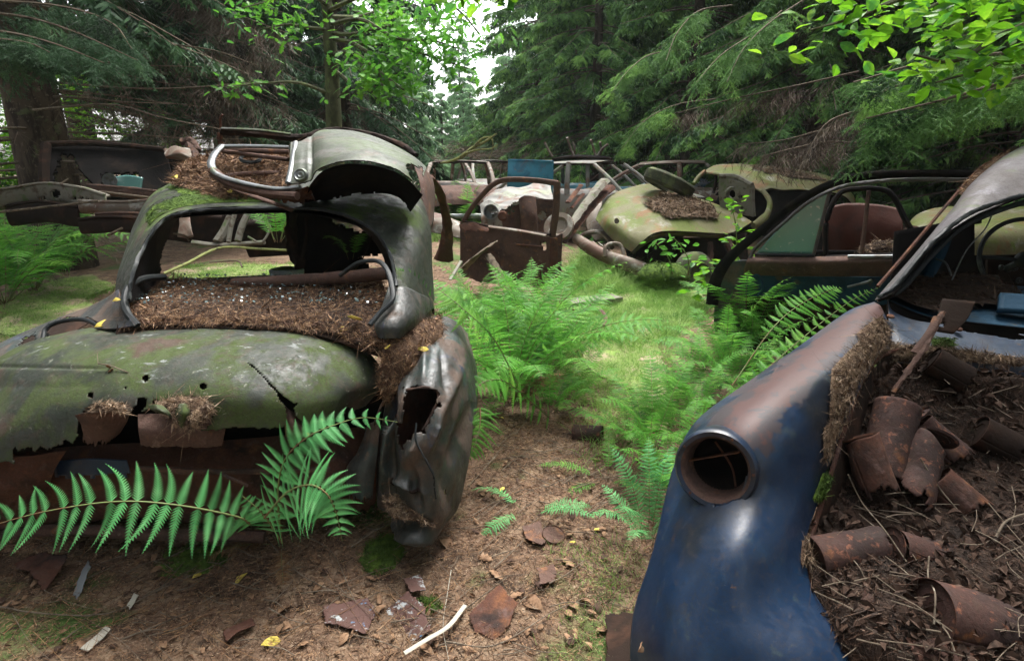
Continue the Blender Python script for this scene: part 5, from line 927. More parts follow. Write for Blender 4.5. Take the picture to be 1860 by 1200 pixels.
#Nn = gnorm(wS)[4:148, :62]; Nn = Nn*np.sign((Nn*np.array((-.3, -.5, 1.))).sum(-1, keepdims=True)); cs = cs+Nn*.0022
def _unused(S, nu, nv):
    u, v = np.meshgrid(np.arange(nu-1)/nu, np.arange(nv-1)/nv, indexing='ij'); c = cen(S); e = (v-.62-.10*fbm(c, 9, 3, 4).reshape(v.shape)+.25*np.clip(u-.75, 0, 1)); return (e < .12).ravel()
hr = MB(); R0 = .104
hr.lathe(HC, HA, [(-.13, .098), (-.05, .106), (-.012, .109), (.006, .108), (.014, .102), (.012, .090), (.004, .084), (-.006, .0825), (-.03, .083), (-.075, .075), (-.11, .045), (-.12, .001)], 72); build(hr, 'headlight_ring', [M['navy']], B)
hr = MB(); hr.lathe(HC, HA, [(.0125, .0905), (.006, .0845), (-.004, .0815), (-.028, .081), (-.07, .074)], 72); build(hr, 'headlight_rust_lip', M['rust_brown'], B)
ca, cb_ = np.cross(HA, (0, 0, 1)), None; ca /= np.linalg.norm(ca); cb_ = np.cross(ca, HA)
for a in (.45, 1.9, 3.0, 5.3): build(MB().lathe(HC+HA*.0135+(ca*math.cos(a)+cb_*math.sin(a))*.096, HA, [(0, .004), (.002, .0035), (.002, .0005)], 10), 'screw', M['rust'], B)
build(MB().lathe(HC, HA, [(-.034, .0815), (-.074, .073), (-.105, .044), (-.112, .001)], 48), 'lamp_bowl', M['black'], B)
hr = MB(); hr.bar(HC-HA*.03-ca*.05+cb_*.055, HC-HA*.05+ca*.082-cb_*.01, .003, .03, HA); hr.tube([HC-HA*.05+ca*.02+cb_*.06, HC-HA*.06-ca*.03, HC-HA*.05-ca*.05-cb_*.05], .003, 6, m=12); build(hr, 'lamp_bracket', M['rust'], B)
# roof, screen pillar
rf = surf([[(1594, 540, 2.5), (1590, 545, 2.2), (1605, 541, 2.14), (1620, 534, 2.1)], [(1668, 455, 2.7), (1655, 470, 2.33), (1668, 462, 2.26), (1682, 452, 2.2)], [(1735, 378, 2.9), (1722, 388, 2.5), (1740, 388, 2.38), (1752, 402, 2.28)],
           [(1800, 312, 3.2), (1776, 322, 2.75), (1798, 338, 2.52), (1812, 374, 2.36)], [(1890, 262, 3.6), (1858, 266, 3.0), (1868, 298, 2.68), (1872, 352, 2.42)], [(2000, 236, 4.0), (1990, 225, 3.2), (1990, 262, 2.78), (1990, 330, 2.45)], [(2150, 240, 4.0), (2150, 222, 3.2), (2150, 260, 2.8), (2150, 325, 2.48)]], 120, 60)
sheet('roof', bumpS(rf, .002, 6, 3), [M['roof_grey'], M['black']], B, thick=.012)
gk = MB(); tubeP(gk, [(1596, 540, 2.12), (1628, 518, 2.12), (1686, 448, 2.19), (1748, 396, 2.27), (1800, 372, 2.34), (1870, 352, 2.4), (1990, 328, 2.43)], .009, 8, 70, rough=.0008); tubeP(gk, [(1610, 540, 2.16), (1640, 522, 2.2), (1700, 455, 2.28), (1760, 405, 2.36), (1870, 365, 2.5), (1990, 345, 2.53)], .012, 8, 60); build(gk, 'screen_seal', M['rubber'], B)
gk = MB(); tubeP(gk, [(1594, 520, 2.35), (1650, 455, 2.5), (1720, 372, 2.7), (1778, 308, 2.95), (1812, 288, 3.05)], .008, 6, 50); build(gk, 'rain_gutter', M['rust'], B)
mound('needle_litter', 'thin line of needles caught in the rain gutter of the navy wreck', surf([[(1742, 352, 2.74), (1760, 330, 2.82), (1790, 302, 2.94), (1830, 276, 3.0)], [(1748, 356, 2.7), (1766, 335, 2.76), (1798, 308, 2.86), (1836, 280, 2.94)]], 8, 60), .012, 500, L=(.01, .03), W=.0022, seed=2)
# cowl
cw = surf([[(1612, 545, 2.14), (1622, 565, 2.1), (1665, 582, 2.06), (1740, 592, 2.03), (1830, 603, 2.0), (2000, 622, 1.96), (2200, 640, 1.9)], [(1614, 572, 2.06), (1632, 590, 2.02), (1680, 604, 1.99), (1750, 612, 1.97), (1840, 624, 1.94), (2000, 642, 1.9), (2200, 665, 1.85)],
           [(1612, 610, 1.99), (1640, 622, 1.94), (1690, 628, 1.92), (1760, 636, 1.89), (1845, 648, 1.86), (2000, 668, 1.82), (2200, 690, 1.78)], [(1606, 640, 1.92), (1640, 642, 1.88), (1690, 644, 1.87), (1760, 652, 1.85), (1845, 664, 1.82), (2000, 684, 1.78), (2200, 705, 1.74)], [(1600, 662, 1.9), (1640, 660, 1.87), (1690, 662, 1.86), (1760, 670, 1.84), (1845, 682, 1.81), (2000, 700, 1.77), (2200, 720, 1.73)]], 60, 160)
sheet('cowl', bumpS(cw, .0015, 7, 2)[:, ::-1], [M['cowl'], M['rust_dark']], B, mask=cut([[(1730, 598), (1745, 592), (1850, 606), (1880, 618), (1840, 616)]], ragged=1), thick=.004)
for x, y, Y in [(1617, 577, 2.03), (1740, 600, 1.99)]:
    build(MB().lathe(P(x, y, Y)+np.array((0, 0, .002)), (0, -.2, 1), [(0, .013), (.006, .013), (.009, .009), (.009, .001)], 18), 'wiper_plug', M['rust'], B)
# inner edge of the engine bay
ed = [(1850, 655, 1.82), (1750, 640, 1.86), (1650, 634, 1.88), (1600, 648, 1.86), (1566, 690, 1.7), (1540, 760, 1.56), (1515, 840, 1.46), (1490, 920, 1.39), (1472, 985, 1.32), (1470, 1040, 1.24), (1490, 1100, 1.17), (1540, 1150, 1.12), (1600, 1190, 1.08), (1700, 1250, 1.02)]
gk = MB(); tubeP(gk, ed, .007, 6, 120, rough=.0006); build(gk, 'bay_lip', M['rust'], B)
bw = surf([[(q[0]+4, q[1]+3, q[2]) for q in ed], [(q[0]+14, q[1]+30, q[2]+.01) for q in ed], [(q[0]+24, q[1]+100, q[2]+.07) for q in ed]], 30, 150)
sheet('bay_wall', bumpS(bw, .006, 8, 3), [M['rust_dark']], B, mask=cut([], ragged=4, edge=2), thick=.004)
br = MB(); tubeP(br, [(1622, 712, 1.72), (1650, 672, 1.76), (1680, 630, 1.8), (1700, 590, 1.86), (1712, 566, 1.9)], [.008, .009, .010, .009, .008], 6, 30, flat=.55, rough=.0012); tubeP(br, [(1660, 640, 1.8), (1690, 600, 1.84), (1702, 575, 1.88)], .011, 6, 16, flat=.35); build(br, 'bonnet_hinge', M['rust_brown'], B)
bk_ = surf([[(1712, 542, 1.96), (1745, 545, 1.94), (1772, 548, 1.93)], [(1704, 570, 1.9), (1732, 575, 1.89), (1758, 578, 1.88)], [(1690, 598, 1.85), (1712, 602, 1.84), (1732, 606, 1.84)]], 16, 20); sheet('hinge_plate', bk_[:, ::-1], [M['rust_dark']], B, mask=cut([], [(1710, 590, 5)]), thick=.006)
fe_ = np.array([P(2145, 690, 1.78), P(2145, 790, 1.62), P(2145, 900, 1.42), P(2145, 1030, 1.17), P(2145, 1200, .98), P(2145, 1320, .88)]); fw_ = []
for q in fe_: q = q+np.array((0, 0, .03)); fw_.append([q+np.array((-.02, 0, -.10)), q+np.array((0, 0, .01)), q+np.array((.09, .0, .05)), q+np.array((.20, .0, -.03)), q+np.array((.24, .0, -.25)), np.array((q[0]+.22, q[1], .15))])
fw_ = np.swapaxes(cr(np.swapaxes(cr(np.array(fw_), 60), 0, 1), 40), 0, 1); sheet('far_wing', bumpS(fw_, .004, 4, 3), [M['navy'], M['rust_dark']], B, thick=.004)
# cabin: dash, far side, steering wheel
ds = surf([[(1615, 545, 2.2), (1680, 572, 2.12), (1760, 584, 2.1), (1870, 596, 2.08), (2050, 615, 2.05)], [(1620, 528, 2.4), (1690, 540, 2.35), (1770, 548, 2.33), (1870, 555, 2.3), (2050, 570, 2.28)], [(1640, 512, 2.6), (1700, 514, 2.58), (1780, 518, 2.56), (1870, 520, 2.52), (2050, 528, 2.5)], [(1640, 540, 2.66), (1700, 540, 2.64), (1780, 545, 2.62), (1870, 550, 2.6), (2050, 560, 2.56)]], 50, 100)
sheet('dashboard', ds, [M['lining'], M['black']], B, thick=.01)
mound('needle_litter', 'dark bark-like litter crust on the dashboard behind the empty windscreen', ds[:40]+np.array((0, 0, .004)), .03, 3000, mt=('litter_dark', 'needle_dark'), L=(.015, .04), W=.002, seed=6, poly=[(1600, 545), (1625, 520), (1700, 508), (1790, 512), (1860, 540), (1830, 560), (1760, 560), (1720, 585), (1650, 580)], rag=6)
sp = surf([[(1625, 420, 3.4), (1740, 400, 3.3), (1880, 380, 3.2), (2100, 360, 3.1)], [(1620, 500, 3.3), (1740, 505, 3.2), (1880, 510, 3.1), (2100, 510, 3.0)], [(1600, 640, 3.2), (1740, 640, 3.1), (1880, 650, 3.0), (2100, 650, 2.9)]], 20, 30)
sheet('seat_back', sp[:, ::-1], [M['black']], B, mask=cut([[(1770, 440), (1800, 370), (1900, 340), (2200, 320), (2200, 455), (1850, 460), (1780, 470)]], ragged=4), thick=.02)
cc = P(1868, 470, 2.72); ax = np.array((-.25, -.85, .42)); ax /= np.linalg.norm(ax); a_ = np.cross(ax, (0, 0, 1)); a_ /= np.linalg.norm(a_); b_ = np.cross(a_, ax); sw = MB(); sw.tube([cc+.2*(math.cos(t)*a_+math.sin(t)*b_) for t in np.linspace(0, 2*math.pi, 40)], .011, 8, m=90)
st = thing('', '', ''); bpy.data.objects.remove(st)
wheel_rim = build(sw, 'steering_wheel', M['rubber'], B)
sw = MB(); sw.tube([cc+.19*a_, cc-.02*ax, cc-.19*a_], .009, 6, m=12); sw.tube([cc-.02*ax, cc-.19*b_], .009, 6, m=8); sw.lathe(cc, ax, [(-.03, .045), (0, .042), (.012, .03), (.014, .001)], 24); sw.tube([cc-.02*ax, cc-.5*ax], .02, 8, m=6); build(sw, 'wheel_hub', M['rubber'], wheel_rim)
ip_ = surf([[(1795, 470, 2.9), (1860, 462, 2.88), (2050, 450, 2.85)], [(1795, 520, 2.85), (1860, 522, 2.84), (2050, 520, 2.8)]], 10, 20); sheet('instrument_panel', ip_[:, ::-1], [M['rust_dark']], B, thick=.02)
for x, y in [(1818, 486), (1842, 487), (1808, 505), (1850, 509)]: build(MB().lathe(P(x, y, 2.84), (0, -1, .1), [(0, .016), (.01, .014), (.012, .008), (.008, .001)], 16), 'knob', M['rubber'], B)
gk = MB(); tubeP(gk, [(1700, 470, 2.5), (1718, 478, 2.45), (1728, 500, 2.4)], .004, 6, 16); tubeP(gk, [(1806, 378, 2.5), (1790, 415, 2.48), (1755, 455, 2.45), (1729, 508, 2.4)], .003, 6, 24); build(gk, 'loose_wire', M['chrome'], B, split=True)
bl = surf([[(1815, 540, 2.22), (1880, 545, 2.2), (2000, 560, 2.2)], [(1812, 570, 2.14), (1880, 575, 2.12), (2000, 590, 2.1)]], 8, 14); sheet('dash_pad', bl[:, ::-1]+np.array((0, 0, .02)), [M['lining']], B, thick=.02)
gk = MB(); tubeP(gk, [(1672, 520, 2.5), (1700, 470, 2.55), (1722, 415, 2.6), (1730, 400, 2.6)], .03, 8, 20, flat=.4); build(gk, 'pillar_trim', M['lining'], B)
# ground sheet of the bay: heaps of rotten leaves, needles
bay = surf([[(1560, 690, 1.78), (1650, 680, 1.8), (1760, 685, 1.78), (1900, 690, 1.76), (2150, 700, 1.74)], [(1545, 790, 1.62), (1640, 770, 1.68), (1750, 765, 1.68), (1900, 775, 1.64), (2150, 790, 1.6)], [(1500, 900, 1.48), (1620, 890, 1.5), (1750, 880, 1.5), (1900, 890, 1.45), (2150, 900, 1.4)], [(1470, 1030, 1.28), (1600, 1030, 1.24), (1750, 1030, 1.2), (1900, 1020, 1.18), (2150, 1030, 1.15)], [(1500, 1150, 1.12), (1620, 1170, 1.02), (1750, 1180, 1.0), (1900, 1180, .98), (2150, 1200, .96)], [(1600, 1290, 1.0), (1680, 1310, .92), (1800, 1320, .9), (1950, 1320, .88), (2150, 1320, .86)]], 170, 170)
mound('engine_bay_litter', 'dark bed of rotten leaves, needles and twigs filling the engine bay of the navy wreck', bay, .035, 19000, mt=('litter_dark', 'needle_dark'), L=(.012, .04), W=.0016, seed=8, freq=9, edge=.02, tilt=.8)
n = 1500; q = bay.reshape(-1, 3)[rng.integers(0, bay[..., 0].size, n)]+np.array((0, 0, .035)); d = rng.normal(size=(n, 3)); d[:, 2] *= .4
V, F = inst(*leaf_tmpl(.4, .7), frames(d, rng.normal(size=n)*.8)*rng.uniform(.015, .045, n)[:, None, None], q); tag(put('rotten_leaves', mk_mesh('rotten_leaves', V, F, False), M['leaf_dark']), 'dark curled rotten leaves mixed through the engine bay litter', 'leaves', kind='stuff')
mound('needle_litter', 'band of pale brown needles along the inner edge of the navy wing', wS[8:142, 62:106]+np.array((0, 0, .002)), .005, 4200, mt=('litter_tan', 'needle_grey'), L=(.012, .035), W=.0013, seed=3, edge=.2, poly=[(1530, 600), (1545, 570), (1590, 575), (1600, 600), (1620, 650), (1570, 690), (1545, 770), (1515, 850), (1498, 845), (1492, 770), (1515, 690), (1520, 640)], rag=9)
mound('needle_litter', 'strip of needles and moss along the front edge of the blue-grey cowl', cw[38:58]+np.array((0, 0, .004)), .014, 3600, mt=('litter', 'needle_grey'), L=(.012, .035), W=.0013, seed=1, edge=.2, rag=7, poly=[(1570, 640), (1640, 622), (1700, 628), (1760, 634), (1860, 646), (2000, 668), (2000, 685), (1860, 664), (1740, 655), (1640, 650), (1590, 664)])
mound('needle_litter', 'small drift of needles on the shoulder of the navy wing', wS[10:44, 50:95]+np.array((0, 0, .003)), .006, 700, mt=('litter', 'needle_grey'), L=(.012, .03), W=.0013, seed=9)
mound('needle_litter', 'tuft of dry needles stuck low on the inner edge of the navy wing', wS[198:216, 112:]+np.array((0, 0, .003)), .012, 500, mt=('litter', 'needle_grey'), L=(.012, .03), W=.0013, seed=9)
mound('moss', 'green moss tuft on the inner edge of the navy wing', wS[128:156, 108:]+np.array((0, 0, .003)), .008, 600, mt=('moss', 'moss'), L=(.006, .014), W=.0018, seed=5)
mound('moss', 'green moss patch on the cowl strip behind the hinge', surf([[(1690, 624, 1.93), (1730, 628, 1.92)], [(1690, 638, 1.88), (1730, 642, 1.87)]], 10, 20)+np.array((0, 0, .016)), .008, 500, mt=('moss', 'moss'), L=(.006, .014), W=.0018, seed=5)
def pc(x0, y0, Y0, x1, y1, Y1): a = P(x0, y0, Y0); b = P(x1, y1, Y1); return (a+b)/2, b-a, np.linalg.norm(b-a)
for (e, r, mt, dn, rg_, l_, sd_) in [((1628, 748, 1.62, 1600, 868, 1.50), .058, 'rust_can', .45, 0, 'crushed upright rusty can at the back left of the engine bay', 3), ((1660, 765, 1.62, 1740, 845, 1.54), .055, 'rust_can', .3, .08, 'tilted rusty can with its dark mouth open behind the crushed one', 5), ((1700, 800, 1.52, 1640, 930, 1.40), .055, 'rust_can', .5, .12, 'flattened rusty can in the middle of the engine bay', 7),
        ((1478, 1018, 1.27, 1602, 996, 1.30), .052, 'rust_can', .18, .03, 'rusty can lying on its side against the navy wing, left of the torn one', 2), ((1618, 1000, 1.26, 1778, 1040, 1.24), .054, 'rust_can', .15, .22, 'rusty can lying on its side with a torn mouth facing right', 4), ((1690, 1120, 1.06, 1900, 1170, 1.05), .07, 'rust_can', .06, .0, 'largest orange-spotted rusty can with a yellow leaf on it', 6), ((1640, 1205, 1.0, 1770, 1215, .99), .05, 'rust', .1, .05, 'rusty can cut off by the bottom edge', 8),
        ((1690, 660, 1.78, 1760, 700, 1.72), .05, 'rust_dark', .1, .05, 'blackened can under the cowl strip', 1),
        ((1560, 800, 1.5, 1600, 900, 1.42), .05, 'rust', .3, .12, 'half-buried squashed can behind the wing edge', 11), ((1775, 790, 1.6, 1850, 830, 1.55), .05, 'rust_dark', .2, .1, 'dark can lying deep in the litter right of the tilted one', 12), ((1800, 1000, 1.25, 1880, 1060, 1.18), .05, 'rust_can', .35, .12, 'crushed rusty can at the right edge above the largest one', 15), ((1560, 1105, 1.13, 1650, 1150, 1.07), .045, 'rust', .4, .15, 'squashed dark can between the buckled sheet and the bottom edge', 16), ((1760, 960, 1.36, 1800, 1010, 1.28), .042, 'rust', .4, .1, 'small crumpled can behind the torn one', 17), ((1700, 880, 1.45, 1770, 940, 1.38), .048, 'rust', .3, .1, 'bent rusty can right of the flattened one', 13)]:
    c_, ax_, L_ = pc(*e); can(c_+np.array((0, 0, .01)), ax_, r, L_, mt, l_, dent=dn, ragged=rg_, seed=sd_, group='rusty cans in the engine bay')
def plate(pts, mt, l_, name='rusty_sheet', cat='scrap', amp=.006, sd_=1, th=.0015, rg_=4, ed_=2.5, mat2=None):
    S = surf(pts, 44, 44); return tag(sheet(name, bumpS(S, amp, 12, sd_)[:, ::-1], [M[mt]], mask=cut([], ragged=rg_, edge=ed_, seed=sd_), thick=th), l_, cat)
plate([[(1575, 1035, 1.25), (1620, 1040, 1.27), (1660, 1035, 1.25)], [(1580, 1070, 1.2), (1620, 1078, 1.18), (1690, 1070, 1.2)], [(1600, 1100, 1.15), (1640, 1110, 1.14), (1690, 1100, 1.15)]], 'rust', 'buckled rusty sheet between the lying cans')
plate([[(1575, 1100, 1.14), (1625, 1095, 1.16), (1690, 1110, 1.14)], [(1575, 1140, 1.1), (1625, 1145, 1.09), (1690, 1145, 1.1)], [(1585, 1170, 1.06), (1630, 1178, 1.05), (1690, 1180, 1.05)]], 'rust_can', 'curled rusty sheet left of the largest can', amp=.01, sd_=3)
plate([[(1500, 1090, 1.2), (1530, 1085, 1.22), (1565, 1100, 1.2)], [(1520, 1130, 1.15), (1550, 1125, 1.15), (1578, 1140, 1.14)], [(1560, 1165, 1.1), (1580, 1165, 1.1), (1600, 1170, 1.1)]], 'concrete', 'grey lump of dirt in the front corner of the engine bay', amp=.012, sd_=5, th=.01)
plate([[(1482, 1120, 1.14), (1500, 1118, 1.15), (1512, 1130, 1.15)], [(1496, 1140, 1.11), (1515, 1140, 1.11), (1530, 1152, 1.11)], [(1530, 1172, 1.07), (1545, 1176, 1.06), (1562, 1185, 1.06)]], 'red_can', 'crumpled red and white drinks can in the front corner', name='drinks_can', cat='drinks can', amp=.012, sd_=7)
plate([[(1575, 885, 1.52), (1620, 890, 1.52), (1660, 905, 1.5)], [(1570, 910, 1.48), (1615, 920, 1.48), (1650, 925, 1.47)]], 'rust_brown', 'orange-brown bark flake below the flattened can', sd_=2, th=.003)
plate([[(1760, 900, 1.5), (1800, 890, 1.5), (1830, 905, 1.48)], [(1755, 935, 1.44), (1795, 940, 1.43), (1825, 935, 1.44)]], 'rust', 'half-buried rusty plate right of the middle can', sd_=4)
plate([[(1600, 990, 1.31), (1620, 985, 1.31)], [(1595, 1030, 1.26), (1608, 1035, 1.25)], [(1590, 1050, 1.22), (1600, 1055, 1.22)]], 'leaf_brown', 'orange dead leaf wedged between two lying cans', name='fallen_leaf', cat='leaf', sd_=6, th=.001)
leaf_obj(0, 0, .038, 'leaf_yellow', .4, 'small yellow leaf on the largest rusty can', pt=P(1747, 1118, 1.03)+np.array((0, 0, .012)), lift=0, tilt=(.5, .1, 2.2))
leaf_obj(0, 0, .045, 'leaf_brown', .4, 'dry leaf stuck to the lower left of the navy wing', pt=P(1165, 1175, 1.17), lift=0, tilt=(1.2, .3, 1.2))
for pts, r, l_ in [([(1535, 890, 1.4), (1560, 940, 1.38), (1600, 990, 1.3), (1640, 1050, 1.2)], .0018, 'thin stem running from the wing edge down across the lying cans'), ([(1600, 925, 1.42), (1640, 922, 1.42), (1700, 930, 1.42), (1730, 935, 1.42)], .0018, 'straight pale twig below the flattened can'), ([(1665, 860, 1.45), (1700, 915, 1.4), (1750, 975, 1.33)], .002, 'pale stalk slanting down from the flattened can'),
        ([(1680, 1040, 1.2), (1678, 1080, 1.14), (1690, 1110, 1.06), (1688, 1165, 1.02)], .002, 'grey twig hooked over the end of the largest can'), ([(1860, 960, 1.3), (1820, 975, 1.28), (1800, 1005, 1.24)], .003, 'bent brown twig at the right edge above the largest can'), ([(1580, 1150, 1.08), (1620, 1165, 1.05), (1700, 1180, 1.0)], .002, 'pale twig along the bottom of the engine bay'), ([(1545, 1085, 1.17), (1590, 1075, 1.18)], .002, 'short straw beside the grey lump')]:
    o = build(MB().tube([P(*q)+np.array((0, 0, .05)) for q in pts], r, 6, m=20), 'twig', M['twig']); tag(o, l_, 'twig')
for i in range(120):
    k = bay[rng.integers(10, 160), rng.integers(10, 160)]+np.array((0, 0, .045)); a = random.uniform(0, 6.28); L_ = random.uniform(.05, .2); d = np.array((math.cos(a), math.sin(a), random.uniform(-.15, .25)))*L_
    tag(build(MB().tube([k-d/2, k+rng.normal(size=3)*.008, k+d/2], random.uniform(.0008, .0018), 5, m=8), 'twig', M['twig']), 'thin brittle twig in the engine bay litter', 'twig', 'twigs in the engine bay')

# ================================================================== DARK CAR WITH THE OPEN DOOR (behind the navy one)
E = thing('wrecked_car', 'black and dark blue car with a curved door frame and clouded quarter window', 'car', P(1500, 560, 4)*np.array((1, 1, 0)))
def DY(x): return 4.2-(x-1290)/470*.9
def dp(x, y, o=0): return (x, y, DY(x)+o)
fr = MB(); tubeP(fr, [dp(1294, 552), dp(1300, 512), dp(1318, 478), dp(1345, 450), dp(1400, 404), dp(1450, 365), dp(1510, 334), dp(1570, 320), dp(1660, 316), dp(1760, 317), dp(1830, 320)], [.05, .05, .045, .035, .03, .028, .026, .026, .024, .024, .024], 8, 110, flat=.6, upv=(0, 1, 0)); build(fr, 'door_frame', M['black'], E)
fr = MB(); tubeP(fr, [dp(1362, 470, -.03), dp(1374, 448, -.03), dp(1415, 412, -.03), dp(1465, 370, -.03), dp(1520, 342, -.03), dp(1580, 331, -.03), dp(1660, 326, -.03), dp(1760, 327, -.03)], .012, 8, 90, rough=.0006); build(fr, 'inner_frame', M['roof_grey'], E, split=True)
fr = MB(); tubeP(fr, [dp(1508, 344, -.02), dp(1494, 400, -.02), dp(1478, 462, -.02)], .014, 8, 20, flat=.6); build(fr, 'window_divider', M['roof_grey'], E)
gl = surf([[dp(1500, 352), dp(1504, 350), dp(1508, 348)], [dp(1450, 384), dp(1475, 384), dp(1498, 384)], [dp(1405, 425), dp(1445, 425), dp(1488, 425)], [dp(1374, 460), dp(1425, 461), dp(1478, 462)]], 24, 30); sheet('quarter_glass', gl[:, ::-1], [M['glass']], E, thick=.004)
fr = MB(); tubeP(fr, [dp(1372, 462, -.02), dp(1425, 463, -.02), dp(1480, 464, -.02)], .010, 6, 20); build(fr, 'glass_seal', M['rubber'], E)
sl = surf([[dp(1360, 466, -.02), dp(1480, 466, -.02), dp(1640, 462, -.02), dp(1760, 458, -.02)], [dp(1356, 474, -.07), dp(1480, 475, -.07), dp(1640, 472, -.07), dp(1760, 470, -.07)], [dp(1352, 486, -.06), dp(1480, 488, -.06), dp(1640, 486, -.06), dp(1760, 484, -.06)], [dp(1350, 500, -.03), dp(1480, 502, -.03), dp(1640, 502, -.03), dp(1760, 500, -.03)]], 24, 60); sheet('door_sill', sl[:, ::-1], [M['rust_brown']], E, thick=.004)
fr = MB(); tubeP(fr, [dp(1540, 466, -.06), dp(1600, 466, -.06), dp(1640, 465, -.06), dp(1700, 462, -.06)], .012, 8, 20); build(fr, 'chrome_strip', M['chrome'], E)
for nm, mt, rws in [('door_lining', 'lining', [[(1352, 500), (1480, 502), (1640, 502), (1760, 500)], [(1350, 525), (1480, 527), (1640, 530), (1760, 530)], [(1355, 548), (1480, 552), (1640, 556), (1760, 560)]]), ('lower_door', 'rust_dark', [[(1352, 538), (1480, 541), (1640, 545), (1760, 548)], [(1350, 590), (1480, 600), (1640, 610), (1760, 620)], [(1340, 640), (1480, 655), (1640, 670), (1760, 690)]])]:
    S = surf([[dp(*q) for q in r_] for r_ in rws], 40, 80); sheet(nm, bumpS(S, .006, 6, 2)[:, ::-1], [M[mt]], E, mask=cut([], ragged=2, edge=.5), thick=.008)
S = surf([[dp(1318, 478), dp(1335, 474), dp(1356, 472)], [dp(1305, 515), dp(1330, 515), dp(1354, 512)], [dp(1298, 555), dp(1325, 560), dp(1354, 562)], [dp(1296, 600), dp(1322, 620), dp(1350, 640)]], 40, 30); sheet('hinge_face', S[:, ::-1], [M['fender']], E, thick=.01)
fr = MB(); tubeP(fr, [dp(1362, 512, -.04), dp(1370, 500, -.04), dp(1380, 502, -.04), dp(1385, 522, -.04), dp(1376, 538, -.04)], .007, 6, 24); build(fr, 'torn_grommet', M['lining'], E)
fr = MB(); tubeP(fr, [dp(1540, 521, -.1), dp(1560, 516, -.12), dp(1584, 510, -.14)], [.008, .007, .012], 8, 16); build(fr, 'window_crank', M['chrome'], E)
# far door of the same car, seat, roof piece
fr = MB(); tubeP(fr, [(1500, 470, 5.0), (1502, 400, 5.0), (1525, 352, 5.0), (1560, 343, 4.95), (1600, 344, 4.9), (1622, 356, 4.85), (1645, 400, 4.8), (1668, 440, 4.75), (1662, 458, 4.75), (1600, 464, 4.8), (1500, 468, 4.9)], .022, 8, 90); build(fr, 'far_window_frame', M['black'], E)
fr = MB(); tubeP(fr, [(1578, 346, 4.9), (1572, 400, 4.88), (1565, 462, 4.85)], .016, 8, 16); tubeP(fr, [(1500, 478, 4.7), (1580, 474, 4.6), (1700, 470, 4.5)], .05, 8, 20, flat=.6); build(fr, 'far_divider', M['rust_brown'], E, split=True)
S = surf([[(1500, 378, 5.7), (1540, 370, 5.7), (1600, 372, 5.6), (1640, 380, 5.5)], [(1500, 420, 5.6), (1540, 415, 5.6), (1600, 415, 5.5), (1640, 420, 5.4)], [(1500, 460, 5.6), (1540, 455, 5.6), (1600, 455, 5.5), (1650, 460, 5.4)]], 20, 30); sheet('seat', bumpS(S, .02, 3, 2)[:, ::-1], [M['leather']], E, thick=.08)
S = surf([[(1480, 455, 5.2), (1600, 455, 5.1), (1720, 450, 5.0)], [(1480, 520, 5.2), (1600, 520, 5.1), (1720, 520, 5.0)], [(1480, 600, 5.2), (1600, 600, 5.1), (1800, 600, 5.0)]], 20, 40); sheet('far_side', S[:, ::-1], [M['black']], E, thick=.02)
S = surf([[(1560, 448, 5.1), (1600, 440, 5.1), (1650, 436, 5.0), (1665, 450, 4.9)], [(1560, 462, 5.0), (1600, 462, 5.0), (1650, 462, 4.9), (1668, 464, 4.85)]], 20, 40); mound('needle_litter', 'dark litter heaped on the far window ledge of the black car', S, .05, 700, mt=('litter_dark', 'needle_grey'), L=(.02, .05), W=.004, seed=3)
E2 = thing('wrecked_car', 'mossy ochre car roof glimpsed through the windows of the black car', 'car', P(1700, 440, 6.5)*np.array((1, 1, 0)))
S = surf([[(1640, 425, 6.8), (1665, 390, 7.0), (1720, 375, 7.1), (1800, 380, 7.1), (1900, 370, 7.1)], [(1640, 440, 6.4), (1670, 410, 6.5), (1720, 400, 6.5), (1800, 405, 6.5), (1900, 400, 6.5)], [(1645, 480, 6.2), (1680, 450, 6.2), (1730, 440, 6.2), (1800, 440, 6.2), (1900, 440, 6.2)], [(1650, 560, 6.2), (1680, 540, 6.2), (1730, 540, 6.2), (1800, 540, 6.2), (1900, 540, 6.2)]], 40, 60); sheet('body_shell', S[:, ::-1], [M['yellow_green'], M['rust_dark']], E2, thick=.01)
build(MB().lathe(P(1655, 430, 6.2), (-.3, -1, .1), [(-.02, .11), (.02, .12), (.03, .1), (.01, .07), (.01, .001)], 24), 'headlight', M['rust_brown'], E2)

# ================================================================== YELLOW-GREEN WRECK (middle distance)
Y_ = thing('wrecked_car', 'yellow-green mossy saloon nosing into the path grass, a tyre and needles on its bonnet', 'car', P(1220, 500, 7.4)*np.array((1, 1, 0)))
hd = surf([[(1082, 398, 7.6), (1096, 416, 7.3), (1116, 437, 7.0), (1148, 458, 6.7)], [(1090, 378, 7.85), (1110, 400, 7.2), (1136, 420, 6.9), (1166, 440, 6.62)], [(1107, 356, 8.05), (1132, 382, 7.4), (1160, 405, 7.0), (1190, 424, 6.62)], [(1145, 340, 8.35), (1175, 360, 7.7), (1204, 384, 7.1), (1226, 420, 6.75)], [(1190, 334, 8.6), (1225, 352, 8.0), (1255, 378, 7.35), (1285, 423, 6.95)], [(1245, 352, 8.7), (1275, 366, 8.1), (1300, 384, 7.55), (1328, 424, 7.15)], [(1300, 370, 8.8), (1322, 380, 8.3), (1346, 390, 7.9), (1368, 403, 7.5)]], 150, 90)
hd = bumpS(hd, .008, 3, 2); sheet('bonnet', hd[:, ::-1], [M['yellow_green'], M['rust_dark']], Y_, mask=cut([], [(1120, 402, 4.5)], ragged=2, edge=.6), thick=.012)
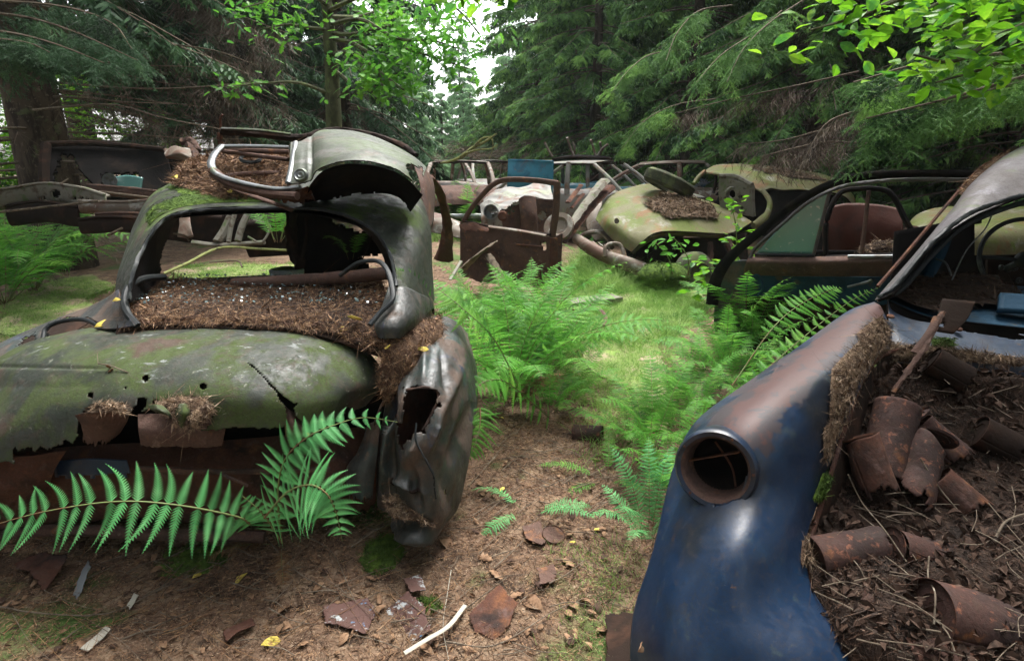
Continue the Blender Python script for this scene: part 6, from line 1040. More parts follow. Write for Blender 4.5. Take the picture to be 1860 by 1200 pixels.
mound('needle_litter', 'broad patch of pinkish dry needles on the yellow-green bonnet', hd[40:135, 15:75]+np.array((0, 0, .012)), .03, 5500, mt=('litter_tan', 'needle_grey'), L=(.03, .06), W=.006, seed=4, poly=[(1165, 368), (1190, 356), (1240, 360), (1285, 372), (1308, 400), (1304, 418), (1270, 405), (1230, 400), (1190, 385)], rag=6)
sk = surf([[(1148, 458, 6.72), (1166, 441, 6.66), (1192, 427, 6.68), (1226, 423, 6.8), (1285, 427, 7.0), (1328, 428, 7.2)], [(1150, 462, 6.9), (1170, 446, 6.85), (1196, 432, 6.9), (1228, 428, 7.0), (1285, 432, 7.2), (1330, 432, 7.4)]], 8, 60); sheet('bonnet_edge', sk[:, ::-1], [M['yellow_green']], Y_, thick=.006)
S = surf([[(1130, 430, 7.5), (1200, 430, 7.5), (1280, 430, 7.6), (1360, 420, 7.8)], [(1140, 470, 7.4), (1200, 470, 7.4), (1280, 470, 7.5), (1360, 460, 7.6)], [(1150, 515, 7.3), (1200, 520, 7.3), (1280, 520, 7.4), (1370, 520, 7.5)]], 30, 50); sheet('engine_bulkhead', bumpS(S, .04, 3, 2)[:, ::-1], [M['rust_dark']], Y_, thick=.02)
mb = MB(); tubeP(mb, [(1240, 470, 7.0), (1262, 468, 7.0), (1285, 480, 7.0)], .07, 10, 12, rough=.004); tubeP(mb, [(1290, 440, 7.1), (1290, 470, 7.0), (1285, 500, 6.95)], .035, 8, 12, rough=.003); tubeP(mb, [(1155, 470, 7.0), (1180, 488, 6.9), (1200, 495, 6.9)], .04, 8, 12); tubeP(mb, [(1318, 432, 7.2), (1330, 460, 7.1), (1332, 500, 7.0)], .05, 8, 12); build(mb, 'engine_parts', M['rust_brown'], Y_, split=True)
bp = MB(); tubeP(bp, [(1046, 432, 7.35), (1062, 444, 7.1), (1082, 456, 6.95), (1106, 468, 6.8), (1142, 480, 6.65), (1176, 494, 6.55), (1196, 505, 6.6)], [.06, .075, .08, .08, .085, .085, .06], 12, 50, flat=.8, upv=(0, 1, 0)); build(bp, 'bumper', M['tan'], Y_)
bp = MB(); 
for x, y in [(1066, 438), (1076, 441), (1086, 443), (1096, 446)]: bp.bar(P(x, y, 7.3), P(x+10, y+8, 7.15), .02, .05)
tubeP(bp, [(1052, 432, 7.45), (1064, 424, 7.5), (1088, 422, 7.5), (1104, 434, 7.35), (1112, 450, 7.2)], .03, 8, 24); build(bp, 'grille', M['tan'], Y_, split=True)
bp = MB(); tubeP(bp, [(1098, 466, 6.75), (1100, 448, 6.8), (1112, 442, 6.85), (1128, 446, 6.85), (1134, 470, 6.75)], .022, 8, 24); build(bp, 'overrider', M['tan'], Y_)
S = surf([[(1066, 388, 8.2), (1078, 368, 8.3), (1094, 362, 8.4)], [(1066, 415, 7.9), (1078, 400, 7.9), (1094, 395, 7.9)], [(1082, 438, 7.6), (1100, 432, 7.5), (1118, 440, 7.3)]], 20, 20); sheet('far_wing', S[:, ::-1], [M['tan']], Y_, thick=.02)
ro = surf([[(1279, 312, 9.3), (1309, 316, 8.95), (1346, 326, 8.6), (1386, 348, 8.2)], [(1290, 304, 9.5), (1325, 308, 9.1), (1364, 318, 8.75), (1400, 342, 8.2)], [(1310, 299, 9.8), (1350, 302, 9.4), (1392, 313, 9.0), (1420, 345, 8.3)], [(1365, 299, 10.4), (1405, 304, 9.8), (1435, 315, 9.3), (1460, 345, 8.7)], [(1440, 308, 11), (1482, 314, 10.4), (1512, 324, 9.8), (1530, 355, 9.2)], [(1500, 330, 11.4), (1530, 340, 10.8), (1550, 355, 10.2), (1560, 390, 9.6)]], 100, 60)
sheet('roof', bumpS(ro, .006, 2.5, 4)[:, ::-1], [M['yellow_green'], M['rust_dark']], Y_, thick=.02)
mound('needle_litter', 'streak of pink-brown needles along the roof of the yellow-green car', ro[30:96, 18:48]+np.array((0, 0, .012)), .02, 1800, mt=('litter_tan', 'needle_grey'), L=(.03, .06), W=.006, seed=4, poly=[(1365, 306), (1400, 306), (1470, 316), (1500, 326), (1470, 330), (1420, 318)], rag=4)
fr = MB(); tubeP(fr, [(1386, 346, 8.2), (1398, 366, 8.0), (1394, 388, 7.85), (1382, 402, 7.7), (1368, 410, 7.55)], [.035, .04, .05, .07, .05], 8, 30, flat=.6, upv=(0, 1, 0)); tubeP(fr, [(1280, 311, 9.25), (1268, 322, 9.1), (1260, 334, 9.0)], .03, 8, 14); tubeP(fr, [(1279, 313, 9.3), (1309, 318, 8.95), (1346, 328, 8.6), (1386, 350, 8.2)], .016, 8, 30); build(fr, 'screen_pillar', M['yellow_green'], Y_, split=True)
fr = MB(); tubeP(fr, [(1300, 312, 9.6), (1300, 330, 9.5), (1296, 350, 9.4)], .025, 8, 12); build(fr, 'far_pillar', M['rust_dark'], Y_)
S = surf([[(1300, 330, 9.7), (1360, 330, 9.4), (1420, 345, 9.0)], [(1260, 365, 9.6), (1350, 370, 9.3), (1420, 380, 8.8)], [(1260, 400, 9.6), (1350, 420, 9.3), (1430, 440, 8.8)]], 16, 24); sheet('cabin_side', S[:, ::-1], [M['black']], Y_, mask=cut([[(1262, 330), (1302, 318), (1305, 365), (1262, 355)]]), thick=.02)
S = surf([[(1395, 345, 8.3), (1450, 345, 8.7), (1520, 355, 9.2)], [(1400, 400, 8.0), (1450, 400, 8.4), (1520, 400, 9.0)], [(1395, 470, 7.9), (1450, 480, 8.3), (1520, 480, 9.0)]], 20, 30); sheet('front_door', S[:, ::-1], [M['black']], Y_, thick=.02)
wb = thing('bulkhead_panel', 'grey-green upright bulkhead panel with a round opening, standing on the yellow-green car', 'panel', P(1335, 360, 7.9)); a0, a1, a2 = P(1306, 322, 8.3), P(1366, 338, 7.95), P(1308, 378, 8.2)
S = surf([[(1306, 322, 8.3), (1335, 328, 8.1), (1366, 337, 7.9)], [(1305, 350, 8.3), (1335, 360, 8.1), (1366, 366, 7.9)], [(1308, 378, 8.3), (1336, 388, 8.1), (1368, 394, 7.9)]], 60, 60); sheet('panel', S[:, ::-1], [M['concrete']], wb, mask=cut([], [(1328, 353, 8), (1345, 358, 4), (1317, 360, 3), (1352, 343, 2), (1348, 378, 3)]), thick=.07)
mb = MB(); tubeP(mb, [(1306, 320, 8.25), (1336, 321, 8.15), (1366, 336, 7.9)], .035, 8, 16); mb.lathe(P(1328, 353, 8.12), (.2, -1, 0), [(0, .07), (.02, .085), (.02, .10), (0, .11)], 24); build(mb, 'flange', M['concrete'], wb)
# spare tyre on the bonnet
ty = thing('worn_tyre', 'worn mossy tyre lying tilted across the back of the yellow-green bonnet', 'tyre', P(1213, 334, 7.8)); tc_ = P(1215, 333, 7.8); tn = np.array((.42, .03, .90)); prof = [(-.085, .20), (-.095, .26), (-.085, .315), (-.06, .338), (0, .345), (.06, .338), (.085, .315), (.095, .26), (.085, .20)]
build(MB().lathe(tc_, tn, prof+[(.05, .205), (-.05, .205), (-.085, .20)], 72), 'carcass', M['tyre'], ty); mb = MB()
for h in (-.05, -.025, 0, .025, .05): mb.lathe(tc_, tn, [(h-.004, .341), (h-.004, .349), (h+.004, .349), (h+.004, .341)], 72)
build(mb, 'tread_ribs', M['tyre'], ty)
# moss-grown wheel under the wing
wh = thing('moss_grown_wheel', 'moss-grown wheel half sunk in front of the yellow-green wreck, plants over it', 'wheel', P(1255, 500, 6.5)); build(MB().lathe(P(1262, 505, 6.6), (.5, -.8, .2), [(-.1, .05), (-.1, .26), (-.06, .31), (.04, .31), (.08, .27), (.09, .18), (.03, .15), (.03, .001)], 40), 'tyre', M['tyre'], wh)
sph = np.array([[P(1212+0*a, 492, 6.4)+np.array((.27*math.sin(p_)*math.cos(a), .2*math.sin(p_)*math.sin(a), .13*math.cos(p_)-.04)) for a in np.linspace(0, 6.283, 30)] for p_ in np.linspace(0.02, 2.2, 18)]); sph = sph+.02*rng.normal(size=(1, 1, 3))
mound('moss_hump', 'mossy hump at the end of the rusty bumper', bumpS(sph, .02, 5, 2), .02, 1800, mt=('moss', 'moss'), L=(.015, .04), W=.005, seed=3, edge=.01)
def leafy_stem(pts, n, size, label, mt='leafy', sp=.03):
    r = thing('sapling', label, 'plant', P(*pts[0])); ps = cr(np.array([P(*q) for q in pts]), 16); build(MB().tube(ps, np.linspace(.008, .003, 16), 5), 'stem', M['stalk'], r)
    V, F = leaf_cloud([ps], n, size, sp, LT, .6, .05); put('leaves', mk_mesh('leaves', V, F, False), M[mt], r)
leafy_stem([(1222, 500, 6.2), (1215, 470, 6.15), (1200, 450, 6.1), (1190, 440, 6.1)], 16, .10, 'young plant with pale leaves growing over the mossy hump', sp=.07)
leafy_stem([(1335, 470, 6.2), (1338, 440, 6.1), (1335, 400, 6.1), (1325, 365, 6.1)], 34, .12, 'bright green sapling in front of the yellow-green bonnet corner', 'leafy_bright', .08)
leafy_stem([(1250, 500, 6.0), (1250, 470, 6.0), (1235, 445, 6.0), (1222, 430, 6.0)], 26, .10, 'leafy shoot before the open wheel arch of the yellow-green wreck', sp=.09)
leafy_stem([(1270, 545, 5.6), (1268, 515, 5.6), (1285, 490, 5.6), (1290, 478, 5.6)], 26, .14, 'light green sapling left of the black door', 'leafy_bright', .08)

# ================================================================== STANDING RUSTY DOOR
Fd = thing('car_door', 'brown rusty front door standing upright in the grass with an empty window frame', 'car door', P(930, 520, 6.1)*np.array((1, 1, 0)))
def fy(x): return 6.35-(x-838)/180*.5
def q_(x, y, o=0): return (x, y, fy(x)+o)
fr = MB(); tubeP(fr, [q_(842, 402), q_(858, 376), q_(878, 352), q_(896, 335), q_(916, 327), q_(940, 326), q_(975, 328), q_(1014, 333)], .028, 8, 60, flat=.8, upv=(0, 1, 0)); tubeP(fr, [q_(1012, 330), q_(1010, 380), q_(1003, 430)], .036, 8, 24, flat=.8, upv=(0, 1, 0)); build(fr, 'window_frame', M['rust_brown'], Fd)
S = surf([[q_(836, 402), q_(880, 410), q_(940, 420), q_(1000, 430), q_(1020, 424)], [q_(836, 440, -.03), q_(880, 445, -.04), q_(940, 452, -.04), q_(1000, 460, -.03), q_(1020, 460)], [q_(836, 480), q_(880, 490), q_(940, 500), q_(1000, 505), q_(1018, 492)], [q_(838, 505), q_(880, 515), q_(940, 522), q_(1000, 524), q_(1016, 520)]], 60, 90); sheet('door_panel', bumpS(S, .006, 5, 3)[:, ::-1], [M['rust_brown'], M['rust_dark']], Fd, mask=cut([[(985, 440), (992, 440), (992, 456), (985, 456)]], ragged=3, edge=2), thick=.035)
fr = MB(); tubeP(fr, [q_(846, 402, -.05), q_(900, 412, -.05), q_(1000, 426, -.05)], .022, 8, 20, flat=.6); build(fr, 'window_sill', M['rust_dark'], Fd)
fr = MB(); tubeP(fr, [q_(888, 412, -.07), q_(935, 418, -.07), q_(993, 428, -.07)], .03, 8, 20, flat=.5); build(fr, 'inner_rail', M['tan'], Fd)
fr = MB(); tubeP(fr, [q_(1006, 432, -.06), q_(1006, 480, -.06), q_(1004, 520, -.05)], .04, 8, 20, flat=.5, upv=(0, 1, 0)); tubeP(fr, [q_(938, 444, -.05), q_(986, 448, -.05)], .01, 6, 8); tubeP(fr, [q_(940, 490, -.05), q_(1000, 494, -.05)], .01, 6, 8); build(fr, 'hinge_edge', M['rust'], Fd, split=True)
S = surf([[(835, 408, 6.2), (860, 404, 6.1), (885, 415, 6.1)], [(838, 420, 6.15), (862, 424, 6.05), (890, 424, 6.05)]], 20, 30); sheet('torn_skin', bumpS(S, .02, 8, 3)[:, ::-1], [M['rust']], Fd, mask=cut([], ragged=3, edge=3), thick=.004)
wd = thing('weathered_board', 'grey split board leaning against the standing rusty door', 'board', P(880, 470, 5.2)); mb = MB(); tubeP(mb, [(838, 492, 5.3), (870, 462, 5.2), (902, 438, 5.15)], [.07, .06, .03], 7, 14, flat=.25, rough=.003); tubeP(mb, [(886, 462, 5.2), (900, 485, 5.15), (912, 512, 5.1)], [.05, .06, .07], 7, 12, flat=.25, rough=.003); build(mb, 'board', M['twig'], wd, split=True)
tag(build(MB().bar(P(818, 508, 4.6), P(838, 474, 4.7), .03, .01), 'white_stick', M['white_strip']), 'white splinter sticking up beside the dark post', 'stick')
# leaning post
lp_ = thing('door_post', 'tall rusty pillar leaning right between the standing door and the yellow-green wreck', 'post', P(1010, 440, 7.2)); mb = MB(); tubeP(mb, [(1016, 432, 7.0), (1040, 402, 7.3), (1070, 362, 7.7), (1098, 328, 8.1)], [.07, .06, .07, .09], 6, 24, flat=.5, rough=.004); build(mb, 'pillar', M['concrete'], lp_)
mb = MB(); tubeP(mb, [(1024, 440, 7.1), (1050, 408, 7.4), (1080, 370, 7.8), (1108, 340, 8.2)], [.04, .05, .06, .10], 6, 24, flat=.4, rough=.005); build(mb, 'torn_flange', M['rust'], lp_)
mb = MB(); tag(build(MB().lathe(P(1015, 412, 7.0), (-.3, -.8, .5), [(-.05, .16), (.0, .19), (.03, .18), (.03, .12), (0, .09), (0, .001)], 30), 'wheel_hub', M['tan']), 'pale round hub lying at the foot of the leaning pillar', 'hub')
tag(build(tubeP(MB(), [(1031, 368, 9), (1045, 350, 9.2), (1056, 336, 9.3)], .05, 6, 10, flat=.4), 'metal_strip', M['rust']), 'longer of two short rusty strips in the weeds left of the leaning pillar', 'scrap'); tag(build(tubeP(MB(), [(1038, 378, 9), (1060, 352, 9.2)], .04, 6, 8, flat=.4), 'metal_strip', M['rust']), 'shorter of two rusty strips in the weeds left of the leaning pillar', 'scrap')

# ================================================================== far cars
def car_shell(loc, rz, label, body='white', roof='white', s=1.0, upside=False, lowered=0, glassless=True, hood=True, group=None, wagon=False):
    r = thing('wrecked_car', label, 'car', loc, group); r.rotation_euler = (0, 0, rz)
    W = .8
    st = [(-2.15, .45, .62, .7), (-2.05, .35, .80, .92), (-1.3, .3, .86, 1), (-.4, .3, .86, 1), (.7, .3, .86, 1), (1.1, .3, .88, 1), (1.8, .32, .84, .97), (2.05, .38, .72, .88), (2.15, .45, .58, .7)]
    def cs(x, zb, zt, k):
        w_ = W*k; mid = .04 if (x > .9 or (x < -1.4 and not wagon)) else -.25
        return [(x, -w_*.95, zb), (x, -w_*1.03, (zb+zt)/2), (x, -w_, zt-.05), (x, -w_*.9, zt), (x, -w_*.5, zt+mid), (x, 0, zt+mid*1.2), (x, w_*.5, zt+mid), (x, w_*.9, zt), (x, w_, zt-.05), (x, w_*1.03, (zb+zt)/2), (x, w_*.95, zb)]
    S = np.array([cs(*q) for q in st]); S = np.swapaxes(cr(np.swapaxes(cr(S, 60), 0, 1), 70), 0, 1)
    def arch_(S_, nu, nv): c = cen(S_); return ~((np.hypot(abs(c[:, 0])-1.38, c[:, 2]-.34) < .33) & (abs(c[:, 1]) > .6))
    sheet('body', bumpS(S, .008, 2, 3), [M[body], M['rust_dark']], r, mask=arch_, thick=.01, world=False)
    x0, x1 = (-1.95 if wagon else -.95), .35
    R_ = np.array([[(x, y*(.66-.03*abs(x)), 1.40+.04*(1-y*y)-.05*((x-.0)/1.0)**2*(0 if wagon and x < 0 else 1)-(.02 if abs(y) == 1 else 0)) for y in (-1, -.9, 0, .9, 1)] for x in np.linspace(x0, x1, 6)]); R_ = np.swapaxes(cr(np.swapaxes(cr(R_, 24), 0, 1), 24), 0, 1); sheet('roof', R_, [M[roof], M['rust_dark']], r, thick=.02, world=False)
    for sg in (-1, 1):
        for a, b in [((1.0, .72, .86), (x1, .62, 1.37)), ((-.1, .76, .84), (-.15, .63, 1.4)), ((x0-(.15 if wagon else .75), .70, .86), (x0, .60, 1.34))]+([((-1.1, .74, .84), (-1.1, .62, 1.4))] if wagon else []):
            mb = MB(); mb.tube([np.array(a)*(1, sg, 1), (np.array(a)*.5+np.array(b)*.5+np.array((0, .02, .03)))*(1, sg, 1), np.array(b)*(1, sg, 1)], .048, 8, m=8, flat=.7); build(mb, 'pillar', M[roof], r, world=False)
        build(MB().lathe((2.1, sg*.58, .62), (1, 0, 0), [(-.05, .10), (.02, .10), (.03, .085), (0, .08), (-.03, .001)], 20), 'headlight', M['chrome'], r, world=False)
        for x in (-1.38, 1.38): build(MB().lathe((x, sg*.7, .3), (0, sg, 0), [(-.08, .16), (-.08, .27), (-.05, .31), (.05, .31), (.08, .27), (.08, .17), (.03, .14), (.04, .001)], 26), 'wheel', M['tyre'], r, world=False)
    build(MB().tube([(2.1, -.75, .42), (2.22, -.4, .42), (2.22, .4, .42), (2.1, .75, .42)], .05, 8, m=16), 'bumper', M['chrome'], r, world=False)
    return r
def gp(px, Y): return (P(px, 400, Y)[0], Y, 0)
car_shell(gp(800, 15.5), -1.25, 'far car with a brown and cream roof, leftmost of the pale wrecks', 'tan', 'tan')
car_shell(gp(838, 13.2), -1.5, 'pale rusty car with a flat boxy roof in the far weeds', 'rust_brown', 'tan')
car_shell(gp(893, 17.5), -1.3, 'far white-roofed car just left of the upright blue panel', 'white', 'white')
car_shell(gp(1085, 14.2), -.35, 'teal and white estate car under an upturned roof', 'teal', 'white', wagon=True)
car_shell(gp(1072, 11.0), -.6, 'white-framed pale car shell in front of the teal estate', 'white', 'white')
car_shell(gp(1185, 16.5), -.4, 'rusty red and teal car half under the spruce boughs right of the estate', 'teal', 'rust_brown')
car_shell(gp(1240, 12.4), -.3, 'tan car body behind the tyre and under the boughs', 'tan', 'tan')
# upside-down roof with its pillars in the air
ur = thing('car_roof', 'black upturned car roof with its pillars sticking up, on top of the teal estate', 'car roof', P(1062, 285, 14)); S = surf([[(1003, 287, 14.6), (1040, 281, 14.6), (1080, 282, 14.6), (1106, 284, 14.6)], [(1003, 289, 14), (1040, 287, 14), (1080, 288, 14), (1112, 288, 14)], [(1003, 287, 13.4), (1040, 284, 13.4), (1080, 285, 13.4), (1112, 287, 13.4)]], 16, 40); sheet('roof_panel', S, [M['black'], M['rust_dark']], ur, thick=.04)
for a, b, c in [((1004, 285, 13.6), (996, 272, 13.6), (989, 258, 13.6)), ((1042, 283, 13.5), (1036, 268, 13.5), (1030, 250, 13.4)), ((1042, 282, 14.4), (1044, 270, 14.4), (1040, 258, 14.4)), ((1082, 283, 13.5), (1078, 270, 13.5), (1073, 254, 13.4)), ((1088, 283, 14.2), (1092, 272, 14.2), (1090, 258, 14.1)), ((1086, 282, 13.8), (1095, 270, 13.7), (1104, 262, 13.6))]: build(tubeP(MB(), [a, b, c], .03, 6, 10), 'pillar', M['tan'], ur)
bp_ = thing('blue_panel', 'flat blue bonnet panel standing upright among the far cars', 'panel', P(964, 320, 10.5)); S = surf([[(923, 290, 10.6), (962, 291, 10.5), (1005, 293, 10.4)], [(922, 318, 10.5), (962, 322, 10.42), (1004, 326, 10.35)], [(921, 346, 10.5), (962, 350, 10.45), (1003, 352, 10.4)]], 40, 50); sheet('panel', bumpS(S, .01, 2, 3)[:, ::-1], [M['blue'], M['rust_dark']], bp_, thick=.03); build(tubeP(tubeP(MB(), [(923, 290, 10.57), (962, 291, 10.47), (1005, 293, 10.37)], .012, 6, 16), [(1005, 293, 10.37), (1003, 352, 10.37)], .012, 6, 8), 'folded_edge', M['blue'], bp_)
# crumpled white front behind the standing door
wf = thing('wrecked_car', 'crumpled white and rust-brown front end seen through the standing door frame', 'car', P(940, 430, 8.2)*np.array((1, 1, 0)))
S = surf([[(878, 365, 8.6), (905, 350, 8.8), (940, 342, 8.8), (975, 335, 8.9), (1000, 340, 8.9)], [(880, 380, 8.2), (910, 362, 8.3), (945, 352, 8.4), (980, 350, 8.5), (1005, 352, 8.5)], [(905, 390, 7.9), (925, 375, 8.0), (950, 362, 8.1), (980, 358, 8.3), (1005, 362, 8.3)]], 50, 80); sheet('bonnet', bumpS(S, .045, 4, 4)[:, ::-1], [M['white'], M['rust']], wf, mask=cut([], ragged=3, edge=3), thick=.01)
S = surf([[(905, 388, 8.0), (935, 375, 8.1), (965, 362, 8.2), (1005, 362, 8.3)], [(905, 405, 8.0), (935, 400, 8.1), (965, 395, 8.2), (1005, 400, 8.3)], [(905, 430, 8.0), (935, 430, 8.1), (965, 430, 8.2), (1005, 440, 8.3)]], 40, 60); sheet('inner_panel', bumpS(S, .03, 4, 2)[:, ::-1], [M['rust_brown']], wf, mask=cut([], [(927, 380, 3), (933, 384, 2.4), (925, 387, 2.4), (985, 392, 8)], ragged=2), thick=.01)
S = surf([[(872, 372, 8.3), (888, 362, 8.3), (906, 372, 8.1)], [(874, 395, 8.1), (892, 385, 8.1), (912, 395, 7.9)], [(876, 430, 8.0), (895, 425, 8.0), (915, 430, 7.9)]], 30, 30); sheet('wing', bumpS(S, .03, 5, 6)[:, ::-1], [M['white'], M['rust']], wf, mask=cut([], [(892, 385, 7)], ragged=2, edge=2), thick=.01)
build(MB().lathe(P(892, 385, 8.0), (-.2, -1, .1), [(-.06, .03), (-.05, .08), (0, .10), (.02, .105), (.02, .09)], 24), 'headlight', M['chrome'], wf); build(tubeP(MB(), [(958, 362, 8.1), (960, 390, 8.0), (962, 425, 8.0)], .12, 12, 14, rough=.004), 'damper_tower', M['rust_brown'], wf); build(MB().lathe(P(913, 392, 7.7), (-.2, -1, .1), [(-.08, .02), (-.04, .06), (.0, .07), (.02, .05), (.02, .001)], 20), 'horn', M['rust'], wf)
# low pale wing left of the door, seen beside the post
lw = thing('car_wing', 'pale grey-green wing panel lying between the dark post and the standing door', 'wing panel', P(800, 410, 6)); S = surf([[(772, 380, 7), (800, 390, 6.8), (850, 408, 6.6)], [(772, 395, 6.6), (800, 402, 6.5), (840, 415, 6.4)], [(772, 420, 6.5), (800, 425, 6.4), (840, 432, 6.3)]], 20, 30); sheet('panel', bumpS(S, .02, 3, 3)[:, ::-1], [M['tan'], M['rust_dark']], lw, thick=.01)

# ================================================================== LEFT BACKGROUND WRECK AND SCRAP
L_ = thing('wrecked_car', 'dark brown car shell lying on its side at the far left under the spruces', 'car', P(220, 420, 6.6)*np.array((1, 1, 0)))
S = surf([[(84, 262, 6.4), (150, 260, 6.6), (230, 266, 6.8), (298, 272, 6.8)], [(84, 310, 6.2), (150, 310, 6.4), (230, 310, 6.6), (310, 312, 6.7)], [(80, 345, 6.1), (150, 350, 6.2), (230, 352, 6.4), (330, 355, 6.6)], [(78, 385, 6.1), (150, 390, 6.2), (230, 392, 6.4), (330, 395, 6.6)]], 90, 140)
sheet('floor_pan', bumpS(S, .02, 2, 2)[:, ::-1], [M['black']], L_, mask=cut([[(97, 340), (104, 292), (116, 278), (132, 280), (142, 305), (165, 330), (178, 340)], [(184, 318), (252, 312), (256, 340), (188, 345)]], ragged=4, edge=1), thick=.03)  # black floor pan takes the shade of the spruces overhead into its colour
fr = MB(); tubeP(fr, [(84, 262, 6.38), (150, 260, 6.58), (230, 265, 6.78), (298, 272, 6.78)], .03, 8, 40); tubeP(fr, [(84, 262, 6.38), (80, 310, 6.2), (82, 345, 6.1)], .05, 8, 20); build(fr, 'edge_beam', M['rust_dark'], L_)  # edge beam darkened in colour for the same overhead shade
fr = MB(); fr.lathe(P(201, 328, 6.2), (.1, -1, .1), [(-.05, .02), (0, .07), (.02, .075), (.02, .06), (0, .001)], 24); build(fr, 'headlight', M['chrome'], L_)
S = surf([[(205, 322, 6.25), (230, 318, 6.25), (258, 322, 6.25)], [(208, 342, 6.2), (230, 342, 6.2), (255, 346, 6.2)]], 10, 20); sheet('clouded_glass', S[:, ::-1], [M['glass']], L_, thick=.02)
S = surf([[(296, 270, 6.5), (318, 264, 6.4), (345, 270, 6.4)], [(300, 285, 6.3), (325, 280, 6.2), (352, 290, 6.2)], [(305, 290, 6.5), (330, 292, 6.4), (352, 300, 6.4)]], 24, 30); sheet('bent_flap', bumpS(S, .02, 5, 2)[:, ::-1], [M['tan'], M['rust_dark']], L_, thick=.02)
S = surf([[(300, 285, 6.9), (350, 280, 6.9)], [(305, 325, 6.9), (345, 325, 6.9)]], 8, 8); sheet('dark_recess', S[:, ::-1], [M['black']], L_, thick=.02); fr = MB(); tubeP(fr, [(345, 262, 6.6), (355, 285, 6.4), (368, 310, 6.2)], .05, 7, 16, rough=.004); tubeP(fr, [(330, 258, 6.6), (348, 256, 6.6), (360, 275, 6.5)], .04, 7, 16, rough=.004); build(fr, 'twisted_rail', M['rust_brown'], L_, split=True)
def beam(pts, w_, h_, mt, label, holes=None):
    t = thing('chassis_rail', label, 'scrap metal', P(*pts[0])); S = []
    ps = cr(np.array([P(*q) for q in pts]), 60); S = np.stack([ps+np.array((0, .04, h_)), ps+np.array((0, -.03, h_*.85)), ps+np.array((0, -.05, 0)), ps+np.array((0, -.03, -h_*.85)), ps+np.array((0, .05, -h_))], 0); S = cr(S, 30)
    sheet('rail', bumpS(S, .006, 5, 2)[:, ::-1], [M[mt]], t, mask=cut([], holes or [], ragged=2), thick=.02); build(MB().tube(ps+np.array((0, -.03, h_)), .014, 6), 'rolled_edge', M[mt], t)
beam([(-60, 372, 5.6), (30, 358, 5.6), (90, 350, 5.6), (150, 358, 5.5), (198, 372, 5.4)], 0, .09, 'concrete', 'grey-green perforated chassis rail arching over the left ferns', [(78, 362, 6), (100, 352, 9), (134, 360, 4), (147, 360, 4), (158, 362, 3), (168, 366, 3)])
beam([(165, 345, 5.9), (230, 350, 5.8), (300, 358, 5.7)], 0, .05, 'rust_brown', 'straight rusty channel below the clouded glass')
beam([(150, 376, 5.4), (230, 378, 5.3), (300, 372, 5.3)], 0, .06, 'tan', 'dull beige sill lying below the rusty channel')
beam([(180, 398, 5.2), (230, 396, 5.2), (290, 400, 5.2)], 0, .05, 'rust_brown', 'low mossy rusty rail nearest the clearing floor')
beam([(20, 392, 5.6), (80, 385, 5.5), (150, 395, 5.4)], 0, .10, 'rust_dark', 'dark rusty floor section behind the left ferns')
beam([(150, 412, 5.0), (210, 408, 5.0), (280, 412, 5.0)], 0, .07, 'rust_dark', 'lowest dark rusty slab in the left scrap heap')
for i, (a, b, l_) in enumerate([((0, 385, 5.3), (180, 365, 5.2), 'long thin rod resting across the left scrap heap'), ((195, 428, 4.9), (240, 405, 5.0), 'short pole leaning out of the left scrap heap'), ((180, 348, 5.7), (298, 362, 5.6), 'thin rod lying under the clouded glass'), ((60, 365, 5.8), (125, 325, 6.0), 'slanting rod below the arch opening of the dark shell')]): tag(build(MB().tube([P(*a), P(*b)], .012, 6, m=6), 'metal_rod', M['twig']), l_, 'rod')
# engine and suspension scrap seen through the rear window
X_ = thing('engine_wreckage', 'heap of suspension arms and engine parts seen through the rear window of the green wreck', 'engine parts', P(440, 440, 6.2)*np.array((1, 1, 0)))
mb = MB(); tubeP(mb, [(395, 440, 6), (408, 420, 6.1), (420, 395, 6.2)], .05, 8, 10); tubeP(mb, [(428, 385, 6.1), (420, 410, 6), (415, 440, 5.9)], .025, 8, 10); tubeP(mb, [(452, 385, 6.1), (440, 410, 6), (432, 438, 5.9)], .035, 8, 10); tubeP(mb, [(460, 400, 6), (490, 410, 6), (475, 440, 5.9), (450, 430, 5.9)], .012, 6, 24); tubeP(mb, [(350, 440, 6), (400, 445, 6), (480, 440, 6)], .04, 8, 12, flat=.6); build(mb, 'suspension_arms', M['concrete'], X_, split=True)
mb = MB(); mb.lathe(P(440, 410, 6.5), (.3, -.9, .1), [(-.3, .05), (-.3, .2), (.1, .22), (.15, .15), (.15, .001)], 20); mb.box(P(370, 410, 6.5), (.7, .4, .35), np.array(Euler((.1, .2, .3)).to_matrix())); mb.box(P(500, 425, 6.4), (.6, .4, .4), np.array(Euler((.2, -.1, -.3)).to_matrix())); o = build(mb, 'engine_casing', M['rust_dark'], X_)
bv = o.modifiers.new('soft', 'BEVEL'); bv.width = .03; bv.segments = 2
S = surf([[(325, 378, 7), (430, 375, 7), (535, 380, 7)], [(320, 410, 6.8), (430, 408, 6.8), (535, 412, 6.8)], [(320, 440, 6.6), (430, 440, 6.6), (535, 445, 6.6)]], 40, 80); sheet('crushed_body', bumpS(S, .08, 2, 3)[:, ::-1], [M['rust_dark']], X_, mask=cut([], ragged=4, edge=4), thick=.02)
S = surf([[(326, 390, 5.9), (336, 388, 5.9), (345, 392, 5.9)], [(322, 430, 5.7), (335, 432, 5.7), (350, 428, 5.7)]], 14, 14); sheet('bent_plate', bumpS(S, .03, 8, 3)[:, ::-1], [M['tan']], X_, thick=.01)
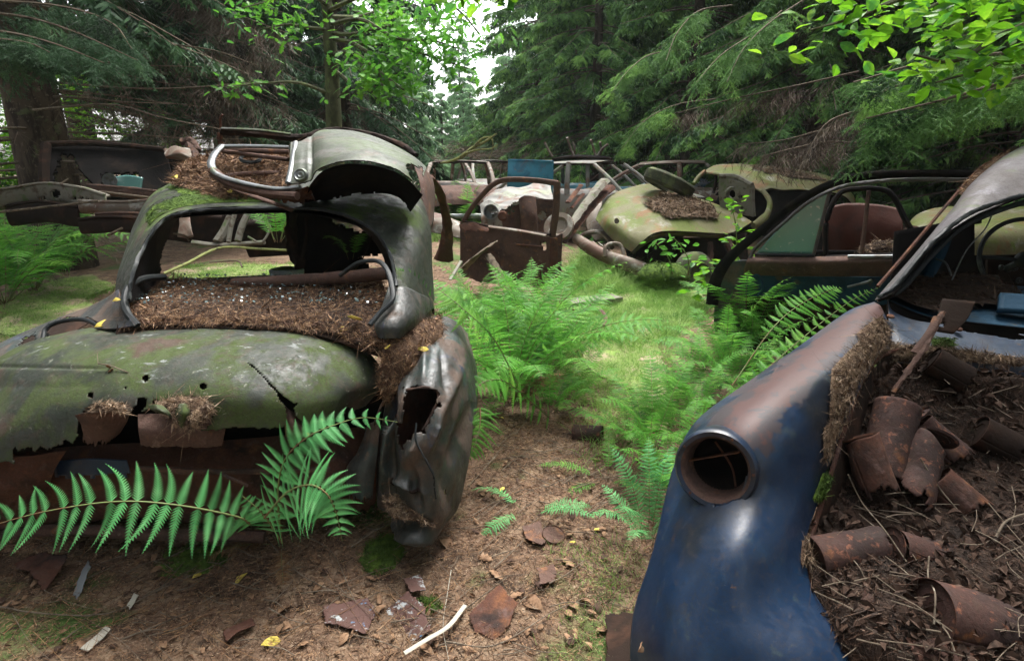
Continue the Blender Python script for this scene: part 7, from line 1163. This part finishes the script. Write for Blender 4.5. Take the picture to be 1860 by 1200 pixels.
for pts, r, l_ in [([(298, 497, 4.6), (340, 478, 4.8), (400, 450, 5.2), (470, 452, 5.4), (530, 455, 5.4)], .012, 'long pale curved stick on the ground beyond the rear window'), ([(380, 476, 5), (430, 474, 5.1), (440, 485, 4.9)], .008, 'small hooked stick on the ground beyond the rear window'), ([(315, 424, 3.3), (335, 428, 3.3), (344, 438, 3.3)], .005, 'short pale twig poking past the left rear pillar')]: tag(build(MB().tube([P(*q) for q in pts], r, 6, m=24), 'stick', M['lichen' if r > .01 else 'twig']), l_, 'stick')
# ================================================================== FERNS
g = 'ferns around the path'
def fpx(px, py, size, n, label, mt='fern', **k): q = G(px, py); return fern(q[0], q[1], gh(q[0], q[1]), size, n, label, mt, **k)
fpx(62, 530, 1.75, 24, 'tall fern clump at the left edge before the scrap heap'); fpx(10, 555, 1.5, 16, 'fern clump cut by the left edge')
fpx(120, 500, .9, 9, 'smaller fern with one frond reaching right, beside the scrap heap')
fpx(925, 740, 1.08, 20, 'big central fern with brown stalks right of the crumpled wing')
fpx(995, 690, .85, 15, 'arching fern hiding the bent rusty hoop'); fpx(1035, 740, .42, 10, 'low fern on the right flank of the big central fern'); fpx(900, 640, .85, 15, 'fern behind the central one, against the body of the green wreck')
fpx(955, 600, .8, 14, 'fern reaching up before the standing rusty door'); fpx(860, 600, .75, 10, 'fern sprouting beside the right rear pillar of the green wreck')
fpx(1318, 680, .74, 18, 'lush bright fern between the path and the navy wing'); fpx(1360, 650, .85, 15, 'fern below the black open door'); fpx(1265, 730, .5, 12, 'fern at the path edge left of the lush one')
fpx(1180, 830, .55, 14, 'fern left of the headlight ring'); fpx(1215, 900, .5, 12, 'low fern under the headlight ring'); fpx(1175, 985, .38, 10, 'fern hugging the lower navy wing', mt='fern_pale'); fpx(1150, 810, .34, 9, 'small fern at the right of the rusty can')
fpx(1275, 770, .5, 14, 'dense bright fern pressed against the navy wing above the ring'); fpx(1340, 720, .6, 14, 'bright fern filling the space between the black door and the navy wing'); fpx(1480, 640, .95, 10, 'dark fern with broad fronds before the blue door lining', mt='fern'); fpx(1225, 790, .4, 9, 'little fern between the path edge fern and the ring')
fpx(870, 790, .36, 6, 'small bright fern against the crumpled wing'); fpx(1000, 760, .4, 8, 'low fern front right of the central clump')
fern(*P(505, 440, 5.4), .8, 8, 'fern standing by the engine scrap beyond the rear window'); fpx(838, 428, 1.3, 18, 'sunlit fern among the far pale cars'); fpx(885, 418, 1.2, 14, 'sunlit fern below the far white-roofed car'); fpx(1010, 415, 1.0, 12, 'ferns in the weeds behind the leaning pillar')
fpx(1060, 470, .5, 8, 'small fern at the rusty grille of the yellow-green wreck')
fern(*P(640, 470, 3.3)*1.0, .3, 0+5, 'fern tuft glimpsed inside the green wreck')
fpx(960, 940, .3, 5, 'withered pale fern frond lying on the path', mt='fern_pale', tilt=.7); fpx(1100, 880, .32, 5, 'yellowing fern lying flat right of the path', tilt=.7)
fpx(515, 990, .34, 9, 'brown collapsed fronds round the base of the foreground fern', mt='fern_dead', tilt=.9); fpx(770, 400, 1.5, 12, 'tall weeds-like fern left of the standing rusty door'); fpx(985, 655, .85, 16, 'tall upright fern at the heart of the central clump')
dfp = fpx(940, 750, .42, 10, 'dry brown dead fronds at the base of the central fern', mt='fern_dead')
# hand-placed foreground fronds
def ff(pts, w_, n_, label, lean, wf, up, K=14, sag=.15, mt='fern_pale', seed=0, stalk=.03, name='fern', fat=1.0):
    r = thing(name, label, 'fern', P(*pts[0])); frond_objs(r, ([P(*q) for q in pts], w_), dict(npair=n_, K=K, up=up, lean=lean, sag=sag, wf=wf, stalk=stalk, seed=seed, jit=.05, fat=fat), (mt, 'stalk')); return r
UPC = (0, -.75, .66)
ff([(455, 952, 1.58), (430, 938, 1.54), (330, 918, 1.46), (220, 910, 1.42), (100, 925, 1.42), (0, 950, 1.44), (-70, 978, 1.46)], .125, 25, 'long horizontal frond across the bottom left, its leaflets combed up and down', lambda s: -.22+.75*s, lambda s: min(1, .35+2.6*s)*(1-max(0, s-.45)**1.1*1.0), UPC, K=17, sag=.12, seed=4, fat=.85)
ff([(512, 985, 1.66), (506, 930, 1.6), (506, 875, 1.55), (520, 830, 1.52), (556, 795, 1.52), (600, 774, 1.55), (660, 758, 1.62), (722, 766, 1.7)], .112, 19, 'upright frond curling right in front of the dark gap under the trunk lid', .22, lambda s: min(1, .55+1.2*s)*(1-s**1.6)**.9+.05, UPC, K=18, seed=6, stalk=.12, fat=.85)
ff([(480, 940, 1.5), (520, 895, 1.42), (560, 880, 1.36), (592, 895, 1.33), (610, 930, 1.33), (622, 982, 1.35)], .125, 21, 'drooping frond with long combed leaflets pointing down at the moss', .1, lambda s: min(1, .75+1.2*s)*(1-s**1.8)**.8+.04, UPC, K=20, seed=8, stalk=.04, fat=.85)
ff([(512, 985, 1.66), (490, 950, 1.58), (470, 925, 1.54), (440, 900, 1.52)], .07, 9, 'short frond low between the long frond and the upright one', .2, lambda s: (1-s*.8), UPC, K=12, seed=9, stalk=.2)
ff([(780, 545, 2.45), (755, 510, 2.35), (735, 497, 2.3), (718, 490, 2.28)], .06, 12, 'little frond reaching over the right rear pillar base', .3, lambda s: 1-s*.85, UPC, mt='fern', K=10, seed=12)
ff([(1330, 700, 2.6), (1400, 600, 2.8), (1450, 555, 3.0), (1500, 530, 3.15), (1530, 522, 3.2)], .11, 20, 'long dark frond across the blue door lining', .3, lambda s: min(1, .5+1.5*s)*(1-s**2)**.9+.03, (0, -.6, .8), mt='fern', K=12, seed=14, stalk=.25)
ff([(1250, 800, 2.2), (1360, 700, 2.3), (1450, 620, 2.5), (1540, 550, 2.7), (1600, 520, 2.8)], .075, 26, 'bright frond rising along the top of the navy wing', .3, lambda s: min(1, .5+1.5*s)*(1-s**2)**.9+.03, (0, -.6, .8), mt='fern', K=12, seed=15, stalk=.2)
ff([(1000, 760, 2.9), (930, 700, 2.5), (890, 690, 2.35), (845, 715, 2.25)], .13, 17, 'frond drooping left over the crumpled wing', .25, lambda s: min(1, .6+1.2*s)*(1-s**1.8)**.9+.03, UPC, mt='fern', K=12, seed=16)
ff([(872, 740, 2.2), (872, 770, 2.15), (862, 810, 2.1), (850, 835, 2.08)], .11, 13, 'short frond hanging down beside the crumpled wing', .3, lambda s: min(1, .7+1.2*s)*(1-s**1.6)+.03, UPC, mt='fern', K=12, seed=17)
ff([(950, 720, 2.7), (900, 620, 2.5), (840, 560, 2.4), (790, 520, 2.45)], .14, 18, 'frond arching left over the litter gutter', .25, lambda s: min(1, .5+1.5*s)*(1-s**2)**.9+.03, (0, -.5, .85), mt='fern', K=10, seed=18, stalk=.3)

# ------------------------------------------------------------------ air between the trees
hz = MB().box((0, 20, 7.2), (90, 90, 16.6)); me = mk_mesh('haze', np.concatenate(hz.V), hz.F, False)
hm = bpy.data.materials.new('haze_air'); hm.use_nodes = True; t = hm.node_tree; t.nodes.remove(t.nodes['Principled BSDF'])
pv = t.nodes.new('ShaderNodeVolumePrincipled'); pv.inputs['Color'].default_value = (.82, .92, .88, 1); pv.inputs['Density'].default_value = .0007; t.links.new(pv.outputs[0], t.nodes['Material Output'].inputs['Volume'])
tag(put('haze', me, hm), 'thin pale forest air over the whole clearing', 'haze', kind='stuff')
